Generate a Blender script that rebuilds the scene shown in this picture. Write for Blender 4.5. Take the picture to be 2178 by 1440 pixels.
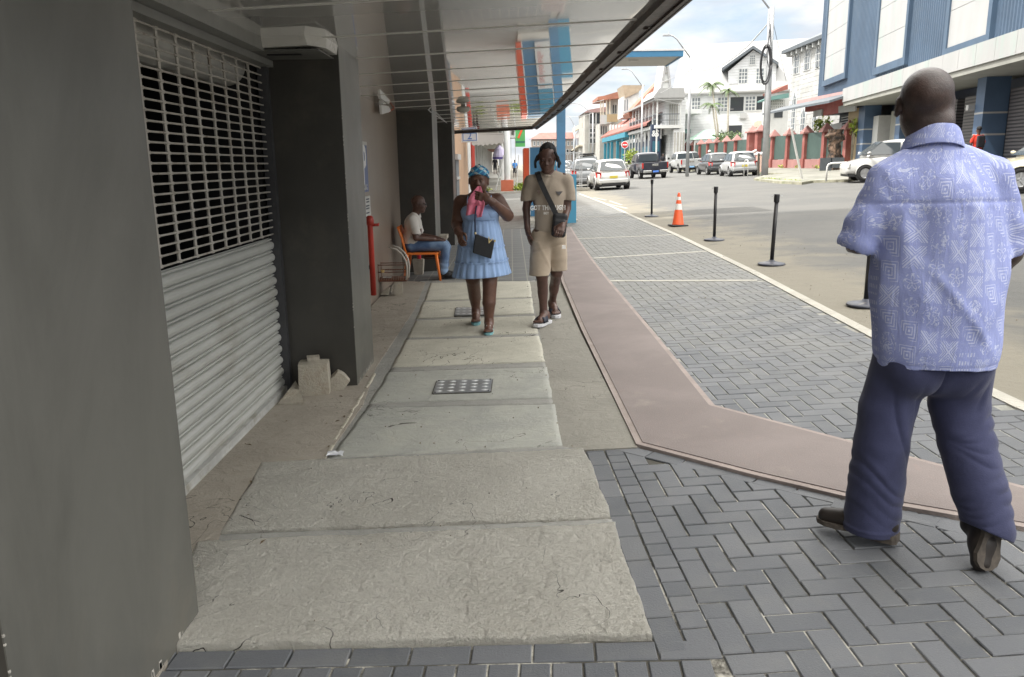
import bpy, math, random
import numpy as np
from mathutils import Vector, Matrix
random.seed(7); rng = np.random.default_rng(11)
SC = bpy.context.scene
for o in list(bpy.data.objects): bpy.data.objects.remove(o)
# ---------------- camera (solved from the photograph) ----------------
FP, CX, CY, CH, K = 1675.0, 1089.0, 720.0, 1.53, 0.042
AX = np.array([0.99991, -0.0009, -0.0133]); AW = np.array([-0.0018, 0.9763, -0.2163])
AW /= np.linalg.norm(AW); AX -= AX.dot(AW)*AW; AX /= np.linalg.norm(AX); AY = np.cross(AX, AW)
AC = np.array([0, 0, CH])
cam = bpy.data.objects.new('camera', bpy.data.cameras.new('camera')); SC.collection.objects.link(cam)
cam.matrix_world = Matrix(((AX[0], AY[0], -AW[0], 0), (AX[1], AY[1], -AW[1], 0), (AX[2], AY[2], -AW[2], CH), (0, 0, 0, 1)))
cam.data.sensor_width = 36; cam.data.lens = FP*36/2178; cam.data.clip_end = 3000; cam.data.clip_start = 0.05
SC.camera = cam
SC.render.resolution_x = 1024; SC.render.resolution_y = 677
# ---------------- light ----------------
SUN_EL, SUN_AZ = math.radians(57), math.radians(7)      # sun stands to the left, slightly behind
sd = Vector((-math.cos(SUN_EL)*math.cos(SUN_AZ), -math.cos(SUN_EL)*math.sin(SUN_AZ), math.sin(SUN_EL)))
w = bpy.data.worlds.new('World'); SC.world = w; w.use_nodes = True
nt = w.node_tree; nt.nodes.clear()
sky = nt.nodes.new('ShaderNodeTexSky'); sky.sky_type = 'NISHITA'; sky.sun_disc = False
sky.sun_elevation = SUN_EL; sky.sun_rotation = math.atan2(sd.x, sd.y); sky.air_density = 1.2; sky.dust_density = 2.0
bg = nt.nodes.new('ShaderNodeBackground'); outw = nt.nodes.new('ShaderNodeOutputWorld')
tc = nt.nodes.new('ShaderNodeTexCoord'); sep = nt.nodes.new('ShaderNodeSeparateXYZ'); nt.links.new(tc.outputs['Generated'], sep.inputs[0])
def wm(op, a, b=None):
    n = nt.nodes.new('ShaderNodeMath'); n.operation = op
    for i, v in enumerate((a, b)):
        if v is None: continue
        if isinstance(v, (int, float)): n.inputs[i].default_value = v
        else: nt.links.new(v, n.inputs[i])
    return n.outputs[0]
zz = wm('MAXIMUM', wm('ADD', sep.outputs[2], 0.22), 0.08)
cv = nt.nodes.new('ShaderNodeCombineXYZ'); nt.links.new(wm('DIVIDE', sep.outputs[0], zz), cv.inputs[0]); nt.links.new(wm('DIVIDE', sep.outputs[1], zz), cv.inputs[1])
nz = nt.nodes.new('ShaderNodeTexNoise'); nz.inputs['Scale'].default_value = 1.6; nz.inputs['Detail'].default_value = 9; nz.inputs['Roughness'].default_value = 0.55; nz.inputs['Distortion'].default_value = 0.25
mpw = nt.nodes.new('ShaderNodeMapping'); mpw.inputs['Location'].default_value = (3.3, 1.7, 0); nt.links.new(cv.outputs[0], mpw.inputs[0]); nt.links.new(mpw.outputs[0], nz.inputs['Vector'])
cr = nt.nodes.new('ShaderNodeValToRGB'); cr.color_ramp.elements[0].position = 0.36; cr.color_ramp.elements[1].position = 0.56; nt.links.new(nz.outputs[0], cr.inputs[0])
nz2 = nt.nodes.new('ShaderNodeTexNoise'); nz2.inputs['Scale'].default_value = 3.1; nz2.inputs['Detail'].default_value = 6; nt.links.new(mpw.outputs[0], nz2.inputs['Vector'])
cc = nt.nodes.new('ShaderNodeMixRGB'); cc.inputs[1].default_value = (3.3, 3.42, 3.65, 1); cc.inputs[2].default_value = (4.8, 4.8, 4.8, 1)
cr2 = nt.nodes.new('ShaderNodeValToRGB'); cr2.color_ramp.elements[0].position = 0.4; cr2.color_ramp.elements[1].position = 0.62; nt.links.new(nz2.outputs[0], cr2.inputs[0]); nt.links.new(cr2.outputs[0], cc.inputs[0])
mx = nt.nodes.new('ShaderNodeMixRGB'); nt.links.new(cr.outputs[0], mx.inputs[0])
vl = nt.nodes.new('ShaderNodeMixRGB'); vl.inputs[0].default_value = 0.72; vl.inputs[2].default_value = (2.55, 3.05, 3.6, 1)   # thin high veil
nt.links.new(sky.outputs[0], vl.inputs[1]); nt.links.new(vl.outputs[0], mx.inputs[1]); nt.links.new(cc.outputs[0], mx.inputs[2]); 
mr = nt.nodes.new('ShaderNodeMapRange'); mr.interpolation_type = 'SMOOTHSTEP'; nt.links.new(sep.outputs[2], mr.inputs[0])   # brightness added overhead, above the view, to fill the shaded foreground
for i_, v_ in ((1, .19), (2, .52), (3, 1.0), (4, 3.6)): mr.inputs[i_].default_value = v_
mu = nt.nodes.new('ShaderNodeVectorMath'); mu.operation = 'SCALE'; nt.links.new(mx.outputs[0], mu.inputs[0]); nt.links.new(mr.outputs[0], mu.inputs['Scale']); 
mz = nt.nodes.new('ShaderNodeMixRGB'); mz.inputs[2].default_value = (15.8, 15.5, 14.8, 1); mr.inputs[4].default_value = 1.0; mr.inputs[3].default_value = 0.0
nt.links.new(mr.outputs[0], mz.inputs[0]); nt.links.new(mx.outputs[0], mz.inputs[1]); nt.links.new(mz.outputs[0], bg.inputs[0])
bg.inputs[1].default_value = 0.10; nt.links.new(bg.outputs[0], outw.inputs[0])
sl = bpy.data.lights.new('sun', 'SUN'); sl.energy = 2.0; sl.angle = math.radians(2.0); sl.color = (1, 0.96, 0.9)
so = bpy.data.objects.new('sun', sl); SC.collection.objects.link(so); so.rotation_euler = sd.to_track_quat('Z', 'Y').to_euler()
SC.view_settings.view_transform = 'Standard'; SC.view_settings.look = 'None'; SC.view_settings.gamma = 1; SC.view_settings.exposure = 1.35
try: SC.cycles.max_bounces = 8; SC.cycles.use_denoising = True
except Exception: pass

# ---------------- helpers ----------------
def ray(x, y): return (x-CX)*AX-(y-CY)*AY+FP*AW
def gz(x): return K*max(-4.0, min(45.0, x))
def G(px, py, h=0.0):                      # ground point (the street has a cross fall) seen at a photo pixel
    d = ray(px, py); t = (h-CH)/(d[2]-K*d[0]); p = AC+d*t; return Vector(p)
def PX(px, py, x): d = ray(px, py); return Vector(AC+d*(x/d[0]))
def PY(px, py, y): d = ray(px, py); return Vector(AC+d*(y/d[1]))
class MB:
    def __init__(s): s.v = []; s.f = []; s.m = []; s.cuts = []
    def add(s, vs, fs, mi=0):
        n = len(s.v); s.cuts.append((n, len(s.f))); s.v += [tuple(v) for v in vs]; s.f += [tuple(i+n for i in f) for f in fs]; s.m += [mi]*len(fs); return s
    def box(s, x0, x1, y0, y1, z0, z1, mi=0, M=None, sx=0.0):
        vs = [Vector((x, y, z+sx*x)) for z in (z0, z1) for y in (y0, y1) for x in (x0, x1)]
        if M is not None: vs = [M @ v for v in vs]
        return s.add(vs, [(0, 2, 3, 1), (4, 5, 7, 6), (0, 1, 5, 4), (2, 6, 7, 3), (0, 4, 6, 2), (1, 3, 7, 5)], mi)
    def prism(s, poly, z0, z1, mi=0, M=None, slope=0.0):     # poly in xy, extruded in z
        n = len(poly); vs = [Vector((p[0], p[1], z0+slope*p[0])) for p in poly]+[Vector((p[0], p[1], z1+slope*p[0])) for p in poly]
        if M is not None: vs = [M @ v for v in vs]
        return s.add(vs, [tuple(range(n))[::-1], tuple(range(n, 2*n))]+[(i, (i+1) % n, n+(i+1) % n, n+i) for i in range(n)], mi)
    def tube(s, pts, r, n=8, mi=0, cap=True):
        pts = [Vector(p) for p in pts]; rs = r if isinstance(r, (list, tuple)) else [r]*len(pts); vs = []; fs = []
        up = None
        for i, p in enumerate(pts):
            t = (pts[min(i+1, len(pts)-1)]-pts[max(i-1, 0)]).normalized()
            if up is None: up = t.orthogonal().normalized()
            up = (up-t*up.dot(t)).normalized(); b = t.cross(up)
            for k in range(n):
                a = 2*math.pi*k/n; vs.append(p+(up*math.cos(a)+b*math.sin(a))*rs[i])
        for i in range(len(pts)-1):
            for k in range(n): fs.append((i*n+k, i*n+(k+1) % n, (i+1)*n+(k+1) % n, (i+1)*n+k))
        if cap: fs.append(tuple(range(n))[::-1]); fs.append(tuple(range((len(pts)-1)*n, len(pts)*n)))
        return s.add(vs, fs, mi)
    def lathe(s, prof, c=(0, 0, 0), n=20, mi=0, M=None):      # prof [(r,z)]
        vs = []; fs = []
        for r, z in prof:
            for k in range(n):
                a = 2*math.pi*k/n; v = Vector((c[0]+r*math.cos(a), c[1]+r*math.sin(a), c[2]+z)); vs.append(M @ v if M is not None else v)
        for i in range(len(prof)-1):
            for k in range(n): fs.append((i*n+k, i*n+(k+1) % n, (i+1)*n+(k+1) % n, (i+1)*n+k))
        fs.append(tuple(range(n))[::-1]); fs.append(tuple(range((len(prof)-1)*n, len(prof)*n)))
        return s.add(vs, fs, mi)
    def loft(s, rings, mi=0, cap=True):
        n = len(rings[0]); vs = [v for r in rings for v in r]; fs = []
        for i in range(len(rings)-1):
            for k in range(n): fs.append((i*n+k, i*n+(k+1) % n, (i+1)*n+(k+1) % n, (i+1)*n+k))
        if cap: fs.append(tuple(range(n))[::-1]); fs.append(tuple(range((len(rings)-1)*n, len(rings)*n)))
        return s.add(vs, fs, mi)
    def build(s, name, mats, parent=None, smooth=False, bevel=0, sub=0, solid=0, loc=None):
        me = bpy.data.meshes.new(name); me.from_pydata(s.v, [], s.f)
        if not isinstance(mats, (list, tuple)): mats = [mats]
        for m in mats: me.materials.append(m)
        if len(mats) > 1: me.polygons.foreach_set('material_index', s.m)
        if smooth: me.polygons.foreach_set('use_smooth', [True]*len(me.polygons))
        me.update(); o = bpy.data.objects.new(name, me); SC.collection.objects.link(o)
        if parent is not None: o.parent = parent
        if loc is not None: o.location = loc
        if solid: q = o.modifiers.new('s', 'SOLIDIFY'); q.thickness = solid; q.offset = 0
        if bevel: q = o.modifiers.new('b', 'BEVEL'); q.width = bevel; q.segments = 2; q.limit_method = 'ANGLE'
        if sub: q = o.modifiers.new('u', 'SUBSURF'); q.levels = sub; q.render_levels = sub
        return o
def split(mb, name, m, par=None, **k):      # one object per piece that was added
    out = []; cuts = mb.cuts+[(len(mb.v), len(mb.f))]
    for (v0, f0), (v1, f1) in zip(cuts, cuts[1:]):
        q = MB(); q.v = mb.v[v0:v1]; q.f = [tuple(i-v0 for i in f) for f in mb.f[f0:f1]]; q.m = mb.m[f0:f1]; out.append(q.build(name, m, par, **k))
    return out
def tag(o, label=None, cat=None, group=None, kind=None):
    if label: o['label'] = label
    if cat: o['category'] = cat
    if group: o['group'] = group
    if kind: o['kind'] = kind
    return o
def thing(name, label, cat, loc=(0, 0, 0), rz=0, group=None):
    o = bpy.data.objects.new(name, None); SC.collection.objects.link(o); o.location = loc; o.rotation_euler = (0, 0, rz)
    o.empty_display_size = 0.1
    return tag(o, label, cat, group)
def copy_thing(src, loc, rz, label, rx=None):
    kids = {}
    for o in bpy.data.objects:
        if o.parent is not None: kids.setdefault(o.parent.name, []).append(o)
    def rec(o, par):
        c = o.copy(); SC.collection.objects.link(c); c.parent = par
        for ch in kids.get(o.name, []): rec(ch, c)
        return c
    r = rec(src, None); r.location = loc; r.rotation_euler = (0, rx or 0, rz); r['label'] = label
    return r
# ---- node expression helper ----
class X:
    T = None
    def __init__(s, o): s.o = o
    @staticmethod
    def n(op, *a, clamp=False):
        n = X.T.nodes.new('ShaderNodeMath'); n.operation = op; n.use_clamp = clamp
        for i, v in enumerate(a):
            if isinstance(v, X): X.T.links.new(v.o, n.inputs[i])
            else: n.inputs[i].default_value = v
        return X(n.outputs[0])
    def __add__(s, b): return X.n('ADD', s, b)
    __radd__ = __add__
    def __sub__(s, b): return X.n('SUBTRACT', s, b)
    def __rsub__(s, b): return X.n('SUBTRACT', b, s)
    def __mul__(s, b): return X.n('MULTIPLY', s, b)
    __rmul__ = __mul__
    def __truediv__(s, b): return X.n('DIVIDE', s, b)
    def lt(s, b): return X.n('LESS_THAN', s, b)
    def gt(s, b): return X.n('GREATER_THAN', s, b)
    def abs(s): return X.n('ABSOLUTE', s)
    def fr(s): return X.n('FRACT', s)
    def fl(s): return X.n('FLOOR', s)
    def sin(s): return X.n('SINE', s)
    def sqrt(s): return X.n('SQRT', s)
    def mod(s, b): return X.n('FLOORED_MODULO', s, b)
    def ss(s, a, b):
        n = X.T.nodes.new('ShaderNodeMapRange'); n.interpolation_type = 'SMOOTHSTEP'
        X.T.links.new(s.o, n.inputs[0]); n.inputs[1].default_value = a; n.inputs[2].default_value = b; return X(n.outputs[0])
def xmin(a, b): return X.n('MINIMUM', a, b)
def xmax(a, b): return X.n('MAXIMUM', a, b)
def newmat(name, col, rough=0.6, spec=0.5, metal=0.0):
    m = bpy.data.materials.new(name); m.use_nodes = True; b = m.node_tree.nodes['Principled BSDF']
    b.inputs['Base Color'].default_value = (*col, 1); b.inputs['Roughness'].default_value = rough; b.inputs['Metallic'].default_value = metal
    b.inputs['Specular IOR Level'].default_value = spec; m.diffuse_color = (*col, 1)
    return m
def crd(kind='Object'):
    n = X.T.nodes.new('ShaderNodeTexCoord'); return n.outputs[kind]
def geo(k='Position'):
    n = X.T.nodes.new('ShaderNodeNewGeometry'); return n.outputs[k]
def sepv(v):
    n = X.T.nodes.new('ShaderNodeSeparateXYZ'); X.T.links.new(v, n.inputs[0]); return X(n.outputs[0]), X(n.outputs[1]), X(n.outputs[2])
def comb(x, y, z=0.0):
    n = X.T.nodes.new('ShaderNodeCombineXYZ')
    for i, v in enumerate((x, y, z)):
        if isinstance(v, X): X.T.links.new(v.o, n.inputs[i])
        else: n.inputs[i].default_value = v
    return n.outputs[0]
def noise(v, scale, detail=4, rough=0.5, dist=0.0, stretch=None):
    if stretch:
        mp = X.T.nodes.new('ShaderNodeMapping'); mp.inputs['Scale'].default_value = stretch; X.T.links.new(v, mp.inputs[0]); v = mp.outputs[0]
    n = X.T.nodes.new('ShaderNodeTexNoise'); n.inputs['Scale'].default_value = scale; n.inputs['Detail'].default_value = detail
    n.inputs['Roughness'].default_value = rough; n.inputs['Distortion'].default_value = dist; X.T.links.new(v, n.inputs['Vector']); return X(n.outputs[0])
def mixc(f, a, b):
    n = X.T.nodes.new('ShaderNodeMixRGB')
    if isinstance(f, X): X.T.links.new(f.o, n.inputs[0])
    else: n.inputs[0].default_value = f
    for i, c in ((1, a), (2, b)):
        if isinstance(c, tuple): n.inputs[i].default_value = (*c, 1)
        else: X.T.links.new(c, n.inputs[i])
    return n.outputs[0]
def setc(m, c): m.node_tree.links.new(c, m.node_tree.nodes['Principled BSDF'].inputs['Base Color'])
def setr(m, x): m.node_tree.links.new(x.o, m.node_tree.nodes['Principled BSDF'].inputs['Roughness'])
def bump(m, x, dist=0.01, strength=1.0):
    n = m.node_tree.nodes.new('ShaderNodeBump'); n.inputs['Distance'].default_value = dist; n.inputs['Strength'].default_value = strength
    b = m.node_tree.nodes['Principled BSDF']
    if b.inputs['Normal'].links: m.node_tree.links.new(b.inputs['Normal'].links[0].from_socket, n.inputs['Normal'])
    m.node_tree.links.new(x.o, n.inputs['Height']); m.node_tree.links.new(n.outputs[0], b.inputs['Normal'])
def mat(name, col, rough=0.6, var=0.15, scale=4.0, bmp=0.0, bscale=60.0, spec=0.5, metal=0.0, dirt=None, dscale=1.5, stretch=None):
    """painted / plain surface: colour varies a little, optional dirt and bump"""
    m = newmat(name, col, rough, spec, metal); X.T = m.node_tree; v = geo()
    a = tuple(max(0, c*(1-var)) for c in col); b = tuple(min(1, c*(1+var)) for c in col)
    c = mixc(noise(v, scale, 5, 0.6, stretch=stretch).ss(0.3, 0.7), a, b)
    if dirt is not None: c = mixc(noise(v, dscale, 6, 0.65, stretch=stretch).ss(0.5, 0.72)*0.7, c, dirt)
    setc(m, c)
    if var > 0: setr(m, noise(v, scale*3, 3)*0.2+(rough-0.1))
    if bmp: bump(m, noise(v, bscale, 4, 0.6), bmp)
    return m
# ---------------- ground ----------------
def struct(o): o['kind'] = 'structure'; return o
m_ground = mat('dusty_ground', (.20, .185, .155), .95, .25, .4, .01, 40)
# asphalt with a dusty, sandy left margin
m_road = newmat('asphalt', (.2, .19, .18), .9); X.T = m_road.node_tree; v = geo(); x, y, z = sepv(v)
c = mixc(noise(v, 0.5, 6, .6).ss(.35, .65), (.115, .115, .11), (.143, .14, .131))
c = mixc(noise(v, 70, 3, .7).ss(.35, .7)*0.35, c, (.07, .07, .066))
sand = (noise(v, 1.1, 7, .62, .4)*0.9+((x-3.3)*(-0.24)+0.46)).ss(.50, .84)
c = mixc(sand*0.85, c, (.225, .205, .16))
c = mixc(noise(v, 0.9, 5, .6, .3, (1, .25, 1)).ss(.58, .75)*0.45, c, (.195, .18, .145))
c = mixc(noise(v, 2.3, 4, .6, 1.2).ss(.66, .7)*0.5, c, (.10, .098, .092))
setc(m_road, c); bump(m_road, noise(v, 90, 5, .7), .006); bump(m_road, noise(v, 4, 4, .6), .02)
def conc(name, ca, cb, stain, rough_bump, bs=55, streak=0.5):
    m = newmat(name, ca, .92, .25); X.T = m.node_tree; v = geo()
    c = mixc(noise(v, 2.2, 6, .65, .5).ss(.32, .68), ca, cb)
    c = mixc(noise(v, 6.5, 7, .7, .8).ss(.55, .75)*streak, c, stain)
    c = mixc(noise(v, 160, 2, .6).ss(.62, .75)*0.6, c, tuple(q*.55 for q in ca))
    c = mixc(noise(v, 19, 8, .75, 1.5).ss(.6, .72)*0.35, c, tuple(min(1, q*1.3) for q in cb))
    c = mixc(((noise(v, 1.7, 3, .5, 2.2)-.5).abs()).lt(.0035)*noise(v, 1.1, 2).ss(.5, .6), c, (.06, .055, .045))
    setc(m, c)
    if rough_bump > .01: setc(m, mixc(noise(v, 62, 5, .8, .3, (1, .7, 1)).ss(.58, .68)*.40, mixc(noise(v, 34, 5, .75, .4, (1, .6, 1)).ss(.60, .72)*.35, c, (.32, .30, .24)), (.28, .26, .21)))  # pit shade put into the colour, for stronger contrast in the relief
    if rough_bump: bump(m, noise(v, bs, 6, .72, .6), rough_bump)
    if rough_bump > .01: bump(m, noise(v, 30, 6, .75, .35, (1, .6, 1)).ss(.32, .66), .020, .9); bump(m, noise(v, 85, 4, .75, .3).ss(.38, .62), .010, .9)
    bump(m, noise(v, 9, 6, .7, 1.0), .012)
    return m
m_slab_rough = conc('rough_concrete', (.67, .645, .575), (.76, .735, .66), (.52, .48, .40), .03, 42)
m_slab_grey = conc('smooth_grey_concrete', (.31, .315, .29), (.38, .38, .34), (.45, .43, .37), .004, 60)
m_slab_mid = conc('worn_concrete', (.44, .425, .36), (.52, .50, .425), (.34, .32, .26), .009, 52)
m_brown = conc('brown_stained_concrete', (.29, .262, .222), (.35, .318, .27), (.20, .168, .13), .003, 50)
m_side = conc('walkway_concrete', (.235, .225, .197), (.28, .266, .232), (.19, .177, .15), .004, 60)
m_mortar = conc('grey_mortar', (.26, .258, .24), (.32, .315, .29), (.16, .155, .135), .006, 50)
m_white_strip = conc('pale_concrete_strip', (.40, .385, .34), (.48, .46, .41), (.28, .26, .21), .004, 50)
m_pink = newmat('pink_screed', (.36, .25, .22), .85, .3); X.T = m_pink.node_tree; v = geo()
c = mixc(noise(v, 1.4, 5, .6, .4).ss(.3, .7), (.190, .162, .153), (.232, .199, .188)); c = mixc(noise(v, 40, 5, .7, 0, (1, .3, 1)).ss(.55, .8)*.4, c, (.28, .2, .17))
c = mixc(noise(v, 3, 6, .6).ss(.6, .8)*.4, c, (.36, .33, .27)); setc(m_pink, c); bump(m_pink, noise(v, 120, 4, .7), .003)
m_pinkedge = mat('pale_pink_border', (.29, .243, .222), .9, .12, 5, .004, 80)
m_paver = newmat('charcoal_paver', (.1, .105, .115), .62, .4); X.T = m_paver.node_tree; v = geo()
ri = X(geo('Random Per Island'))
c = mixc(ri, (.088, .094, .104), (.125, .13, .140)); c = mixc(noise(v, 5, 6, .65).ss(.45, .8)*.4, c, (.165, .165, .155)); c = mixc(noise(v, 260, 2).ss(.66, .76)*.5, c, (.26, .26, .25))
x, y, z = sepv(v)
c = mixc(((noise(v, 1.3, 7, .65, .6)-.5)*1.6+(y-2.6)*.11).ss(.1, 1.0)*.70, c, (.178, .175, .155))      # dust drifted over the farther bays
setc(m_paver, c); bump(m_paver, noise(v, 140, 4, .7), .0025); setr(m_paver, noise(v, 4, 4)*.3+.42)
m_sandjoint = mat('sandy_joint', (.50, .48, .42), .95, .15, 6, .01, 60, dirt=(.07, .066, .055), dscale=3.2); X.T = m_sandjoint.node_tree; v = geo(); setc(m_sandjoint, mixc(noise(v, 3.4, 6, .7, .5).ss(.46, .60), (.075, .07, .058), (.46, .44, .385)))
m_darkjoint = mat('dark_joint', (.15, .14, .115), .95, .6, 5, .02, 60)

def noise2(x, y, f, seed=0):        # value noise for real relief
    r = np.random.default_rng(seed).random((64, 64)); X_ = np.asarray(x)*f; Y_ = np.asarray(y)*f
    i = np.floor(X_).astype(int); j = np.floor(Y_).astype(int); a = X_-i; b = Y_-j; a = a*a*(3-2*a); b = b*b*(3-2*b)
    q = lambda p, s: r[p % 64, s % 64]
    return (q(i, j)*(1-a)+q(i+1, j)*a)*(1-b)+(q(i, j+1)*(1-a)+q(i+1, j+1)*a)*b
def fbm(x, y, f, o=4, seed=0): return sum(noise2(x, y, f*2**k, seed+k)*0.5**k for k in range(o))/sum(.5**k for k in range(o))
def poly_sheet(name, pts, z, thick, m, parent=None):
    mb = MB(); mb.prism([(p[0], p[1]) for p in pts], z-thick, z, slope=K); return mb.build(name, m, parent)
def slab(name, bl, br, tr, tl, z, m, amp=.004, step=.02, jag=.012, seed=1, thick=.05):
    P = [G(*p) for p in (bl, br, tr, tl)]
    nu = max(6, int((P[1]-P[0]).length/step)); nv = max(6, int((P[3]-P[0]).length/step))
    u, v = np.meshgrid(np.linspace(0, 1, nu), np.linspace(0, 1, nv))
    p = [np.array(q) for q in P]
    xy = ((1-u)*(1-v))[..., None]*p[0]+(u*(1-v))[..., None]*p[1]+(u*v)[..., None]*p[2]+((1-u)*v)[..., None]*p[3]
    ed = np.maximum(np.abs(u-.5), np.abs(v-.5))*2; X_, Y_ = xy[..., 0], xy[..., 1]
    jx = (fbm(X_, Y_, 5, 4, seed)-.5)*2*jag*(ed > .9); jy = (fbm(X_, Y_, 5, 4, seed+9)-.5)*2*jag*(ed > .9)
    X_ = X_+jx; Y_ = Y_+jy
    Z = K*X_+z+(fbm(X_, Y_, 7, 5, seed+3)-.5)*2*amp+(0 if step > .013 else (.0034*np.clip(np.abs(fbm(X_*1.0, Y_*1.6, 24, 3, seed+20)-.5)*5-.35, -.35, .6)*(.35+1.1*np.clip(fbm(X_, Y_, 2.2, 2, seed+31)*2-.6, 0, 1))))-np.clip(ed-.99, 0, 1)*.5
    Z -= (np.abs(noise2(X_*1.3, Y_, 11, seed+5)-.5) < .02)*amp*.8
    vs = np.stack([X_, Y_, Z], -1).reshape(-1, 3); fs = []
    idx = np.arange(nu*nv).reshape(nv, nu)
    fs = np.stack([idx[:-1, :-1], idx[:-1, 1:], idx[1:, 1:], idx[1:, :-1]], -1).reshape(-1, 4).tolist()
    rim = list(idx[0, :])+list(idx[1:, -1])+list(idx[-1, -2::-1])+list(idx[-2:0:-1, 0])
    n = len(vs); low = vs[rim].copy(); low[:, 2] -= thick; k = len(rim)
    fs += [(rim[i], n+i, n+(i+1) % k, rim[(i+1) % k]) for i in range(k)]
    mb = MB(); mb.add(np.vstack([vs, low]).tolist(), fs); return struct(mb.build(name, m, smooth=True))
# base ground, flat beyond the street's cross fall
mb = MB(); xs = [-900, -4, 45, 900]; ys = [-60, 260, 1500]
mb.add([(x, y, gz(x)-.06) for y in ys for x in xs], [(j*4+i, j*4+i+1, (j+1)*4+i+1, (j+1)*4+i) for j in range(2) for i in range(3)]); struct(mb.build('ground', m_ground))
mb = MB(); xs = [3.2, 45]; mb.add([(2.2, -30, gz(2.2)-.03), (40, -30, gz(40)-.022), (40, 44, gz(40)-.022), (16.9, 47, gz(16.9)-.022), (16.9, 420, gz(16.9)-.022), (3.4, 420, gz(3.4)-.022), (3.3, 20, gz(3.3)-.022)], [(0, 1, 2, 3, 4, 5, 6)]); struct(mb.build('road', m_road))
# walkway base under the arcade
poly = [(-1.75, 0.3), (0.42, 0.3), (0.42, 2.3), (.9, 4.0), (1.3, 19.0), (1.3, 42), (-1.75, 42)]
struct(poly_sheet('walkway', poly, -.032, .03, m_side))
struct(poly_sheet('pavement', [(-1.25, 4.05), (.3, 4.05), (.3, 11.0), (-1.3, 11.0)], -.0075, .02, m_mortar))
# concrete infill right of the slabs (raised to slab level)
pp = [G(1190, 957), G(1356, 949), G(1235, 706), G(1187, 600), G(1125, 598), G(1150, 712)]
struct(poly_sheet('pavement', pp, -.006, .04, m_side))
# stained floor before the shutters
pp = [(-1.66, .4), (-1.05, .4), G(430, 1280), G(470, 1130), G(556, 985), G(690, 975), G(772, 860), G(800, 780), G(880, 660), G(905, 600), (-1.66, 11.2)]
struct(poly_sheet('pavement', [(p[0], p[1]) for p in pp], -.001, .03, m_brown))
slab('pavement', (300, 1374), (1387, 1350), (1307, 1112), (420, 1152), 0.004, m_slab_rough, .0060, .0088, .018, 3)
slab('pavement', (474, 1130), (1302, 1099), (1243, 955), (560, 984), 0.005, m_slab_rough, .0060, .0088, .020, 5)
slab('pavement', (700, 973), (1196, 947), (1180, 858), (779, 866), 0.000, m_slab_grey, .002, .03, .01, 7)
slab('pavement', (786, 856), (1175, 845), (1163, 780), (826, 790), 0.001, m_slab_grey, .002, .03, .012, 8)
slab('pavement', (832, 780), (1160, 768), (1147, 714), (862, 722), 0.002, m_slab_mid, .004, .03, .012, 9)
slab('pavement', (866, 717), (1145, 708), (1138, 670), (884, 681), 0.000, m_slab_mid, .003, .03, .01, 10)
slab('pavement', (886, 677), (1137, 666), (1132, 634), (900, 642), 0.001, m_slab_mid, .003, .03, .01, 12)
slab('pavement', (902, 639), (1131, 631), (1127, 597), (916, 601), 0.000, m_slab_mid, .003, .03, .01, 13)
slab('pavement', (412, 1156), (1306, 1112), (1303, 1101), (470, 1133), -.003, m_mortar, .003, .02, .006, 21, .03)
for i, (a, b, c_, d) in enumerate([((560, 985), (1243, 955), (1196, 947), (690, 974)), ((779, 866), (1181, 858), (1175, 846), (786, 857)), ((826, 790), (1164, 780), (1160, 769), (832, 781)), ((862, 722), (1147, 714), (1145, 709), (866, 718))]):
    slab('pavement', a, b, c_, d, -.002, m_mortar, .002, .04, .004, 30+i, .02)
# light mortar edge left of the grey slab
pts = [G(690, 974).lerp(G(797, 795), i/18)+Vector((rng.normal(0, .004), 0, 0)) for i in range(19)]
mb = MB()
for a, b in zip(pts, pts[1:]):
    d = (b-a).normalized(); q = Vector((d.y, -d.x, 0))*.009; j1, j2 = rng.normal(0, .003), rng.normal(0, .003); mb.prism([a-q, a+q, b+q*(1+j1*40), b-q], -.03, .004+j2, slope=K)
struct(mb.build('pavement', conc('pale_mortar', (.42, .39, .32), (.50, .465, .39), (.27, .24, .19), .006), bevel=.004))
# pink band with a paler border
L = [(1353, 945), (1290, 812), (1235, 697), (1195, 600), (1180, 530), (1172, 490)]
R = [(1520, 862), (1440, 765), (1362, 672), (1300, 600), (1262, 553), (1228, 505), (1214, 482)]
Lg = [G(*p) for p in L]; Rg = [G(*p) for p in R]
RR = [G(2178, 1035), G(2400, 1077)]; LL = [G(1600, 1010), G(1800, 1057), G(2178, 1122), G(2400, 1165)]
LL.append(LL[-1]+(LL[-1]-LL[-2])*((3.12-LL[-1].x)/(LL[-1].x-LL[-2].x))); RR.append(RR[-1]+(RR[-1]-RR[-2])*((3.12-RR[-1].x)/(RR[-1].x-RR[-2].x)))
poly = [(p.x, p.y) for p in (LL[::-1]+Lg+Rg[::-1]+RR)]
cxy = poly
struct(poly_sheet('pink_path', poly, .003, .06, m_pinkedge))
def inset(pl, d):
    out = []; n = len(pl)
    for i in range(n):
        a, b, c_ = Vector(pl[i-1]), Vector(pl[i]), Vector(pl[(i+1) % n]); e1 = (b-a).normalized(); e2 = (c_-b).normalized()
        n1 = Vector((-e1.y, e1.x)); n2 = Vector((-e2.y, e2.x)); m_ = (n1+n2); m_ = m_/max(.3, m_.length_squared)*2; out.append(b+m_*d*.5*2/2)
    return out
area = sum(poly[i-1][0]*poly[i][1]-poly[i][0]*poly[i-1][1] for i in range(len(poly)))
ins = inset(poly, .075 if area > 0 else -.075)
struct(poly_sheet('pink_path', ins, .0075, .01, m_pink))
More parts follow.
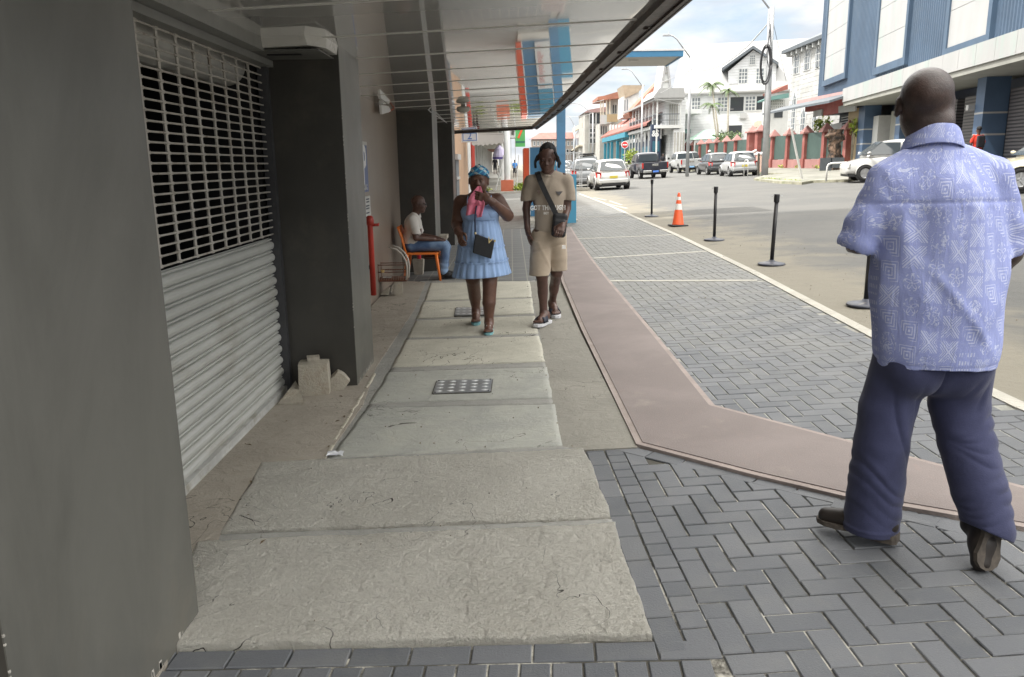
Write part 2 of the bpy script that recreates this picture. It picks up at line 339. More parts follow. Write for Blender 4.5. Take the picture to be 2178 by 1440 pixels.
# pavers: real bricks, 0.2 x 0.1 m, laid in herringbone
def inside(p, poly):
    c = False; j = len(poly)-1
    for i in range(len(poly)):
        if (poly[i][1] > p[1]) != (poly[j][1] > p[1]) and p[0] < (poly[j][0]-poly[i][0])*(p[1]-poly[i][1])/(poly[j][1]-poly[i][1])+poly[i][0]: c = not c
        j = i
    return c
def brick(mb, cx, cy, w, l, a, z, gap=.0036, ch=.0035, r=rng):
    w2, l2 = w/2-gap, l/2-gap; ca, sa = math.cos(a), math.sin(a)
    tx, ty, dz = r.normal(0, .004), r.normal(0, .004), r.normal(0, .0008); da = r.normal(0, .004); ca, sa = math.cos(a+da), math.sin(a+da)
    vs = []
    for (s, zz_) in ((0, -.03), (0, -ch), (ch, 0)):
        for ux, uy in ((-1, -1), (1, -1), (1, 1), (-1, 1)):
            lx, ly = ux*(w2-s), uy*(l2-s); x = cx+lx*ca-ly*sa; y = cy+lx*sa+ly*ca
            vs.append((x, y, K*x+z+zz_+dz+lx*tx+ly*ty))
    fs = [(8, 9, 10, 11)]+[(i, (i+1) % 4, 4+(i+1) % 4, 4+i) for i in range(4)]+[(4+i, 4+(i+1) % 4, 8+(i+1) % 4, 8+i) for i in range(4)]
    mb.add(vs, fs)
def herring(mb, poly, org, ang, z, U=.1):
    ca, sa = math.cos(ang), math.sin(ang)
    inv = [((p[0]-org[0])*ca+(p[1]-org[1])*sa, -(p[0]-org[0])*sa+(p[1]-org[1])*ca) for p in poly]
    i0, i1 = int(min(p[0] for p in inv)/U)-2, int(max(p[0] for p in inv)/U)+2; j0, j1 = int(min(p[1] for p in inv)/U)-2, int(max(p[1] for p in inv)/U)+2
    for i in range(i0, i1):
        for j in range(j0, j1):
            k = (i-j) % 4
            if k == 0: lx, ly, w_, l_ = (i+1)*U, (j+.5)*U, 2*U, U
            elif k == 3: lx, ly, w_, l_ = (i+.5)*U, (j+1)*U, U, 2*U
            else: continue
            x = org[0]+lx*ca-ly*sa; y = org[1]+lx*sa+ly*ca
            if inside((x, y), poly): brick(mb, x, y, w_, l_, ang, z)
e0, e1 = G(1387, 1352), G(1245, 955); ang = math.atan2(e1.y-e0.y, e1.x-e0.x)-math.pi/2; fa = ang
ux = Vector((math.cos(fa), math.sin(fa), 0)); uy = Vector((-math.sin(fa), math.cos(fa), 0)); B0 = Vector((e0.x, e0.y, 0))
def lp(a, b): q = B0+ux*a+uy*b; return (q.x, q.y)
LLp = [(p.x, p.y) for p in LL]
near = [lp(.21, -3.2), lp(2.85, -3.2), (LL[4].x, LL[4].y-.02), (LL[3].x, LL[3].y-.02), (LL[2].x, LL[2].y-.02), (LL[1].x, LL[1].y-.04), (LL[0].x, LL[0].y-.03), lp(.21, 1.72)]
mb = MB(); herring(mb, near, lp(.2, -.205), fa, -.014)
for i in range(10): q = lp(.052, .1-.07+.2*i-.105+.1); brick(mb, q[0], q[1], .1, .2, fa, -.014)      # edge course beside the slabs
for j in range(-8, 22):
    if (-1-j) % 4 == 0: q = lp(.25, -.205+(j+.5)*.1); brick(mb, q[0], q[1], .1, .1, fa, -.014)
for i in range(19): q = lp(.153, .05+.1*i-.05); brick(mb, q[0], q[1], .1, .1, fa, -.014)
f2 = math.atan2((G(1385, 1352)-G(395, 1374)).y, (G(1385, 1352)-G(395, 1374)).x)
for i in range(22): q = B0+Vector((math.cos(f2), math.sin(f2), 0))*(.11-.2*i)+Vector((math.sin(f2), -math.cos(f2), 0))*.056; brick(mb, q.x, q.y, .2, .1, f2, -.014)
for r_ in range(16):
    for i in range(24): q = B0+Vector((math.cos(f2), math.sin(f2), 0))*(.12-.1*i)+Vector((math.sin(f2), -math.cos(f2), 0))*(.21+.2*r_); brick(mb, q.x, q.y, .1, .2, f2, -.014)
d = (LL[1]-LL[0]).normalized(); ba = math.atan2(d.y, d.x); p0 = Vector((Lg[0].x, Lg[0].y, 0))+Vector((d.y, -d.x, 0))*.06
for i in range(9): q = p0+d*(.02+.2*i); brick(mb, q.x, q.y, .2, .1, ba, -.0125)
d2 = (LL[2]-LL[1]).normalized(); ba2 = math.atan2(d2.y, d2.x); p0 = Vector((LL[1].x, LL[1].y, 0))+Vector((d2.y, -d2.x, 0))*.06
for i in range(12): q = p0+d2*(.05+.2*i); brick(mb, q.x, q.y, .2, .1, ba2, -.0125)
struct(mb.build('paving', m_paver))
struct(poly_sheet('paving_bed', [lp(-2.2, -3.3), lp(2.9, -3.3), (LL[4].x, LL[4].y+.05), (LL[1].x, LL[1].y+.05), (Lg[0].x, Lg[0].y), lp(-.1, 1.75), lp(-.1, .02), lp(-2.2, .02)], -.0205, .03, m_sandjoint))
# parking bays
W = [G(2400, 953)+(G(2400, 953)-G(2178, 866))*6, G(2400, 953), G(2178, 866), G(1900, 735), G(1600, 577), G(1440, 500), G(1345, 459), G(1290, 434), G(1232, 412)]
WL = [(p.x, p.y) for p in W]
bay = [(RR[2].x, RR[2].y-.07), (RR[1].x, RR[1].y-.07), (RR[0].x, RR[0].y-.07)]+[(p.x-.07, p.y-.03) for p in Rg]+[(1.3, 24), (1.35, 27.5)]+[(x-.05, y) for x, y in WL[::-1] if RR[2].y-.1 < y < 28]
mb = MB(); herring(mb, bay, (1.3, 4.0), 0.012, -.004); struct(mb.build('parking_paving', m_paver))
m_bed2 = mat('dusty_bed', (.30, .295, .265), .95, .2, 5, .01, 60, dirt=(.13, .155, .14), dscale=2.2); struct(poly_sheet('parking_bed', bay, -.0088, .03, m_bed2))
mb = MB()
for a, b in zip(W, W[1:]):
    d = (b-a).normalized(); q = Vector((d.y, -d.x, 0))*.05; mb.prism([a-q, a+q, b+q, b-q], -.03, .004, slope=K)
for (a, b) in (((1283, 597), (1610, 596)), ((1225, 508), (1436, 499)), ((1229, 462), (1340, 459)), ((1262, 549), (1505, 534))):
    a, b = G(*a), G(*b); d = (b-a).normalized(); q = Vector((-d.y, d.x, 0))*(.045 if a.y > 0 and not (13.0 < a.y < 13.9) else .03)
    mb.prism([a-q, b-q, b+q, a+q], -.03, .0005, slope=K)
struct(mb.build('parking_lines', m_white_strip))
mb = MB()
for a, b in (((1262, 419), (1290, 425)), ((1296, 426), (1322, 435)), ((1290, 432), (1334, 442)), ((1246, 424), (1262, 428))):
    a, b = G(*a), G(*b); d = (b-a).normalized(); q = Vector((-d.y, d.x, 0))*.05; mb.prism([a-q, b-q, b+q, a+q], -.03, -.0165, slope=K)
struct(mb.build('road_marking', mat('worn_marking', (.34, .33, .30), .9, .25, 4)))
# farther walkway: sunlit tiles, then a dark paved stretch inside the arcade
m_far = mat('pale_paving', (.17, .167, .155), .9, .15, 2, .01, 20)
m_arc = newmat('arcade_paving', (.12, .12, .12), .8); X.T = m_arc.node_tree; v = geo(); x, y, z = sepv(v)
gx = (x*5).fr(); gy = (y*2.5).fr(); ln = xmax((gx-.5).abs().gt(.46), (gy-.5).abs().gt(.47)); c = mixc(noise(v, 2, 5), (.115, .12, .125), (.16, .16, .155)); setc(m_arc, mixc(ln*.7, c, (.28, .27, .23)))
struct(poly_sheet('arcade_paving', [(-1.7, 11.1), (-1.2, 11.1), G(1127, 597), (.72, 11.3), (1.15, 19.0), (-1.75, 19.5)], -.004, .03, m_arc))
struct(poly_sheet('parking_paving', [(-2, 19.3), (1.15, 19.3), (1.3, 27.4), (3.3, 27.4), (3.4, 60), (-.6, 44), (-2, 44)], -.006, .03, m_far))
mb = MB(); mb.prism([(-2.2, 43), (3.2, 43), (3.2, 43.3), (-2.2, 43.3)], -.03, .10, slope=K); struct(mb.build('kerb', m_white_strip))
# right-hand pavement island with a mossy kerb
kp = [G(1607, 386), G(1650, 389), G(1705, 392), G(1728, 388), G(1803, 386)]
kp = [(14.6, 46.5), (12.8, 42.4)]+[(p.x, p.y) for p in kp[1:]]+[(17.0, 37.0), (18.6, 36.0), (24, 70), (24, 150), (16.3, 150), (16.3, 48)]
m_pave = mat('far_pavement', (.23, .225, .195), .95, .2, .8, .01, 20, dirt=(.15, .16, .11), dscale=.6)
m_moss = mat('mossy_kerb', (.30, .29, .22), .95, .3, 2, .02, 12, dirt=(.13, .17, .06), dscale=1.2)
area = sum(kp[i-1][0]*kp[i][1]-kp[i][0]*kp[i-1][1] for i in range(len(kp)))
if area < 0: kp = kp[::-1]
struct(poly_sheet('pavement', kp, .085, .12, m_moss)); struct(poly_sheet('pavement', inset(kp, .18), .09, .02, m_pave))
# ---------------- arcade building on the left ----------------
CZ = 2.372
def cz(x): return CZ+K*x
m_clad = newmat('grey_cladding', (.2, .2, .18), .36, .5); X.T = m_clad.node_tree; v = geo()
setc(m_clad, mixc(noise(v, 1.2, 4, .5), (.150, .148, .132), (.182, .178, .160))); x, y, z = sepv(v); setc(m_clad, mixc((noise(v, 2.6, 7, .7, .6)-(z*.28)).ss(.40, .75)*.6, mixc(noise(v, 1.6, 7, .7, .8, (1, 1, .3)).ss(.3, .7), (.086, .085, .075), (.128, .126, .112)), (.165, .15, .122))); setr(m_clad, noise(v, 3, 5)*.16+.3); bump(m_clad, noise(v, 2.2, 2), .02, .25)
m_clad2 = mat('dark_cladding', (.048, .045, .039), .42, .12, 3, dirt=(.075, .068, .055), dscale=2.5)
m_taupe = newmat('taupe_wall', (.2, .17, .145), .35); X.T = m_taupe.node_tree; v = geo(); setc(m_taupe, mixc(noise(v, 1.5, 4), (.24, .195, .16), (.30, .245, .20))); setr(m_taupe, noise(v, 2, 3)*.1+.3)
m_ceil = newmat('gloss_ceiling', (.52, .52, .50), .07, 1.0); X.T = m_ceil.node_tree; v = geo()
m_ceil.node_tree.nodes['Principled BSDF'].inputs['Coat Weight'].default_value = 1; m_ceil.node_tree.nodes['Principled BSDF'].inputs['Coat IOR'].default_value = 2.0;  m_ceil.node_tree.nodes['Principled BSDF'].inputs['Coat Roughness'].default_value = .03
setc(m_ceil, mixc(noise(v, .9, 4), (.62, .61, .575), (.70, .69, .65))); bump(m_ceil, noise(v, .8, 2, .4, .2, (1, 2.2, 1)), .006, .4)
m_trim = mat('white_trim', (.55, .54, .50), .3, .06, 3, dirt=(.35, .33, .28))
m_seam = newmat('pale_seam', (.62, .61, .57), .4)
m_brownm = mat('brown_metal', (.055, .04, .034), .45, .3, 8, dirt=(.12, .08, .06), dscale=9)
m_alu = mat('galvanised_shutter', (.50, .505, .475), .45, .1, 3, metal=.15, dirt=(.37, .355, .31), dscale=4, stretch=(1, .4, 1))
m_bar = mat('grille_bar', (.52, .49, .44), .45, .12, 8, metal=.3, dirt=(.2, .15, .1), dscale=12)
m_black = mat('near_black', (.012, .012, .013), .6, .2, 4)
m_wallplain = mat('upper_wall', (.42, .40, .36), .8, .1, 1, .01, 20)
B = thing('arcade_building', 'grey clad shop building on the left with a glossy white arcade ceiling over the walkway', 'building', (-1.7, 10, 0))
BO = Vector((-1.7, 10, 0))
def pb(mb, name, m, par=None, **k):
    o = mb.build(name, m, par or B, **k)
    if par is None: o.location = -BO
    return o
mb = MB(); mb.box(-14, -1.9, -12, 18.2, cz(-1.7)+.35, 23.5); mb.box(-1.9, -1.70, -12, 18.2, cz(-1.7)+.35, 23.5)  # unseen upper storeys, made this tall to keep the sun off the road
mb.box(-6, -1.68, 6.29, 19.6, -.3, cz(-1.7)+.35)
pb(mb, 'wall', [m_taupe])
mb = MB(); mb.box(-14, -1.72, 5.58, 6.3, -.3, cz(-1.7)+.3); mb.box(-1.95, -1.70, -12, 2.6, -.3, cz(-1.7)+.3); mb.box(-4.5, -4.4, 2.6, 5.6, -.3, 3); mb.box(-4.4, -1.95, 2.5, 2.59, -.3, 3)
pb(mb, 'wall', [m_black])
m_chip = mat('chipped_paint', (.42, .40, .36), .9, .3, 50)
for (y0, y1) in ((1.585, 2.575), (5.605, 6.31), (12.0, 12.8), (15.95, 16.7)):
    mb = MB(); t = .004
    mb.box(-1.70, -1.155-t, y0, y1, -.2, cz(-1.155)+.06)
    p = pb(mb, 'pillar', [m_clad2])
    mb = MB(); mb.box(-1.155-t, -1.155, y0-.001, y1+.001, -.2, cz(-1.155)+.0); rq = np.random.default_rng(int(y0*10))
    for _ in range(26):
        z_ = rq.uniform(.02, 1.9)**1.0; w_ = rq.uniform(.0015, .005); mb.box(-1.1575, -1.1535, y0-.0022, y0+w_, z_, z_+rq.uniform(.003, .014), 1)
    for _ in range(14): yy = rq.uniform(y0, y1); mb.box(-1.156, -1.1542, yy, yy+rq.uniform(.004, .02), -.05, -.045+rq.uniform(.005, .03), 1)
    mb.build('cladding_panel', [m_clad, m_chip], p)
# ceiling of glossy panels
EDGE = [(.90, 1.5), (.86, 4.5), (.80, 8), (.735, 13), (.63, 17), (.545, 19.9)]
def edge_x(y):
    for a, b in zip(EDGE, EDGE[1:]):
        if a[1] <= y <= b[1]: return a[0]+(b[0]-a[0])*(y-a[1])/(b[1]-a[1])
    return EDGE[-1][0]
can = thing('canopy_tmp', None, None); bpy.data.objects.remove(can)
mb = MB(); ys = []
seams = [-.69+1.0*i for i in range(-2, 21)]; seams = [s-.06 for s in seams]
ysl = [1.5]+[s for s in seams if 1.6 < s < 19.8]+[19.9]
for a, b in zip(ysl, ysl[1:]):
    a2, b2 = a+.004, b-.004; n = 10
    xs0 = [-1.72+(edge_x(a2)+1.72)*i/n for i in range(n+1)]; xs1 = [-1.72+(edge_x(b2)+1.72)*i/n for i in range(n+1)]
    sg = rng.normal(0, .0009, n+1)
    vs = [(xs0[i], a2, cz(xs0[i])+rng.normal(0, .0003)) for i in range(n+1)]+[(xs1[i], (a2+b2)/2, cz(xs1[i])-.002+sg[i]) for i in range(n+1)]+[(xs1[i], b2, cz(xs1[i])+rng.normal(0, .0003)) for i in range(n+1)]
    mb.add(vs, [(r*(n+1)+i, r*(n+1)+i+1, (r+1)*(n+1)+i+1, (r+1)*(n+1)+i) for r in range(2) for i in range(n)])
ceil = pb(mb, 'ceiling_panel', m_ceil, smooth=True)
mb = MB(); poly = [(-1.75, 1.5)]+[(x-.02, y) for x, y in EDGE]+[(-1.75, 19.9)]
mb.prism(poly, CZ+.03, CZ+.34, slope=K)
for s in ysl[1:-1]: mb.box(-1.72, edge_x(s)-.05, s+.0125, s+.02, CZ-.002, CZ+.004, 0, sx=K); mb.box(-1.72, edge_x(s)-.05, s-.012, s+.012, CZ-.004, CZ+.004, 1, sx=K)
roof = pb(mb, 'canopy', [m_brownm, m_seam])
mb = MB(); P = [Vector((x, y, cz(x))) for x, y in EDGE]+[Vector((-1.75, 19.93, cz(-1.75)))]
def rail(mb, pts, w0, w1, h0, h1, mi=0):
    for a, b in zip(pts, pts[1:]):
        d = (b-a); d.z = 0; d.normalize(); q = Vector((d.y, -d.x, 0))
        vs = [a+q*w0+Vector((0, 0, h0)), a+q*w1+Vector((0, 0, h0)), a+q*w1+Vector((0, 0, h1)), a+q*w0+Vector((0, 0, h1))]
        ve = [b+q*w0+Vector((0, 0, h0)), b+q*w1+Vector((0, 0, h0)), b+q*w1+Vector((0, 0, h1)), b+q*w0+Vector((0, 0, h1))]
        mb.add(vs+ve, [(0, 1, 5, 4), (1, 2, 6, 5), (2, 3, 7, 6), (3, 0, 4, 7), (0, 3, 2, 1), (4, 5, 6, 7)], mi)
rail(mb, P[:-1], -.035, .0, -.045, .02); rail(mb, P[:-1], .0, .065, -.034, .02); rail(mb, P[:-1], .06, .085, -.05, .3); rail(mb, P[:-1], .087, .10, -.054, -.04)
rail(mb, P[-2:], -.03, .05, -.045, .3)
for i in range(16):
    y = 2+i*1.12; x = edge_x(y)+.03; mb.tube([(x, y, cz(x)-.02), (x, y, cz(x)-.05)], .016, 6)
    mb.box(x-.02, x+.035, y-.03, y+.03, cz(x)-.04, cz(x)-.018)
fas = mb.build('fascia', m_brownm, roof)
# fascia trim at the wall above the shutter
mb = MB(); mb.box(-1.70, -1.52, 2.585, 5.16, 2.235, 2.50); mb.box(-1.70, -1.60, 2.585, 5.6, 2.19, 2.232)
pb(mb, 'shutter_header', [mat('header_grey', (.20, .20, .185), .4, .08)])
mb = MB(); x0, x1, y0, y1 = -1.66, -1.165, 5.12, 5.60
mb.add([(x0, y0, 2.245), (x1-.08, y0, 2.262), (x1, y0+.16, 2.264), (x1, y1, 2.264), (x0, y1, 2.245), (x0, y0-.02, cz(x0)), (x1-.09, y0-.02, cz(x1)), (x1+.01, y0+.15, cz(x1)), (x1+.01, y1, cz(x1)), (x0, y1, cz(x0))],
       [(0, 4, 3, 2, 1), (0, 1, 6, 5), (1, 2, 7, 6), (2, 3, 8, 7), (3, 4, 9, 8), (4, 0, 5, 9)])
bx = pb(mb, 'ceiling_box', [m_trim])
mb = MB(); mb.box(x0+.02, x1-.02, y0+.03, y1-.01, 2.236, 2.243); mb.build('underside_sheet', mat('box_underside', (.12, .12, .11), .5), bx)  # sheet that makes the bottom face darker than the sides
mb = MB(); mb.box(-1.55, -1.33, 5.3, 5.33, 2.228, 2.235); mb.build('slot', m_black, bx)
# roller shutter: open grille above, closed slats below
sh = MB(); ZS = 1.062; xw = -1.68
prof = []; z = -.03; pitch = .083
while z < ZS-.02:
    for a, dx in ((0, -.016), (.03, -.001), (.12, .007), (.3, .012), (.46, .011), (.6, .004), (.66, -.003), (.69, -.018), (.74, -.018), (.78, -.004), (.84, -.002), (.90, -.006), (.93, -.020), (.97, -.020)): prof.append((xw-.006+dx, z+pitch*a))
    z += pitch
prof = [(p[0], min(p[1], ZS)) for p in prof]
sh.add([(p[0], y, p[1]) for p in prof for y in (2.59, 5.55)], [(2*i, 2*i+1, 2*i+3, 2*i+2) for i in range(len(prof)-1)])
rs = thing('roller_shutter', None, None); rs.parent = B; rs.location = -BO
sl_ = sh.build('slat_curtain', m_alu, rs)
mb = MB(); mb.box(xw-.01, xw+.02, 2.59, 5.55, -.085, -.03); mb.box(xw+.0201, xw+.03, 2.59, 5.55, -.09, -.07); mb.build('bottom_rail', mat('bright_rail', (.55, .55, .53), .4, .1, 6, metal=.3, dirt=(.3, .27, .2), dscale=8), rs)
mb = MB(); z = ZS+.012; k = 0
while z < 2.33: mb.tube([(xw+.006, 2.59, z), (xw+.006, 5.55, z)], .0055, 6); z += .0482
y = 2.85-.003
while y < 5.5:
    z = ZS+.012
    while z < 2.30:
        mb.box(xw-.006, xw+.009, y-.016, y+.016, z-.008, z+.008); mb.box(xw-.004, xw+.004, y-.0135, y+.0135, z+.008, z+.0402); z += .0482
    y += .2235
mb.build('grille', m_bar, rs)
mb = MB(); mb.box(-1.70, -1.635, 5.555, 5.605, -.08, 2.3); mb.build('guide_rail', mat('guide_grey', (.07, .07, .075), .45, .1, 8, metal=.3), rs)
mb = MB(); mb.tube([(-1.92, 2.6, 2.21), (-1.92, 5.6, 2.21)], .14, 20); mb.build('roller_drum', mat('pale_drum', (.55, .54, .5), .5, .2, 3, dirt=(.3, .28, .22)), rs)
# ---------------- other buildings ----------------
class Wall:
    """a vertical facade plane; s runs along it, z up, d outward"""
    def __init__(s, x0, y0, dx, dy, flip=False):
        L = math.hypot(dx, dy); s.o = Vector((x0, y0, 0)); s.e = Vector((dx/L, dy/L, 0)); s.n = Vector((-s.e.y, s.e.x, 0))
        if flip: s.n = -s.n
    def hit(s, px, py):
        d = Vector(ray(px, py)); c = Vector(AC); t = (s.o-c).dot(s.n)/d.dot(s.n); p = c+d*t; return ((p-s.o).dot(s.e), p.z)
    def P(s, a, z, d=0): return s.o+s.e*a+s.n*d+Vector((0, 0, z))
    def box(s, mb, s0, s1, z0, z1, d0, d1, mi=0):
        if s0 > s1: s0, s1 = s1, s0
        if z0 > z1: z0, z1 = z1, z0
        vs = [s.P(a, z, d) for z in (z0, z1) for d in (d0, d1) for a in (s0, s1)]
        return mb.add(vs, [(0, 2, 3, 1), (4, 5, 7, 6), (0, 1, 5, 4), (2, 6, 7, 3), (0, 4, 6, 2), (1, 3, 7, 5)], mi)
    def poly(s, mb, pts, d0, d1, mi=0):
        n = len(pts); vs = [s.P(a, z, d0) for a, z in pts]+[s.P(a, z, d1) for a, z in pts]
        return mb.add(vs, [tuple(range(n))[::-1], tuple(range(n, 2*n))]+[(i, (i+1) % n, n+(i+1) % n, n+i) for i in range(n)], mi)
    def rpx(s, mb, xa, ya, xb, yb, d0, d1, mi=0):
        a = s.hit(xa, ya); b = s.hit(xb, yb); s.box(mb, a[0], b[0], a[1], b[1], d0, d1, mi); return a, b
    def ppx(s, mb, pts, d0, d1, mi=0): return s.poly(mb, [s.hit(*p) for p in pts], d0, d1, mi)
def bld(name, label, loc, group=None):
    t = thing(name, label, 'building', loc, 0, group); t['_o'] = 1; return t
def fix(o, t): o.location = -Vector(t.location); return o          # meshes are in world coordinates
def bp(mb, name, m, t, **k):
    if name in SPLIT or (name == 'window' and len(mb.cuts) > 1):
        return [fix(o, t) for o in split(mb, name, m, t, **k)][-1]
    return fix(mb.build(name, m, t, **k), t)
SPLIT = ('post', 'column', 'pilaster', 'shop_window', 'step', 'mullion', 'gable', 'parapet', 'cream_band', 'louvre_shutter', 'eave_bracket', 'beam', 'white_fascia')
def sub(mb, name, m, par, **k): return mb.build(name, m, par, **k)
m_white = mat('white_boards', (.60, .61, .60), .6, .05, 1.5, dirt=(.5, .5, .47), dscale=.8)
m_white2 = mat('white_panel', (.40, .40, .395), .5, .05, 1, dirt=(.33, .43, .39), dscale=.7, stretch=(1, 1, .3))
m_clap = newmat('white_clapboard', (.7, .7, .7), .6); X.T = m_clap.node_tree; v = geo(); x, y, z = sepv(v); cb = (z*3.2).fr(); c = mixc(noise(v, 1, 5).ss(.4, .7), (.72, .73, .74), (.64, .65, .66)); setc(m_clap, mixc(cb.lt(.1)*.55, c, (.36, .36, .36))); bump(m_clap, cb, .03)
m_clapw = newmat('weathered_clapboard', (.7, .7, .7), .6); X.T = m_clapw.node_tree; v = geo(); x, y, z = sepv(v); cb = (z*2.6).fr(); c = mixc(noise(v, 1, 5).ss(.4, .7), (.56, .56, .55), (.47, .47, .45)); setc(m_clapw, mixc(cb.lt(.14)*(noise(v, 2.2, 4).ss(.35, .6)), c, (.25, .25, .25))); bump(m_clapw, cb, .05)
m_grey = mat('grey_render', (.40, .39, .36), .8, .12, .6, dirt=(.28, .26, .22), dscale=.7)
m_beige = mat('beige_render', (.50, .45, .36), .8, .1, .6, dirt=(.34, .3, .22), dscale=.7)
m_glass = newmat('dark_glass', (.035, .042, .05), .08, .8)
m_glassb = newmat('blue_glass', (.05, .06, .12), .1, .8)
m_pane = newmat('grey_pane', (.16, .18, .2), .15, .7)
m_roofw = newmat('white_sheet_roof', (.55, .55, .54), .55); X.T = m_roofw.node_tree; v = geo(); x, y, z = sepv(v); setc(m_roofw, mixc(((x+y*.4)*1.6).fr().lt(.1)*.35+noise(v, .5, 5)*.25, (.34, .34, .335), (.27, .27, .26)))
m_redroof = mat('red_sheet_roof', (.25, .085, .065), .6, .2, .8, dirt=(.18, .09, .07), dscale=.5)
m_pinkroof = mat('faded_red_roof', (.30, .19, .18), .7, .15, .8)
m_orange = mat('orange_roof', (.32, .135, .085), .6, .15, .8)
m_tanroof = mat('tan_roof', (.36, .29, .21), .7, .12, 1)
m_dgrey = mat('dark_grey_trim', (.11, .125, .14), .6, .1)
m_bluecorr = mat('blue_corrugated', (.068, .108, .165), .5, .1, .5, dirt=(.085, .12, .165), dscale=.4)
m_bluetrim = mat('blue_trim', (.065, .105, .16), .5, .1, 1)
m_bluel = mat('blue_pillar', (.075, .125, .21), .5, .08, 1)
m_navy = mat('navy_wall', (.025, .04, .08), .5, .1, 1)
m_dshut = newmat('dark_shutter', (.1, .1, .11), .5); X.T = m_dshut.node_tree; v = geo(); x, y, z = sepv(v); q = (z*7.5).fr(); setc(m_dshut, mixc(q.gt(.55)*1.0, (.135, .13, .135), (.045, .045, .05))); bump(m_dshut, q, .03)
m_gdoor = mat('grey_door_panel', (.30, .30, .27), .7, .08, 1)
m_redp = mat('red_fascia', (.36, .07, .06), .6, .12, 1, dirt=(.36, .14, .12), dscale=1)
m_pinkw = mat('pink_strip', (.46, .28, .265), .7, .1, 1)
m_tan = mat('tan_wall', (.33, .26, .15), .7, .08, .8)
m_turq = mat('turquoise_paint', (.04, .24, .33), .5, .08, 1)
m_turqd = mat('dark_turquoise', (.03, .12, .17), .5, .1, 1)
m_green = mat('green_awning', (.12, .24, .22), .6, .1, 1)
m_dark = mat('dark_interior', (.02, .022, .025), .8, .1, 1)
m_fred = mat('brick_red_paint', (.27, .085, .072), .75, .14, 1.2, dirt=(.33, .18, .16), dscale=1.2)
m_fredl = mat('faded_red_paint', (.33, .165, .15), .75, .1, 1.2)
m_fgreen = mat('green_fence_sheet', (.05, .085, .075), .6, .1, .8)

# --- blue corrugated shop across the street
W1 = Wall(18.2, 30, .14, .99)
T = bld('corrugated_shop', 'blue corrugated building with tall white panels above dark roller shutters across the street', (19.5, 40, gz(19)))
s_far = W1.hit(1741, 200)[0]; s_near = -14.0
zf1 = W1.hit(1850, 185)[1]; zf0 = W1.hit(1841, 216)[1]
mb = MB(); ss = np.arange(s_near, s_far, .27); vs = []; fs = []
prof = [(0, 0), (.09, 0), (.125, .05), (.215, .05), (.25, 0)]
pts = [(s+a, d) for s in ss for a, d in prof]
n = len(pts); vs = [W1.P(a, zf1-.9, d) for a, d in pts]+[W1.P(a, 15.5, d) for a, d in pts]
mb.add(vs, [(i, i+1, n+i+1, n+i) for i in range(n-1)])
bp(mb, 'corrugated_wall', m_bluecorr, T)
mb = MB(); W1.box(mb, s_near, s_far+.1, zf1-.9, 15.5, -9, -.03); W1.box(mb, s_near, s_far+.1, -.5, zf1-.9, -9, -1.6); bp(mb, 'wall', m_navy, T)
for (a, b, c_) in ((1758, 1802, 172), (1870, 1929, 144), (2023.5, 2108, 103)):
    sa, zb = W1.hit(a, c_); sb = W1.hit(b, c_-8)[0]; s0, s1 = min(sa, sb), max(sa, sb)
    mb = MB(); W1.box(mb, s0-.32, s1+.32, zb-.38, zb, .0, .24); W1.box(mb, s0-.32, s0, zb, 14.6, .0, .24); W1.box(mb, s1, s1+.32, zb, 14.6, .0, .24)
    fr = bp(mb, 'panel_frame', m_bluetrim, T)
    mb = MB(); z_ = zb
    while z_ < 14.5: W1.box(mb, s0+.005, s1-.005, z_+.01, z_+1.5, .0, .17); z_ += 1.51
    sub(mb, 'white_panel', m_white2, fr)
s_l = W1.hit(1838, 220)[0]
mb = MB(); q = s_near
while q < s_l-.1: W1.box(mb, q+.01, min(q+1.55, s_l), zf0, zf1, .0, 1.25); q += 1.56
can2 = bp(mb, 'canopy', m_white2, T)
mb = MB(); W1.box(mb, s_near, s_l, zf0-.22, zf0-.004, -1.55, 1.18); sub(mb, 'canopy_soffit', m_gdoor, can2)
zg = gz(19)
def pillar(a, b, dep=.9):
    s0 = W1.hit(a, 300)[0]; s1 = W1.hit(b, 300)[0]; s0, s1 = min(s0, s1), max(s0, s1)
    mb = MB(); W1.box(mb, s0, s1, -.3, zf0-.225, -dep, 0); p = bp(mb, 'pillar', m_bluel, T)
    mb = MB()
    for yy in (242, 287): z_ = W1.hit(2075, yy)[1]; W1.box(mb, s0-.003, s1+.003, z_-.035, z_+.035, -dep-.003, .004)
    W1.box(mb, s0-.003, s1+.003, zg+.35, zg+.4, -dep-.003, .004); split(mb, 'white_band', m_white2, p)
pillar(1822, 1835); pillar(1901, 1911); pillar(2066, 2084); pillar(2230, 2252)
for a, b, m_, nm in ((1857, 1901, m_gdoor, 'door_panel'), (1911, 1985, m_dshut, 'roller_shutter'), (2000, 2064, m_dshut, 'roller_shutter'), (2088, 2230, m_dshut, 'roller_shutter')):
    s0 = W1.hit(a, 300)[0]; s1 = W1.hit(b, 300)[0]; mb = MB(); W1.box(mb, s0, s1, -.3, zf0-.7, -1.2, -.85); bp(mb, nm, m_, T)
mb = MB(); W1.box(mb, W1.hit(1799, 300)[0], W1.hit(1821, 300)[0], -.3, zf0-.25, -1.0, -.04); bp(mb, 'tan_pier', m_tan, T)
mb = MB(); a, b = W1.hit(2071, 229); W1.box(mb, a-.12, a+.12, b-.1, b+.1, 0, .25); bp(mb, 'wall_lamp', m_white2, T)
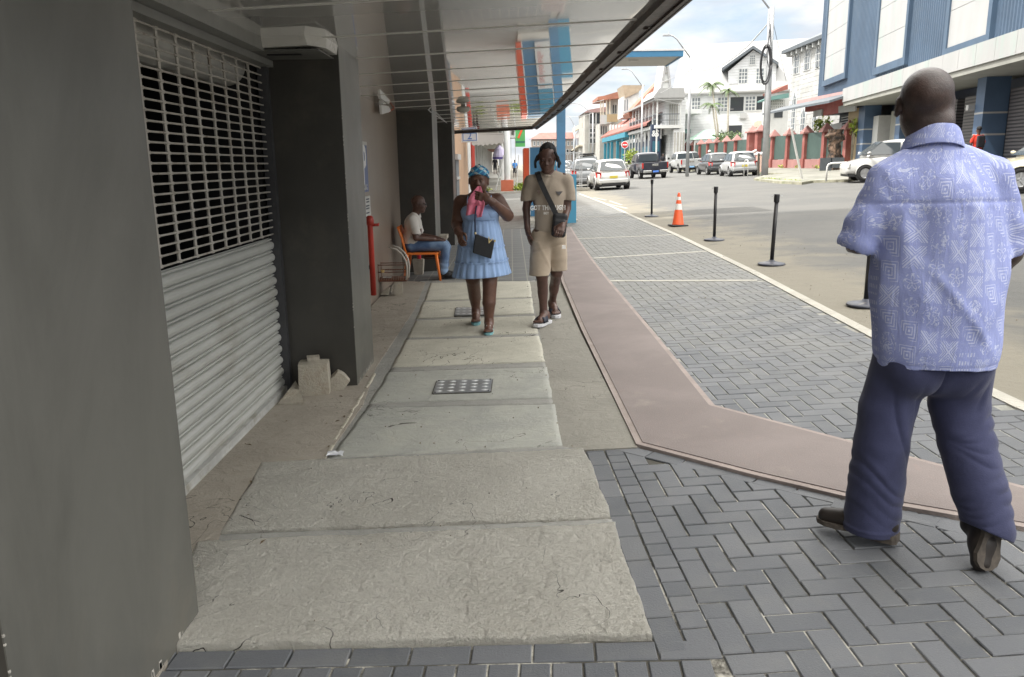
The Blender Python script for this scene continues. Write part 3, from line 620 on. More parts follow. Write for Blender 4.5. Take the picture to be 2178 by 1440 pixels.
# red and white corner shop with a sheet awning
T = bld('corner_shop', 'low shop with red and white fascia and a dark sheet awning', (21.5, 52, gz(21)))
mb = MB(); W1.rpx(mb, 1850, 246, 1745, 360, -2.5, -.5); bp(mb, 'wall', m_white, T)
mb = MB(); W1.ppx(mb, [(1722, 222), (1838, 196), (1838, 222), (1800, 234), (1800, 238), (1762, 246), (1760, 232), (1742, 236), (1722, 238)], .06, .34); bp(mb, 'red_fascia', m_redp, T)
mb = MB(); W1.ppx(mb, [(1744, 236), (1763, 232), (1761, 245), (1743, 249)], .35, .45); W1.ppx(mb, [(1799, 226), (1837, 218), (1835, 236), (1799, 240)], .35, .45); bp(mb, 'white_fascia', m_white2, T)
mb = MB(); W1.ppx(mb, [(1700, 214), (1850, 184), (1850, 190), (1700, 222)], .0, .2); bp(mb, 'pink_fascia', m_pinkw, T)
mb = MB(); a = W1.hit(1672, 231); b = W1.hit(1842, 196); vs = [W1.P(a[0], a[1], .3), W1.P(b[0], b[1], .2), W1.P(b[0], b[1]-.55, 2.0), W1.P(a[0], a[1]-.5, 2.0)]
mb.add([v+Vector((0, 0, h)) for h in (0, .14) for v in vs], [(0, 1, 2, 3), (7, 6, 5, 4), (0, 4, 5, 1), (1, 5, 6, 2), (2, 6, 7, 3), (3, 7, 4, 0)]); bp(mb, 'awning', m_dgrey, T)
mb = MB(); W1.rpx(mb, 1777, 249, 1794, 270, -.49, -.44); wn = bp(mb, 'louvre_window', m_dark, T)
mb = MB(); a = W1.hit(1777, 249); b = W1.hit(1794, 270); z_ = b[1]
while z_ < a[1]: W1.box(mb, a[0], b[0], z_, z_+.06, -.44, -.38); z_ += .16
sub(mb, 'louvre', m_white2, wn)
# --- white timber church
W2 = Wall(26, 70, 0, 1)
T = bld('timber_church', 'white clapboard church with pairs of lancet windows between the blue building and the big house', (28, 70, gz(26)))
ze = W2.hit(1680, 111)[1]; y1 = W2.hit(1679.5, 200)[0]
mb = MB(); W2.box(mb, -30, y1, -.5, ze, -14, 0); bp(mb, 'wall', m_clapw, T)
mb = MB(); W2.poly(mb, [(-30, ze-.15), (y1+.9, ze-.15), (y1+.9, ze+.15), (-30, ze+.15)], -.2, .7)
mb.add([W2.P(-30, ze+.1, .7), W2.P(y1+.9, ze+.1, .7), W2.P(y1+.9, ze+3.6, -7), W2.P(-30, ze+3.6, -7)], [(0, 1, 2, 3)]); mb.add([W2.P(-30, ze+.1, -14.7), W2.P(y1+.9, ze+.1, -14.7), W2.P(y1+.9, ze+3.6, -7), W2.P(-30, ze+3.6, -7)], [(3, 2, 1, 0)])
mb.add([W2.P(y1, ze, 0), W2.P(y1, ze+3.4, -7), W2.P(y1, ze, -14)], [(0, 1, 2)]); bp(mb, 'roof', m_dgrey, T)
mb = MB(); q = -30
while q < y1: W2.box(mb, q, q+.25, ze-.5, ze-.16, .0, .5); q += 1.3
bp(mb, 'eave_bracket', m_white, T)
def lancet(px, y0, y1_, w_=.34):
    a, zt = W2.hit(px, y0); _, zb = W2.hit(px, y1_); mb = MB()
    W2.poly(mb, [(a-w_-.16, zb-.1), (a+w_+.16, zb-.1), (a+w_+.16, zt-.5), (a, zt+.25), (a-w_-.16, zt-.5)], .0, .07); f = bp(mb, 'window', m_white, T)
    mb = MB(); W2.poly(mb, [(a-w_, zb), (a+w_, zb), (a+w_, zt-.55), (a, zt), (a-w_, zt-.55)], .071, .09); sub(mb, 'pane', m_pane, f)
    mb = MB(); W2.box(mb, a-.03, a+.03, zb, zt, .091, .13); z_ = zb+.5
    while z_ < zt-.5: W2.box(mb, a-w_, a+w_, z_-.025, z_+.025, .091, .12); z_ += .55
    sub(mb, 'glazing_bar', m_white, f)
for p in ((1693.8, 113, 155), (1699.6, 112, 154), (1716.5, 105, 147), (1722.5, 104, 146), (1741, 98, 142), (1746, 97, 141)): lancet(*p, .30)
for p in ((1692, 196, 275, .42), (1711, 230, 290, .48), (1735, 238, 270, .45)): lancet(*p)
# --- big white house facing the camera
W3 = Wall(20.6, 101, 11.1, -3.6, True)
if W3.n.y > 0: W3.n = -W3.n
T = bld('white_house', 'large two storey white wooden house with a gabled dormer, palms in front of it', (26, 100, gz(26)))
zE = W3.hit(1432, 198)[1]; sR = W3.hit(1700, 190)[0]+3
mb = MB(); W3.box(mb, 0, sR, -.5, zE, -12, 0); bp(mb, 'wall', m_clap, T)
mb = MB(); zr = zE+6.3; q = [W3.P(-.7, zE-.1, .6), W3.P(sR, zE-.1, .6), W3.P(sR, zE+2.4, -1.6), W3.P(-.4, zE+2.4, -1.6), W3.P(sR, zr, -6), W3.P(-.2, zr, -6), W3.P(sR, zE, -12.6), W3.P(-.7, zE, -12.6)]
mb.add(q, [(0, 1, 2, 3), (3, 2, 4, 5), (5, 4, 6, 7), (0, 3, 5, 7), (1, 6, 4, 2)]); W3.box(mb, -.7, sR, zE-.28, zE-.11, .3, .68); bp(mb, 'roof', m_roofw, T)
def win3(par, W, xa, ya, xb, yb, m_=None, nx=3, nz=4, arch=False, fr=.1, d=0):
    a = W.hit(xa, ya); b = W.hit(xb, yb); s0, s1 = sorted((a[0], b[0])); z0, z1 = sorted((a[1], b[1]))
    mb = MB(); W.box(mb, s0-fr, s1+fr, z0-fr*1.3, z1+fr, d, d+.08); f = bp(mb, 'window', m_white, par)
    mb = MB(); W.box(mb, s0, s1, z0, z1, d+.081, d+.1); sub(mb, 'pane', m_ or m_pane, f)
    if nx > 1 or nz > 1:
        mb = MB(); bw = min(.05, (s1-s0)*.05)
        for i in range(1, nx): q = s0+(s1-s0)*i/nx; W.box(mb, q-bw, q+bw, z0, z1, d+.101, d+.13)
        for i in range(1, nz): q = z0+(z1-z0)*i/nz; W.box(mb, s0, s1, q-bw, q+bw, d+.1005, d+.128)
        sub(mb, 'glazing_bar', m_white, f)
    return f
for a in ((1473, 209, 1488, 241), (1528, 208, 1546, 236), (1587, 206, 1605, 234)): win3(T, W3, *a)
for a in ((1554, 207, 1581, 236), (1610, 205, 1632, 233)): win3(T, W3, *a, m_=m_glass, nx=1, nz=1)
win3(T, W3, 1550, 267, 1577, 291, m_=m_glass, nx=1, nz=1); win3(T, W3, 1608, 268, 1638, 292, m_=m_glass, nx=1, nz=1); win3(T, W3, 1453, 283, 1460, 300, m_=m_glass, nx=1, nz=1)
for p in ((1442, 275, 1469, 283), ): 
    a = W3.hit(p[0], p[1]); b = W3.hit(p[2], p[3]); mb = MB(); mb.add([W3.P(a[0], a[1], .1), W3.P(b[0], a[1], .1), W3.P(b[0]+.1, b[1], 1.1), W3.P(a[0]-.1, b[1], 1.1), W3.P(a[0], b[1]-.05, .1), W3.P(b[0], b[1]-.05, .1)], [(0, 1, 2, 3), (0, 3, 4), (1, 5, 2), (4, 3, 2, 5)]); bp(mb, 'door_awning', m_green, T)
mb = MB(); a = W3.hit(1605, 262); W3.poly(mb, [W3.hit(*p) for p in ((1605, 272), (1605, 262), (1612, 258), (1625, 258), (1627, 266), (1627, 272))], .1, 1.6); bp(mb, 'porch_roof', mat('cream_porch', (.6, .5, .4), .7, .05), T)
mb = MB(); W3.rpx(mb, 1574, 241, 1588, 252, .0, .35); ac = bp(mb, 'air_conditioner', m_white2, T)
# dormer
g = [W3.hit(*p) for p in ((1549, 185), (1543, 152), (1602, 106), (1644, 136), (1649, 182))]
mb = MB(); W3.poly(mb, [g[0], (g[0][0]-.1, g[1][1]), g[2], (g[4][0], g[3][1]), g[4]], -8, -.2); dm = bp(mb, 'dormer', m_clap, T)
mb = MB(); L_ = W3.hit(1535, 152); M_ = W3.hit(1602, 104); R_ = W3.hit(1656, 140)
for a, b in ((L_, M_), (M_, R_)): mb.add([W3.P(a[0], a[1]+h, d) for d in (.45, -8) for h in (0, .34)]+[W3.P(b[0], b[1]+h, d) for d in (.45, -8) for h in (0, .34)], [(0, 1, 5, 4), (1, 3, 7, 5), (3, 2, 6, 7), (2, 0, 4, 6), (0, 2, 3, 1), (4, 5, 7, 6)])
mb.build('dormer_roof', m_dgrey, dm)
for a in ((1596, 118, 1605, 136), (1573, 147, 1588, 176), (1610, 146, 1623, 176)):
    f = win3(T, W3, *a, d=-.19)
mb = MB(); W3.rpx(mb, 1549, 184, 1650, 187, -.19, .1); mb.build('dormer_sill', m_white, dm)
# pale green tent roof and green/red canopy bits in the garden
TT = thing('garden_pavilion', 'pale green hipped pavilion roof above the red pillared fence', 'pavilion', (23, 92, gz(22)))
a, b, c_, d_ = PY(1474, 297, 92), PY(1545, 293, 92), PY(1500, 276, 94), PY(1520, 275, 94)
mb = MB(); o = Vector((0, 5, 0)); mb.add([a, b, b+o, a+o, c_+Vector((0, .5, 0)), d_+Vector((0, .5, 0))], [(0, 1, 5, 4), (1, 2, 5), (2, 3, 4, 5), (3, 0, 4), (3, 2, 1, 0)]); fix(mb.build('roof', mat('pale_green_roof', (.36, .50, .42), .6, .06, .6), TT), TT)
mb = MB()
for p in (a, b, b+o, a+o): mb.box(p.x-.08 if p is not a else p.x+.2, p.x+.08 if p is not a else p.x+.36, p.y+.2, p.y+.36, gz(22)-.2, p.z)
bp(mb, 'post', m_white, TT)
TT = thing('side_porch', 'small porch with red roof and green blind between the house and the church', 'porch', (29, 86, gz(26)))
W5 = Wall(0, 88, 1, 0, True)
mb = MB(); W5.ppx(mb, [(1640, 196), (1676, 179), (1676, 190), (1642, 200)], -3, .0); fix(mb.build('roof', m_redroof, TT), TT)
mb = MB(); W5.ppx(mb, [(1617, 214), (1640, 205), (1676, 198), (1676, 208), (1640, 213), (1617, 217)], -1, .3); fix(mb.build('blind', m_green, TT), TT)
mb = MB(); W5.rpx(mb, 1641, 210, 1678, 330, -3, -1.05); fix(mb.build('wall', m_white, TT), TT)
mb = MB(); W5.rpx(mb, 1644, 212, 1674, 234, -1.04, -.98); W5.rpx(mb, 1654, 233, 1671, 249, -1.04, -.98); f = bp(mb, 'window', m_glass, TT)
mb = MB()
for i in range(8): q = W5.hit(1645+i*4, 212)[0]; W5.box(mb, q-.07, q+.07, W5.hit(1645, 234)[1], W5.hit(1645, 212)[1], -.975, -.92)
for yy in (217, 223, 229): z_ = W5.hit(1650, yy)[1]; W5.box(mb, W5.hit(1644, 212)[0], W5.hit(1674, 212)[0], z_-.06, z_+.06, -.974, -.925)
fix(mb.build('glazing_bar', m_white, TT), TT)
# --- street row on the right: plane x = 16.5
W6 = Wall(16.5, 92, 0, 1); W7 = Wall(16.5, 92.3, 1, 0, True)
if W7.n.y > 0: W7.n = -W7.n
T = bld('balcony_house', 'white corner house with an upstairs balcony, slender posts and a steep gable', (18, 95, gz(17)))
mb = MB(); W7.box(mb, 1.3, 3.6, 4.6, W7.hit(1400, 205)[1], -24, -1.6); W7.box(mb, 1.7, 3.6, -.3, 4.6, -24, -1.6); W7.box(mb, 2.0, 3.3, -.3, W7.hit(1400, 276)[1], -1.6, -.1); bp(mb, 'wall', m_clap, T)
zb = W7.hit(1400, 268)[1]; zt = W7.hit(1400, 214)[1]
mb = MB(); W7.box(mb, -.15, 3.0, zb-.25, zb+.1, -24, .1); bp(mb, 'balcony_floor', m_white, T)
mb = MB(); W7.box(mb, -.4, 3.0, zt, zt+.25, -24, .4); W7.poly(mb, [(-.6, zt+.25), (3.1, zt+.25), (2.9, zt+1.3), (.2, zt+1.3)], -8, .5); bp(mb, 'roof', m_roofw, T)
mb = MB()
for s_ in (0, 2.62): W7.box(mb, s_, s_+.16, -.3, zt, -.16, 0)
for yy in range(1, 9): W7.box(mb, 0, .15, -.3, zt, -.16-yy*2.6, -yy*2.6)
bp(mb, 'post', m_white, T)
mb = MB(); zr_ = zb+1.25
W7.box(mb, .16, 2.6, zr_, zr_+.1, -.1, -.04); W7.box(mb, .03, .09, zr_, zr_+.1, -22, -.2); W7.box(mb, .16, 2.6, zb+.6, zb+.66, -.1, -.04); W7.box(mb, .03, .09, zb+.7, zb+.85, -22, -.2)
for i in range(14): W7.box(mb, .25+i*.17, .28+i*.17, zb+.1, zr_, -.09, -.05)
for i in range(60): W7.box(mb, .04, .08, zb+.1, zr_, -.5-i*.36, -.46-i*.36)
bp(mb, 'railing', m_dgrey, T)
mb = MB()
for i in range(4): W7.box(mb, 1.75+i*.28, 1.86+i*.28, zb+.1, zt-.3, -1.59, -1.5); W7.box(mb, 2.1+i*.33, 2.24+i*.33, .3, W7.hit(1400, 282)[1], -.099, -.03)
bp(mb, 'louvre_shutter', m_grey, T)
# steep gable with grey barge boards
ap = W7.hit(1421, 118); gl = W7.hit(1407, 203); gr = W7.hit(1431, 203)
mb = MB(); W7.poly(mb, [gl, gr, ap], -6, -.9); gb = bp(mb, 'gable', m_white, T)
mb = MB()
for a, b in ((gl, ap), (gr, ap)):
    mb.tube([W7.P(a[0], a[1], -.8), W7.P(b[0], b[1], -.8)], .16, 4)
split(mb, 'barge_board', mat('grey_board', (.33, .33, .33), .7, .08), gb)
mb = MB()
for i in range(5): W7.box(mb, (gl[0]+gr[0])/2-.5+.1*i, (gl[0]+gr[0])/2+.5-.1*i, gl[1]+.6+i*.9, gl[1]+.75+i*.9, -.89, -.8)
mb.build('ornament', m_grey, gb)
# shop with the white lettered sign
T = bld('lettered_shop', 'dark blue shop front with big white letters under a white gable', (19, 104, gz(17)))
mb = MB(); W6.rpx(mb, 1387, 265, 1338, 345, -1.1, -.85); W7.rpx(mb, 1388, 264, 1405, 325, -1.5, -.6); bp(mb, 'shop_front', m_navy, T)
mb = MB(); W6.rpx(mb, 1376, 310, 1352, 332, -.84, -.8); W7.rpx(mb, 1390, 300, 1404, 322, -.59, -.55); bp(mb, 'shop_window', m_turqd, T)
mb = MB(); W6.rpx(mb, 1384, 233, 1330, 262, -6, -1.8); bp(mb, 'wall', m_white, T)
gp_ = [W7.hit(*p) for p in ((1338, 233), (1347, 200), (1403, 173), (1412, 190), (1412, 215))]
W8 = Wall(13, 112, 1, 0, True)
if W8.n.y > 0: W8.n = -W8.n
gp_ = [W8.hit(*p) for p in ((1345, 246), (1345, 232), (1404, 172), (1425, 190), (1425, 246))]
mb = MB(); W8.poly(mb, gp_, -6, 0); bp(mb, 'gable_wall', m_white, T)
mb = MB(); a, b = W8.hit(1335, 241), W8.hit(1404, 170)
W8.poly(mb, [(a[0], a[1]), (a[0]+.3, a[1]-.6), (b[0], b[1]-.7), (b[0], b[1])], -5, .5); bp(mb, 'roof', m_orange, T)
c_ = W8.hit(1430, 190); mb = MB(); W8.poly(mb, [b, (b[0], b[1]-.5), (c_[0], c_[1]-.5), (c_[0], c_[1])], -6, .5); bp(mb, 'roof', m_grey, T)
win3(T, W8, 1397, 186, 1405, 198, m_=m_glass, nx=1, nz=1)
def text(s, name, par, m_, size, W=None, sp=None, ext=.02, a0=0, z0=0, d=.01, sx=1.0, rotM=None, bold=0):
    cu = bpy.data.curves.new(name, 'FONT'); cu.body = s; cu.size = size; cu.extrude = ext; cu.align_x = 'CENTER'; cu.align_y = 'CENTER'; cu.offset = bold; cu.resolution_u = 2
    t = bpy.data.objects.new(name, cu); SC.collection.objects.link(t); dg = bpy.context.evaluated_depsgraph_get()
    me = bpy.data.meshes.new_from_object(t.evaluated_get(dg)); bpy.data.objects.remove(t); me.materials.clear(); me.materials.append(m_)
    if W is not None:
        e = W.e if W.e.cross(Vector((0, 0, 1))).dot(W.n) > 0 else -W.e
        M = Matrix((( e.x*sx, 0, W.n.x), (e.y*sx, 0, W.n.y), (0, 1, 0))).to_4x4(); M.translation = W.P(a0, z0, d)
    else: M = rotM
    me.transform(M); me.name = name; o = bpy.data.objects.new(name, me); SC.collection.objects.link(o); o.parent = par; return o
m_letter = mat('white_letter', (.8, .8, .8), .5, .03)
a, z_ = W6.hit(1364, 287); fix(text('AHMAN', 'sign_lettering', T, m_letter, 2.3, W6, a0=a, z0=z_, d=-.83, ext=.03, sx=2.3, bold=.05), T); a, z_ = W7.hit(1396, 284); fix(text('&S', 'sign_lettering', T, m_letter, .95, W7, a0=a, z0=z_, d=-.58, ext=.02, sx=.8, bold=.03), T)
# turquoise shop
T = bld('turquoise_shop', 'shop with a turquoise awning board and turquoise posts under a red sheet roof', (19, 125, gz(17)))
mb = MB(); W6.rpx(mb, 1338, 281, 1288, 303, -2, .6); bp(mb, 'awning_board', m_turq, T)
mb = MB()
for px_ in (1291, 1298, 1306, 1318, 1330): a = W6.hit(px_, 303)[0]; W6.box(mb, a-.22, a+.22, -.3, W6.hit(1300, 303)[1], .1, .5)
bp(mb, 'post', m_turq, T)
mb = MB(); W6.rpx(mb, 1338, 300, 1288, 345, -6, -2.0); bp(mb, 'shop_front', m_turqd, T)
mb = MB(); W6.rpx(mb, 1338, 262, 1280, 281, -5, -1.2); bp(mb, 'wall', m_grey, T)
mb = MB()
for px_ in range(1284, 1338, 6): W6.rpx(mb, px_+2.5, 265, px_, 280, -1.19, -1.0)
bp(mb, 'louvre_shutter', m_white, T)
mb = MB(); a = W6.hit(1385, 262); b = W6.hit(1284, 262); z0, z1 = a[1], W6.hit(1330, 244)[1]
mb.add([W6.P(a[0], z0, .5), W6.P(b[0], z0, .5), W6.P(b[0], z1+.4, -3.2), W6.P(a[0], z1+.4, -3.2), W6.P(a[0], z0-.25, .5), W6.P(b[0], z0-.25, .5)], [(0, 1, 2, 3), (0, 4, 5, 1)]); bp(mb, 'roof', m_redroof, T)
# tan roofed house and orange roofed house with balcony
T = bld('tan_roof_house', 'tall house with a tan sheet roof behind the turquoise shop', (21, 128, gz(18)))
W9 = Wall(15, 130, 1, 0, True)
if W9.n.y > 0: W9.n = -W9.n
mb = MB(); W9.ppx(mb, [(1325, 181), (1372, 181), (1358, 196), (1330, 208)], -7, -.1); bp(mb, 'roof', m_tanroof, T)
mb = MB(); W9.ppx(mb, [(1326, 205), (1360, 192), (1362, 250), (1324, 250)], -6, -.5); bp(mb, 'wall', m_white, T)
for p in ((1329, 212, 1331, 236), (1334, 211, 1336, 235)): win3(T, W9, *p, m_=m_pane, nx=1, nz=1, d=-.5)
T = bld('orange_roof_house', 'house with an orange roof over an open upstairs balcony with a tan parapet', (18, 148, gz(17)))
W10 = Wall(16.4, 145, 1, 0, True)
if W10.n.y > 0: W10.n = -W10.n
mb = MB(); W10.ppx(mb, [(1271, 206), (1284, 204), (1325, 192), (1325, 208), (1284, 213), (1271, 213)], -9, .4); bp(mb, 'roof', m_orange, T)
mb = MB(); W10.rpx(mb, 1291, 243, 1314, 259, -.4, 0); bp(mb, 'parapet', m_tan, T)
mb = MB(); W10.rpx(mb, 1277, 245, 1290.5, 264, -.4, 0); bp(mb, 'parapet', m_white2, T)
mb = MB()
for q in (1277, 1282, 1289, 1296): W10.rpx(mb, q, 210, q+2, 262, -.3, -.05)
bp(mb, 'post', m_beige, T)
mb = MB(); W10.rpx(mb, 1303, 207, 1326, 262, -8, -1.5); W10.rpx(mb, 1277, 262, 1326, 345, -8, -.8); bp(mb, 'wall', m_grey, T)
mb = MB()
for q in (1279, 1284, 1289, 1306, 1311): W10.rpx(mb, q, 268 if q < 1300 else 222, q+2.2, 285 if q < 1300 else 240, -.79 if q < 1300 else -1.49, -.7 if q < 1300 else -1.4)
bp(mb, 'window', m_glass, T)
T = bld('grey_office', 'grey three storey building with tall narrow window strips', (18, 165, gz(17)))
W11 = Wall(16.4, 160, 1, 0, True)
if W11.n.y > 0: W11.n = -W11.n
mb = MB(); W11.rpx(mb, 1244, 238, 1292, 345, -14, 0); bp(mb, 'wall', m_grey, T)
mb = MB(); W11.ppx(mb, [(1241, 240), (1250, 234), (1282, 228), (1300, 228), (1300, 238)], -14, .5); bp(mb, 'roof', m_pinkroof, T)
for r_, (ya, yb) in enumerate(((241, 263), (274, 281), (284, 291), (295, 304))):
    for xa, xb in ((1255, 1259), (1262.5, 1265.5), (1268.5, 1276)): win3(T, W11, xa, ya, xb, yb, m_=m_glass, nx=1, nz=1)
mb = MB()
for q in (1252.5, 1261, 1267.2): W11.rpx(mb, q, 240, q+.9, 322, .081, .35)
W11.rpx(mb, 1252, 267, 1278, 268.5, .081, .3); bp(mb, 'mullion', m_white2, T)
T = bld('cream_building', 'low cream and white building with a band of dark blue windows down the street', (18, 195, gz(17)))
W12 = Wall(16.2, 190, .05, 1)
mb = MB(); W12.rpx(mb, 1243, 262, 1222, 345, -10, 0); bp(mb, 'wall', m_white2, T)
mb = MB(); W12.ppx(mb, [(1243, 270), (1243, 262), (1222, 272), (1222, 281)], .0, .5); W12.rpx(mb, 1243, 311, 1222, 320, .0, 1.2); bp(mb, 'cream_band', m_beige, T)
for q in (1225, 1228.5, 1232, 1236): win3(T, W12, q+2.6, 292, q, 310, m_=m_glassb, nx=1, nz=1)
T = bld('red_roof_block', 'long pinkish building with a dull red roof closing the view down the street', (11, 225, gz(11)))
W13 = Wall(11, 225, 1, .0, True)
if W13.n.y > 0: W13.n = -W13.n
mb = MB(); W13.rpx(mb, 1131, 296, 1219, 352, -10, 0); bp(mb, 'wall', mat('pinkish_wall', (.30, .26, .235), .8, .12, .3, dirt=(.22, .2, .17), dscale=.3), T)
mb = MB(); a, b, c_, d_ = W13.hit(1127, 296), W13.hit(1221, 293), W13.hit(1150, 284), W13.hit(1221, 280); mb.add([W13.P(a[0], a[1], .6), W13.P(b[0], a[1], .6), W13.P(b[0], d_[1], -5), W13.P(c_[0], d_[1], -5), W13.P(a[0], a[1], -10)], [(0, 1, 2, 3), (0, 3, 4)]); bp(mb, 'roof', m_redroof, T)
for q in range(1135, 1216, 8): win3(T, W13, q, 301, q+3.2, 309, m_=m_pane, nx=1, nz=1)
for q in range(1205, 1216, 8): win3(T, W13, q, 318, q+4, 328, m_=m_glass, nx=1, nz=1)
# --- left side beyond the arcade
T = bld('peach_shop', 'peach coloured wall with a dark doorway right after the grey pillars', (-3.5, 24, 0))
m_peach = mat('peach_render', (.42, .27, .17), .8, .08, .8, dirt=(.32, .2, .12), dscale=1)
W14 = Wall(-1.75, 24, 0, 1, True)
mb = MB(); W14.box(mb, -4.3, 8.5, -.2, 7, -8, 0); bp(mb, 'wall', m_peach, T)
mb = MB(); a = W14.hit(966, 336); b = W14.hit(975, 430); W14.box(mb, a[0], b[0], -.1, a[1], 0.0, .05); dr = bp(mb, 'door', m_dgrey, T)
mb = MB(); z_ = W14.hit(970, 379)[1]; W14.box(mb, a[0], b[0]+.03, z_-.04, z_+.04, .051, .08); W14.box(mb, a[0]-.1, b[0]+.12, a[1]-.05, a[1]+.12, .0, .12); mb.build('door_rail', m_white2, dr)
mb = MB(); W14.box(mb, 8.5, 10.6, -.2, 7, -8, .03); bp(mb, 'white_pier', m_white, T)
mb = MB(); mb.tube([(-1.66, 34.9, 0), (-1.66, 34.9, 6.5)], .10, 10); bp(mb, 'downpipe', mat('red_pipe', (.42, .05, .035), .5, .08), T)
T = bld('white_arcade', 'row of white fronted shops with columns down the left side of the street', (-4, 80, 0))
W15 = Wall(-2.75, 60, 0, 1, True)
mb = MB(); W15.box(mb, -24, 150, -.2, 8.5, -8, -.5); bp(mb, 'wall', m_grey, T)
mb = MB(); q = -23
while q < 60: W15.box(mb, q, q+.8, -.2, 3.6, -.5, -.1); W15.box(mb, q+1.4, q+1.7, -.2, 3.6, -.5, -.2); q += 4.6
bp(mb, 'pilaster', m_white, T)
mb = MB(); q = -21
while q < 50: W15.box(mb, q, q+2, .2, 2.9, -.49, -.35); q += 4.6
bp(mb, 'shop_window', m_pane, T)
mb = MB(); W15.box(mb, -20, -18.9, .0, 3.2, -.1, .05); bp(mb, 'red_shutter', mat('dark_red_door', (.35, .05, .05), .6, .1), T)
mb = MB(); W15.box(mb, 5, 50, -.2, .45, -.1, 1.9); W15.box(mb, 3.6, 5, -.2, .22, -.1, 1.9); bp(mb, 'step', m_grey, T)
mb = MB(); W15.box(mb, -24, 40, 3.55, 4.2, -.4, 2.1); bp(mb, 'gallery', m_white, T)
mb = MB(); W15.box(mb, -24, 40, 3.35, 3.54, -.4, 2.0); W15.box(mb, -24, 40, 4.21, 4.9, -.4, .3); bp(mb, 'gallery_soffit', m_grey, T)
mb = MB(); W15.poly(mb, [(40, 3.3), (62, 3.3), (62, 3.9), (40, 3.9)], -.4, 2.6); bp(mb, 'red_awning', m_redroof, T)
mb = MB()
for q in (12, 24, 36): mb.lathe([(.16, -.2), (.16, 3.35)], c=(-.85, 60+q, 0), n=12)
bp(mb, 'column', m_white, T)
# scalloped grey awning and the shop box signs
W16 = Wall(0, 30, 1, 0, True)
if W16.n.y > 0: W16.n = -W16.n
t = thing('box_sign', 'white box sign with a blue border and figure hanging over the left walkway', 'sign', (-1.2, 22, 2.2))
W17 = Wall(0, 22, 1, 0, True)
if W17.n.y > 0: W17.n = -W17.n
mb = MB(); W17.rpx(mb, 981, 280, 1016, 302, -.25, 0); fix(mb.build('box', m_letter, t), t)
mb = MB(); a = W17.hit(984, 283); b = W17.hit(1014, 299); m_signblue = mat('sign_blue', (.08, .22, .6), .5, .03)
for (s0, s1, z0, z1) in ((a[0], b[0], b[1], b[1]+.016), (a[0], b[0], a[1]-.016, a[1]), (a[0], a[0]+.016, b[1], a[1]), (b[0]-.016, b[0], b[1], a[1])): W17.box(mb, s0, s1, z0, z1, .001, .012)
fix(mb.build('border', m_signblue, t), t)
fix(text('2', 'sign_figure', t, m_signblue, .27, W17, a0=(a[0]+b[0])/2, z0=(a[1]+b[1])/2+.02, d=.012, ext=.006), t)
mb = MB(); a = W17.hit(981, 280); W17.box(mb, a[0]-.35, a[0]-.005, a[1]-.04, a[1], -.15, -.1); fix(mb.build('bracket', m_dgrey, t), t)
t = thing('scalloped_awning', 'grey scalloped awning over the left walkway beyond the box sign', 'awning', (-1, 29.5, 3))
mb = MB(); pts = [W16.hit(1003, 286)]
xs_ = np.linspace(1003, 1071, 15)
for i, q in enumerate(xs_): pts.append(W16.hit(q, 308+(2.5 if i % 2 else -1)-max(0, (q-1030))*.10))
pts.append(W16.hit(1071, 286)); W16.poly(mb, pts, -.05, 0); fix(mb.build('valance', mat('grey_canvas', (.42, .42, .41), .8, .08, 1), t), t)
mb = MB(); a = W16.hit(1003, 286); b = W16.hit(1071, 286); W16.box(mb, a[0], b[0], a[1], a[1]+.05, -1.6, .0); fix(mb.build('canvas_top', mat('grey_canvas_top', (.4, .4, .39), .8, .08, 1), t), t)
# white gallery end, above the awning
t = thing('timber_gallery', 'pale timber gallery front hanging over the far end of the left walkway', 'building', (-1, 52, 3))
W18 = Wall(0, 52, 1, 0, True)
if W18.n.y > 0: W18.n = -W18.n
mb = MB(); W18.rpx(mb, 1018, 270, 1098, 276, -2, 0); W18.rpx(mb, 1025, 289, 1098, 293, -2, 0)
bp(mb, 'beam', m_white, t)
mb = MB()
for q in range(1022, 1098, 9): W18.rpx(mb, q, 276, q+2.5, 289, -.3, -.05)
fix(mb.build('baluster', m_white, t), t)
mb = MB(); W18.rpx(mb, 1026, 276, 1097, 289, -2, -1.8); fix(mb.build('back_panel', m_grey, t), t)
mb = MB()
for q in (1086, 1095): W18.rpx(mb, q, 290, q+2, 365, -.3, -.1)
bp(mb, 'post', m_grey, t)
# ---------------- vehicles ----------------
m_tyre = mat('tyre_rubber', (.022, .022, .022), .85, .2, 10); m_rim = mat('alloy_rim', (.45, .45, .45), .35, .05, 5, metal=.7)
m_lred = newmat('tail_lens', (.42, .03, .025), .2); m_lwhite = newmat('clear_lens', (.6, .6, .58), .2); m_plas = mat('black_plastic', (.02, .02, .021), .6, .1)
m_cglass = newmat('car_glass', (.045, .055, .06), .05, .9); m_chrome = newmat('chrome', (.55, .55, .54), .22, .5, .9)
m_yplate = newmat('yellow_plate', (.62, .50, .06), .5); m_bplate = newmat('blue_plate', (.10, .25, .75), .5); m_lbplate = newmat('light_blue_plate', (.30, .55, .85), .5)
def paint(name, c): 
    m = newmat(name, c, .28); m.node_tree.nodes['Principled BSDF'].inputs['Coat Weight'].default_value = .7; X.T = m.node_tree
    setc(m, mixc(noise(geo(), 2.2, 5).ss(.4, .8)*.35, c, tuple(q*.75+.03 for q in c))); return m
def rings(st, f, n=None): return [f(*s_) for s_ in st]
def body_ring(y, hw, zb, zt, cr=.9):
    h = zt-zb; half = [(0, zb), (hw*.75, zb), (hw*.95, zb+.10*h), (hw, zb+.38*h), (hw*.99, zb+.66*h), (hw*.95, zb+.90*h), (hw*cr, zt), (hw*.5, zt+.012), (0, zt+.02)]
    return [Vector((x, y, z)) for x, z in half]+[Vector((-x, y, z)) for x, z in half[-2:0:-1]]
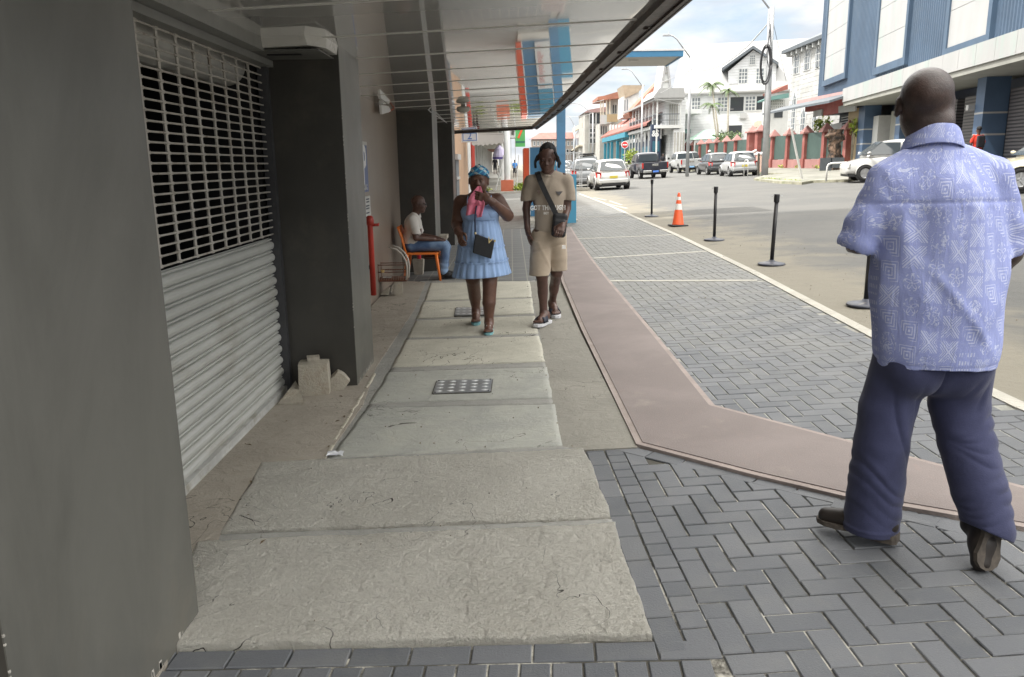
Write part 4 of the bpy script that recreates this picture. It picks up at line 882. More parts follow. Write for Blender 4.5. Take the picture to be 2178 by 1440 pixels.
def green_ring(y, wb, wt, zb, zt):
    half = [(0, zb), (wb, zb), (wb*.97+wt*.03, zb+.05), ((wb+wt)/2, (zb+zt)/2), (wt*1.02, zt-.09), (wt*.93, zt-.02), (wt*.6, zt), (0, zt+.01)]
    return [Vector((x, y, z)) for x, z in half]+[Vector((-x, y, z)) for x, z in half[-2:0:-1]]
def wheel(par, x, y, r, side):
    M = Matrix.Translation((x, y, r)) @ Matrix.Rotation(math.radians(90)*side, 4, 'Y')
    wl = thing('wheel', None, None); wl.parent = par
    mb = MB(); mb.lathe([(r*.62, -.09), (r*.92, -.10), (r, -.07), (r, .07), (r*.92, .10), (r*.62, .095), (r*.60, .07)], n=22, M=M); mb.build('tyre', m_tyre, wl, smooth=True)
    mb = MB(); mb.lathe([(.01, .085), (r*.16, .09), (r*.2, .07), (r*.56, .08), (r*.63, .097), (r*.63, -.05), (.01, -.05)], n=20, M=M)
    for k in range(5):
        a = k*2*math.pi/5; R_ = Matrix.Rotation(a, 4, 'Z'); mb.box(r*.1, r*.6, -r*.07, r*.07, .06, .101, M=M @ R_)
    mb.build('rim', m_rim, wl)
def car(name, label, pnt, loc, rz, kind='hatch', plate=None, group=None, L=3.75, W=1.7, H=1.5):
    t = thing(name, label, 'car' if kind != 'pickup' else 'pickup truck', (loc[0], loc[1], gz(loc[0])+.0 if len(loc) < 3 else loc[2]), rz, group); t.rotation_euler = (0, -math.atan(K)*math.cos(rz), rz)
    h = L/2; hw = W/2; r = .31 if kind != 'pickup' else .37; zb = .2 if kind != 'pickup' else .38
    if kind in ('hatch', 'mpv', 'suv'):
        wz = .92 if kind == 'hatch' else (1.0 if kind == 'mpv' else 1.05)
        st = [(-h, hw*.82, zb+.14, wz-.28), (-h+.03, hw*.9, zb+.06, wz-.16), (-h+.16, hw*.97, zb+.02, wz-.04), (-h+.45, hw, zb, wz), (0, hw, zb, wz), (h-1.15, hw, zb, wz-.02), (h-.75, hw*.985, zb, wz-.10), (h-.25, hw*.93, zb+.02, wz-.24), (h-.06, hw*.84, zb+.05, wz-.36), (h, hw*.74, zb+.1, wz-.46)]
        mb = MB(); mb.loft([body_ring(*s_) for s_ in st]); b = mb.build('body', pnt, t, smooth=True, sub=1)
        wt = hw*.72; wb = hw*.93; fr = (h-1.12) if kind != 'mpv' else h-.72
        st = [(-h+.12, wb*.92, wt*1.08, wz-.1, wz+.02), (-h+.24, wb*.96, wt*1.04, wz-.1, wz+.26*(H-wz)/.56), (-h+.42, wb, wt, wz-.1, H-.06), (-h+.85, wb, wt, wz-.1, H), (-.1, wb, wt, wz-.1, H), (fr-.75, wb, wt*.97, wz-.1, H-.05), (fr-.4, wb, wt*.98, wz-.1, wz+.55*(H-wz)), (fr+.05, wb, wt*1.1, wz-.1, wz+.02)]
        mb = MB(); mb.loft([green_ring(*s_) for s_ in st]); mb.build('roof', pnt, t, smooth=True, sub=1)
        # rear window
        y0, y1, z0, z1 = -h+.135, -h+.40, wz+.06, H-.12; mb = MB(); o = -.025
        pr_ = [(-hw*.76, y0+.03, z0), (-hw*.4, y0-.02, z0-.03), (hw*.4, y0-.02, z0-.03), (hw*.76, y0+.03, z0), (hw*.64, y1, z1), (hw*.3, y1-.03, z1+.03), (-hw*.3, y1-.03, z1+.03), (-hw*.64, y1, z1)]
        mb.prism([(0, 0)], 0, 0) if False else mb.add([(x, y+o, z) for x, y, z in pr_]+[(x, y+.05, z) for x, y, z in pr_], [tuple(range(8)), tuple(range(15, 7, -1))]+[(i, (i+1) % 8, 8+(i+1) % 8, 8+i) for i in range(8)])
        mb.build('rear_window', m_cglass, t)
        mb = MB(); mb.add([(-hw*.74, fr+.06, wz+.03), (hw*.74, fr+.06, wz+.03), (hw*.62, fr-.62, H-.10), (-hw*.62, fr-.62, H-.10), (-hw*.74, fr-.1, wz+.03), (hw*.74, fr-.1, wz+.03), (hw*.62, fr-.72, H-.14), (-hw*.62, fr-.72, H-.14)], [(0, 1, 2, 3), (1, 5, 6, 2), (4, 0, 3, 7), (3, 2, 6, 7)]); mb.build('windscreen', m_cglass, t)
        for s_ in (-1, 1):
            for (ya, yb, yc, yd) in ((-h+.42, -h+1.18, -h+1.24, -h+.62), (-h+1.26, -h+2.1, -h+2.08, -h+1.32), (-h+2.18, fr-.05, fr-.62, -h+2.16)):
                xa, xb = wb*.995, wt*1.06; mb = MB(); e_ = .012
                q = [(xa+e_, ya, wz+.05), (xa+e_, yb, wz+.03), (xb+e_, yc, H-.13), (xb+e_, yd, H-.14)]; qi = [(x-.06, y, z) for x, y, z in q]
                mb.add([(s_*x, y, z) for x, y, z in q+qi], [(0, 1, 2, 3), (0, 4, 5, 1), (1, 5, 6, 2), (2, 6, 7, 3), (3, 7, 4, 0)]); mb.build('side_window', m_cglass, t)
            mb = MB(); lz = wz-.04
            q = [(hw*.93, -h+.11, lz+.02), (hw*.70, -h+.025, lz-.05), (hw*.76, -h+.0, lz-.27), (hw*.98, -h+.17, lz-.24), (hw*1.0, -h+.32, lz+.0)]
            mb.add([(s_*x, y-.012, z) for x, y, z in q]+[(s_*x*.9, y+.2, z) for x, y, z in q], [(0, 1, 2, 3, 4)]+[(i, (i+1) % 5, 5+(i+1) % 5, 5+i) for i in range(5)]); mb.build('tail_light', m_lred, t, bevel=.01)
            mb = MB(); mb.loft([[Vector((s_*(hw*.93+.0), fr-.10+.10*math.cos(a)*k, wz+.1+.06*math.sin(a)*k)) if j == 0 else Vector((s_*(hw*.93+.16), fr-.12+.08*math.cos(a)*k, wz+.11+.06*math.sin(a)*k)) for a in [i*math.pi/4 for i in range(8)]] for j, k in ((0, .5), (1, 1))]); mb.build('wing_mirror', pnt if kind != 'suv' else m_plas, t, smooth=True)
            mb = MB(); mb.add([(s_*hw*x, y, z) for x, y, z in ((.90, h-.14, wz-.3), (.62, h-.005, wz-.36), (.66, h-.0, wz-.5), (.93, h-.12, wz-.46))]+[(s_*hw*x*.85, y-.2, z) for x, y, z in ((.90, h-.14, wz-.3), (.62, h-.005, wz-.36), (.66, h-.0, wz-.5), (.93, h-.12, wz-.46))], [(0, 1, 2, 3), (0, 4, 5, 1), (1, 5, 6, 2), (2, 6, 7, 3), (3, 7, 4, 0)]); mb.build('headlight', m_lwhite, t)
        mb = MB(); mb.box(-hw*.86, hw*.86, -h-.035, -h+.1, zb+.12, zb+.33); mb.build('rear_bumper', pnt, t, bevel=.05)
        mb = MB(); mb.box(-hw*.7, hw*.7, -h-.03, -h+.1, zb+.02, zb+.13); mb.box(-hw*.9, hw*.9, -h+.1, h-.1, zb-.03, zb+.06); mb.build('underside', m_plas, t)
        if kind == 'suv':
            mb = MB(); mb.box(-.55, .55, -h+.5, .6, H+.03, H+.16); mb.build('roof_box', m_plas, t, bevel=.04)
    else:
        wz = 1.12; cab0 = -.35
        st = [(cab0, hw, zb, wz), (cab0+1.0, hw, zb, wz), (h-1.6, hw, zb, wz), (h-1.2, hw*.99, zb, wz-.04), (h-.4, hw*.97, zb, wz-.12), (h-.08, hw*.9, zb+.05, wz-.22), (h, hw*.8, zb+.1, wz-.35)]
        mb = MB(); mb.loft([body_ring(*s_, .93) for s_ in st]); mb.build('body', pnt, t, smooth=True, sub=1)
        mb = MB(); mb.box(-hw, -hw+.07, -h+.03, cab0-.03, zb+.05, wz); mb.box(hw-.07, hw, -h+.03, cab0-.03, zb+.05, wz); mb.box(-hw+.07, hw-.07, -h+.05, cab0-.03, zb+.1, zb+.25); mb.build('bed', pnt, t, bevel=.03)
        mb = MB(); mb.box(-hw+.09, hw-.09, -h-.01, -h+.05, zb+.16, wz-.01); mb.build('tailgate', pnt, t, bevel=.02)
        mb = MB(); mb.box(-.22, .22, -h-.03, -h-.009, wz-.27, wz-.13); mb.build('tailgate_handle', m_chrome, t, bevel=.02)
        wb, wt = hw*.93, hw*.76
        st = [(cab0+.0, wb, wt*1.05, wz-.1, wz+.03), (cab0+.08, wb, wt*1.02, wz-.1, H-.13), (cab0+.3, wb, wt, wz-.1, H), (cab0+1.3, wb, wt, wz-.1, H), (cab0+1.6, wb, wt, wz-.1, H-.08), (cab0+2.25, wb, wt*1.1, wz-.1, wz+.02)]
        mb = MB(); mb.loft([green_ring(*s_) for s_ in st]); mb.build('cab_roof', pnt, t, smooth=True, sub=1)
        mb = MB(); mb.add([(-wb*.82, cab0-.03, wz+.04), (wb*.82, cab0-.03, wz+.04), (wt*.92, cab0+.06, H-.14), (-wt*.92, cab0+.06, H-.14), (-wb*.82, cab0+.1, wz+.04), (wb*.82, cab0+.1, wz+.04), (wt*.92, cab0+.2, H-.14), (-wt*.92, cab0+.2, H-.14)], [(0, 1, 2, 3), (1, 5, 6, 2), (3, 2, 6, 7), (4, 0, 3, 7)]); mb.build('rear_window', m_cglass, t)
        mb = MB(); mb.add([(-wb*.85, cab0+2.2, wz+.05), (wb*.85, cab0+2.2, wz+.05), (wt*.9, cab0+1.62, H-.08), (-wt*.9, cab0+1.62, H-.08)], [(3, 2, 1, 0)]); mb.build('windscreen', m_cglass, t)
        for s_ in (-1, 1):
            for ya, yb, yc, yd in ((cab0+.18, cab0+.95, cab0+.93, cab0+.28), (cab0+1.02, cab0+2.0, cab0+1.5, cab0+1.02)):
                q = [(wb+.012, ya, wz+.05), (wb+.012, yb, wz+.05), (wt*1.07+.012, yc, H-.15), (wt*1.07+.012, yd, H-.15)]; mb = MB(); mb.add([(s_*x, y, z) for x, y, z in q]+[(s_*(x-.06), y, z) for x, y, z in q], [(0, 1, 2, 3), (0, 4, 5, 1), (1, 5, 6, 2), (2, 6, 7, 3), (3, 7, 4, 0)]); mb.build('side_window', m_cglass, t)
            mb = MB(); a, b = sorted((s_*(hw-.13), s_*(hw+.01))); mb.box(a, b, -h-.005, -h+.12, wz-.42, wz-.04); mb.build('tail_light', m_lred, t, bevel=.015)
            a, b = sorted((s_*(hw+.02), s_*(hw+.2))); mb = MB(); mb.box(a, b, cab0+1.9, cab0+2.0, wz+.02, wz+.2); mb.build('wing_mirror', m_plas, t, bevel=.03)
        mb = MB(); mb.box(-hw*.96, -.28, -h-.14, -h+.02, zb+.02, zb+.19); mb.box(.28, hw*.96, -h-.14, -h+.02, zb+.02, zb+.19); split(mb, 'rear_bumper', m_chrome, t, bevel=.03)
        mb = MB(); mb.box(-.28, .28, -h-.12, -h+.02, zb-.02, zb+.15); mb.box(-hw*.75, hw*.75, -h+.1, h-.2, zb-.12, zb+.03); mb.build('underside', m_plas, t)
    if plate:
        mb = MB(); pz = zb+.36 if kind != 'pickup' else zb+.04; py_ = -h-.045 if kind != 'pickup' else -h-.128
        mb.box(-.2, .2, py_-.012, py_, pz, pz+.12); mb.build('number_plate', plate, t)
    wy = h-.72; 
    for s_ in (-1, 1):
        for y in (-h+(.66 if kind != 'pickup' else 1.05), h-.75 if kind != 'pickup' else h-.85):
            wheel(t, s_*(hw-.07), y, r, s_)
            mb = MB(); mb.tube([(s_*(hw+.004), y+(r+.05)*math.cos(a), r+(r+.05)*math.sin(a)) for a in np.linspace(-.15, math.pi+.15, 12)], .022, 6); mb.build('wheel_arch', pnt if kind != 'pickup' else m_plas, t, smooth=True)
            mb = MB(); a, b = sorted((s_*(hw-.2), s_*(hw-.004))); mb.prism([(y+(r+.045)*math.cos(q), r+(r+.045)*math.sin(q)) for q in np.linspace(0, 2*math.pi, 20)[:-1]], a, b, M=Matrix(((0, 0, 1, 0), (1, 0, 0, 0), (0, 1, 0, 0), (0, 0, 0, 1)))); mb.build('wheel_well', m_plas, t)
    return t
p_white = paint('white_paint', (.58, .58, .56)); p_black = paint('blue_black_paint', (.02, .022, .035)); p_silver = paint('silver_paint', (.42, .43, .43)); p_cream = paint('cream_paint', (.62, .57, .42)); p_dgrey = paint('dark_grey_paint', (.06, .065, .07)); p_grey = paint('grey_paint', (.2, .21, .22))
GC = 'cars parked and driving along the street'
D = math.radians
car('parked_car', 'white hatchback parked on the left edge of the road, nearest of the left row', p_white, (5.05, 42.0), D(2.5), 'hatch', m_yplate, GC, L=3.75, W=1.72, H=1.50)
car('parked_car', 'dark grey estate half hidden behind the white hatchback', p_grey, (4.35, 47.2), D(-2), 'mpv', None, GC, L=4.2, W=1.7, H=1.6)
car('parked_car', 'black off-road car with a roof box beyond the white hatchback', p_dgrey, (5.9, 62.5), D(-3), 'suv', None, GC, L=4.4, W=1.8, H=1.85)
car('parked_car', 'silver car parked far down the left row', p_silver, (4.7, 74), D(0), 'hatch', None, GC)
car('parked_car', 'small white car farthest down the left row', p_white, (5.2, 92), D(0), 'hatch', None, GC)
car('parked_car', 'grey car far down the middle of the street', p_grey, (8.2, 118), D(0), 'mpv', None, GC, L=4.2, H=1.6)
car('pickup_truck', 'dark blue black pickup with chrome bumper and a deep blue number plate', p_black, (10.0, 59.0), D(3), 'pickup', m_bplate, GC, L=5.1, W=1.85, H=1.82)
car('pickup_truck', 'silver pickup with a light blue number plate near the red pillared fence', p_silver, (15.1, 70.2), D(2), 'pickup', m_lbplate, GC, L=4.9, W=1.75, H=1.75)
car('pickup_truck', 'dark pickup mostly hidden between the silver pickup and the black hatchback', p_dgrey, (16.9, 76), D(0), 'pickup', None, GC, L=4.9, W=1.75, H=1.75)
car('parked_car', 'black hatchback parked just beyond the silver hatchback', p_dgrey, (14.9, 59.3), D(2), 'hatch', None, GC, L=3.9, W=1.7, H=1.52)
car('parked_car', 'silver hatchback with a yellow number plate by the kerb and the big lamp pole', p_silver, (14.75, 52.4), D(-2), 'hatch', m_yplate, GC, L=3.85, W=1.72, H=1.52)
car('parked_car', 'white people carrier parked sideways before the blue building', p_white, (15.95, 33.4), D(78), 'mpv', None, GC, L=4.2, W=1.7, H=1.66)
car('parked_car', 'cream coloured car cut by the right edge before the dark shutters', p_cream, (15.05, 22.3), D(80), 'hatch', None, GC, L=3.9, W=1.75, H=1.55)
# ---------------- street furniture, plants ----------------
m_gal = mat('galvanised_pole', (.42, .43, .44), .5, .1, 2, metal=.3); m_wpole = mat('white_pole', (.66, .66, .64), .55, .06, 2, dirt=(.45, .44, .4), dscale=3)
m_wire = newmat('dark_wire', (.05, .05, .055), .6); m_wirel = newmat('pale_wire', (.5, .5, .5), .6)
# stanchions
m_stpost = mat('black_stanchion', (.018, .018, .02), .38, .1, 6); m_stbase = mat('stanchion_base', (.05, .055, .075), .45, .2, 6, dirt=(.2, .18, .15), dscale=14)
def stanchion(label, px, py, lean=0):
    p = G(px, py); t = thing('stanchion', label, 'barrier post', (p.x, p.y, gz(p.x)-.02), 0, 'black stanchions along the road edge')
    mb = MB(); mb.lathe([(.178, 0), (.185, .012), (.175, .024), (.10, .038), (.045, .05), (.034, .07), (0.01, .07)], n=28); mb.build('base', m_stbase, t, smooth=True)
    mb = MB(); mb.tube([(0, 0, .05), (lean, 0, .86)], .027, 14); mb.build('post', m_stpost, t, smooth=True)
    mb = MB(); mb.lathe([(.027, 0), (.037, .005), (.038, .1), (.033, .112), (.005, .114)], c=(lean, 0, .845), n=16)
    mb.build('head', m_stpost, t)
    mb = MB(); mb.tube([(lean-.075, 0, .93), (lean-.04, -.01, .942), (lean+.04, -.01, .942), (lean+.075, 0, .93)], .0035, 5); mb.tube([(lean-.075, 0, .93), (lean-.05, -.01, .918), (lean-.035, 0, .915)], .0035, 5); mb.build('belt_clip', m_gal, t)
    return t
stanchion('black stanchion behind the orange cone, farthest from the camera', 1386, 459, -.01); stanchion('black stanchion just in front of the orange cone', 1519, 509, -.006)
stanchion('tall looking black stanchion on the sandy road edge, nearest fully visible', 1641, 560, .02); stanchion('black stanchion mostly hidden behind the man in the patterned shirt', 1842, 646, 0)
# cone
p = G(1442, 479); t = thing('traffic_cone', 'orange traffic cone with two white bands and a black base', 'traffic cone', (p.x, p.y, gz(p.x)-.018), D(12))
mb = MB(); mb.box(-.18, .18, -.18, .18, 0, .035); mb.build('base', m_plas, t, bevel=.02)
m_cone = newmat('orange_cone', (.85, .13, .04), .5); X.T = m_cone.node_tree; x, y, z = sepv(crd()); b_ = z.gt(.36)*z.lt(.49)+z.gt(.57)*z.lt(.64); setc(m_cone, mixc(b_, (.82, .12, .035), (.72, .70, .66)))
mb = MB(); mb.lathe([(.135, .03), (.125, .05), (.03, .70), (.022, .725), (.004, .73)], n=24); mb.build('cone', m_cone, t, smooth=True)
# red pillared fence
ft = thing('pillared_fence', 'long fence of brick red pillars with pyramid caps and dark green sheets', 'fence', (21, 75, gz(21)))
F0, F1 = Vector((20.9, 50.5, 0)), Vector((21.0, 97, 0)); fd = (F1-F0).normalized(); fn = Vector((-fd.y, fd.x, 0))
yv = 50.5; pil = []
while yv < 98: pil.append(yv); yv += 3.55
for i, yv in enumerate(pil):
    x = 21.0; z0 = gz(x); big = i in (5, 6); w_ = .45 if not big else .75; hh = 2.95 if not big else 3.5
    if big and i == 6: yv -= 1.2; pil[6] = yv
    mb = MB(); mb.box(x-w_/2, x+w_/2, yv-w_/2, yv+w_/2, z0-.3, z0+hh-.5); mb.box(x-w_/2-.06, x+w_/2+.06, yv-w_/2-.06, yv+w_/2+.06, z0-.3, z0+.75)
    o = fix(mb.build('pillar', m_fred, ft), ft)
    mb = MB(); c = w_/2+.16; zc = z0+hh-.5; mb.box(x-c, x+c, yv-c, yv+c, zc, zc+.1); mb.add([(x-c, yv-c, zc+.1), (x+c, yv-c, zc+.1), (x+c, yv+c, zc+.1), (x-c, yv+c, zc+.1), (x, yv, zc+.62)], [(0, 1, 4), (1, 2, 4), (2, 3, 4), (3, 0, 4)]); mb.build('cap', m_fredl, o)
for a, b in zip(pil, pil[1:]):
    if a == pil[5]: continue
    mb = MB(); z0 = gz(21); mb.box(20.97, 21.03, a+.23, b-.23, z0+.72, z0+2.5)
    fix(mb.build('green_sheet', m_fgreen, ft), ft); mb = MB(); mb.box(20.85, 21.15, a+.28, b-.28, z0-.3, z0+.70); fix(mb.build('plinth', m_fredl, ft), ft)
# lamp posts
def lamp(label, px, top, end, Dy, h=8.4):
    x = PY(px, top, Dy).x; zt = PY(px, top, Dy).z; t = thing('street_lamp', label, 'street lamp', (x, Dy, gz(x)), 0, 'curved street lamps along the right side'); z1 = zt-gz(x)
    mb = MB(); mb.tube([(0, 0, 0), (0, 0, z1)], [.13, .075], 10); mb.build('pole', m_gal, t, smooth=True)
    e = PY(end[0], end[1], Dy); dx, dz = e.x-x, e.z-gz(x); mb = MB(); mb.tube([(0, 0, z1-.2), (dx*.55, 0, dz-.25), (dx*.7, 0, dz-.05), (dx*.85, 0, dz)], .05, 8); mb.build('arm', m_gal, t, smooth=True)
    mb = MB(); mb.box(dx*.8, dx*1.08, -.12, .12, dz-.06, dz+.06); mb.tube([(dx*.85, 0, dz+.06), (dx*.85, 0, dz+.2)], .04, 6); mb.build('lamp_head', m_gal, t, bevel=.02)
    return t
lamp('street lamp on a straight pole before the big white house', 1470, 118, (1414, 75), 56)
lamp('street lamp standing before the balcony house and the dark lettered shop', 1367, 180, (1325, 147), 84)
lamp('street lamp in front of the grey three storey building', 1261, 240, (1216, 220), 130)
lamp('farthest street lamp, next to the cream building with blue windows', 1222, 266, (1204, 247), 172)
# the big pole with cable coil
p = G(1626, 375); yB = p.y; top = PY(1643, 14, yB); t = thing('utility_pole', 'tall steel utility pole with a coil of black cable in front of the fence', 'utility pole', (p.x, p.y, gz(p.x)))
o_ = Vector((p.x, p.y, gz(p.x)))
mb = MB(); tp = top-o_; mb.tube([(0, 0, 0), tp*.5, tp], [.2, .165, .12], 14); mb.build('pole', m_gal, t, smooth=True)
mb = MB(); tp2 = PY(1638, 18, yB)-o_; mb.tube([(-.17, 0, 2.0), (tp2.x-.05, 0, tp2.z)], .05, 8); e = PY(1600, -30, yB)-o_; mb.tube([(tp2.x-.05, 0, tp2.z), (e.x, 0, e.z), (e.x-.8, 0, e.z+.3)], .05, 8); mb.build('arm', m_gal, t, smooth=True)
mb = MB(); c = PY(1630, 140, yB)-o_
for k in range(9):
    a0 = rng.normal(0, .04); mb.tube([(c.x-.12+(.30+.02*k)*math.cos(a)*.75, -.22-.012*k, c.z+(.92+.02*k)*math.sin(a)+a0) for a in np.linspace(0, 2*math.pi, 22)], .022, 5)
mb.build('cable_coil', m_wire, t, smooth=True)
mb = MB(); h_ = tp.z-.9
for i in range(5): x0 = rng.normal(0, .15); mb.tube([(tp.x-.1, -.1, h_-.3*i/2), (tp.x-.25+x0, -.2, h_-1.1-.2*i), (c.x+.1+x0*.5, -.2, h_-2.4)], .014, 5)
mb.build('loose_cable', m_wire, t)
def sag(name, label, a, b, s_, r, m_, n=16):
    pts = [a.lerp(b, i/n)-Vector((0, 0, 4*s_*(i/n)*(1-i/n))) for i in range(n+1)]; mb = MB(); mb.tube(pts, r, 5); return tag(mb.build(name, m_, smooth=True), label, 'cable')
sag('overhead_cable', 'thick pale cable sagging from the tall pole to the first street lamp', PY(1641, 40, yB), PY(1472, 148, 56), .9, .035, m_wirel)
sag('overhead_cable', 'upper thin cable from the first street lamp down to the balcony house', PY(1466, 144, 56), PY(1392, 178, 92), .2, .02, m_wirel)
sag('overhead_cable', 'lower thin cable from the first street lamp towards the steep gable', PY(1466, 150, 56), PY(1404, 198, 92), .2, .02, m_wirel)
sag('overhead_cable', 'thin wire slanting across the white house front', PY(1380, 205, 70), PY(1560, 232, 75), .3, .015, m_wirel)
sag('overhead_cable', 'guy wire right of the tall pole carrying a small black joint', PY(1644, 45, yB), PY(1672, 172, 60), .02, .014, m_wire)
sag('overhead_cable', 'long thin wire high over the far street, upper one', PY(1206, 222, 130), PY(1285, 212, 140), .3, .03, m_wirel)
sag('overhead_cable', 'long thin wire over the far street, lower one', PY(1204, 248, 150), PY(1262, 240, 140), .3, .03, m_wirel)
# leaning strut, hoops, barrier, bin
p = G(1706, 384); q = PY(1683, 272, p.y-.4); mb = MB(); mb.tube([p+Vector((0, 0, .06)), p.lerp(q, .5), q], .055, 8); o = mb.build('prop_pole', m_wpole); tag(o, 'thin white pole leaning against the red pillared fence', 'pole')
def hoop(label, pa, pb_, h, r=.04):
    a, b = G(*pa), G(*pb_); a.z = gz(a.x)+.05; b.z = gz(b.x)+.05; u = (b-a).normalized(); mb = MB(); up = Vector((0, 0, 1))
    mb.tube([a, a+up*(h-.15), a+up*(h-.04)+u*.05, a+up*h+u*.16, b+up*h-u*.16, b+up*(h-.04)-u*.05, b+up*(h-.15), b], r, 8); return tag(mb.build('hoop_rail', m_wpole, smooth=True), label, 'hoop rail', 'hoop rails on the pavement corner')
hoop('white hoop rail beside the white people carrier', (1757, 388), (1806, 386), .75)
hoop('narrow grey hoop rail behind the silver hatchback', (1582, 377), (1590, 377), .95, .03)
t = thing('barrier_gate', 'two raised whitish barrier bars by the thick red gate pillar', 'barrier', (17, 55, gz(17)))
for a, b in (((1590, 330), (1608, 320)), ((1597, 334), (1612, 325))): mb = MB(); mb.tube([PY(*a, 58), PY(*b, 58.5)], .09, 8); fix(mb.build('bar', m_wpole, t), t)
p = PY(1592, 338, 58); mb = MB(); mb.box(p.x-.12, p.x+.12, 57.9, 58.1, gz(17), p.z+.2); fix(mb.build('post', m_fredl, t), t)
p = G(1617, 357); tb = thing('litter_drum', 'pale pink drum with a white lid beside the tall pole', 'litter drum', (PY(1618, 350, 54).x, 54, gz(17)))
mb = MB(); mb.lathe([(.28, 0), (.30, .05), (.30, 1.15), (.27, 1.2)], n=18); mb.build('drum', mat('pale_pink_drum', (.60, .42, .34), .6, .1), tb, smooth=False); mb = MB(); mb.lathe([(.33, 1.2), (.33, 1.28), (.2, 1.36), (.02, 1.38)], n=18); mb.build('lid', m_wpole, tb)
p = G(1613, 374); mb = MB(); mb.tube([(p.x, p.y, gz(p.x)), (p.x-.05, p.y, gz(p.x)+1.35)], .07, 8); tag(mb.build('bollard', mat('dark_wood', (.08, .075, .06), .8, .2)), 'dark slim bollard on the kerb corner left of the tall pole', 'bollard')
# fire-scarred stump pillar with a small grey fence
t = thing('ruined_pillar', 'crumbling blackened brick pillar at the end of the red fence', 'ruined pillar', (20.0, 49, gz(20)))
W20 = Wall(20.0, 49, 1, 0, True)
if W20.n.y > 0: W20.n = -W20.n
m_ruin = newmat('scorched_brick', (.1, .08, .06), .9); X.T = m_ruin.node_tree; setc(m_ruin, mixc(noise(geo(), 3.5, 6, .7).ss(.4, .65), (.035, .028, .024), (.20, .13, .09))); bump(m_ruin, noise(geo(), 4, 6), .1)
c0 = W20.hit(1778, 300)[0]; zt_ = W20.hit(1778, 275)[1]; mb = MB(); rr = []
for k in range(14):
    f_ = k/13; z_ = gz(20)-.1+(zt_-gz(20)+.1)*f_; w_ = .38+.12*math.sin(k*1.9)+.06*rng.normal()+(.12 if k > 9 else 0); rr.append([Vector((20+c0+w_*math.cos(a)*(1+.15*rng.normal())-.06*f_, 49+.35*math.sin(a), z_)) for a in np.linspace(0, 2*math.pi, 11)[:-1]])
mb.loft(rr); fix(mb.build('brickwork', m_ruin, t), t)
W21 = Wall(19.5, 46, 1, 0, True)
if W21.n.y > 0: W21.n = -W21.n
t = thing('picket_panel', 'low grey green metal panel before the blackened pillar', 'fence panel', (19.5, 46, gz(19.5)))
mb = MB(); W21.rpx(mb, 1745, 336, 1768, 363, -.03, 0); fix(mb.build('sheet', m_dgrey, t), t)
mb = MB()
for i in range(9): W21.rpx(mb, 1768+i*3.2, 335, 1769+i*3.2, 357, -.03, 0)
W21.rpx(mb, 1768, 353, 1798, 354.5, -.025, -.005); fix(mb.build('bars', m_dgrey, t), t)
# ---- plants
m_leafA = newmat('leaf_green', (.06, .13, .03), .55); X.T = m_leafA.node_tree; setc(m_leafA, mixc(X(geo('Random Per Island')), (.045, .085, .03), (.15, .20, .08)))
m_leafY = newmat('leaf_yellow_green', (.3, .4, .05), .55); X.T = m_leafY.node_tree; setc(m_leafY, mixc(X(geo('Random Per Island')), (.14, .24, .03), (.50, .55, .10)))
m_trunk = mat('palm_trunk', (.36, .33, .27), .8, .2, 4)
def leaves(mb, c, rad, n, size, rg, flat=.8):
    for _ in range(n):
        d = rg.normal(size=3); d /= np.linalg.norm(d); p = Vector(c)+Vector(d*np.array(rad)*rg.uniform(.35, 1)); a = Vector(rg.normal(size=3)).normalized(); b = a.cross(Vector(rg.normal(size=3))).normalized(); s_ = size*rg.uniform(.6, 1.3)
        mb.add([p-a*s_, p+b*s_*.35, p+a*s_, p-b*s_*.35], [(0, 1, 2, 3)])
def shrub(name, label, cat, c, rad, n, size, m_, group=None):
    z0 = gz(c[0]); t = thing(name, label, cat, (c[0], c[1], z0), 0, group); rg = np.random.default_rng(int(abs(c[0]*100+c[1])))
    mb = MB()
    for k in range(6): a = rg.uniform(0, 6.28); mb.tube([(0, 0, 0), (math.cos(a)*rad[0]*.3, math.sin(a)*rad[1]*.3, c[2]-z0), (math.cos(a)*rad[0]*.7, math.sin(a)*rad[1]*.7, c[2]-z0+rad[2]*.6)], [.03, .015, .006], 5)
    mb.build('stems', m_trunk, t); mb = MB(); leaves(mb, (0, 0, c[2]-z0), rad, n, size, rg); mb.build('foliage', m_, t); return t
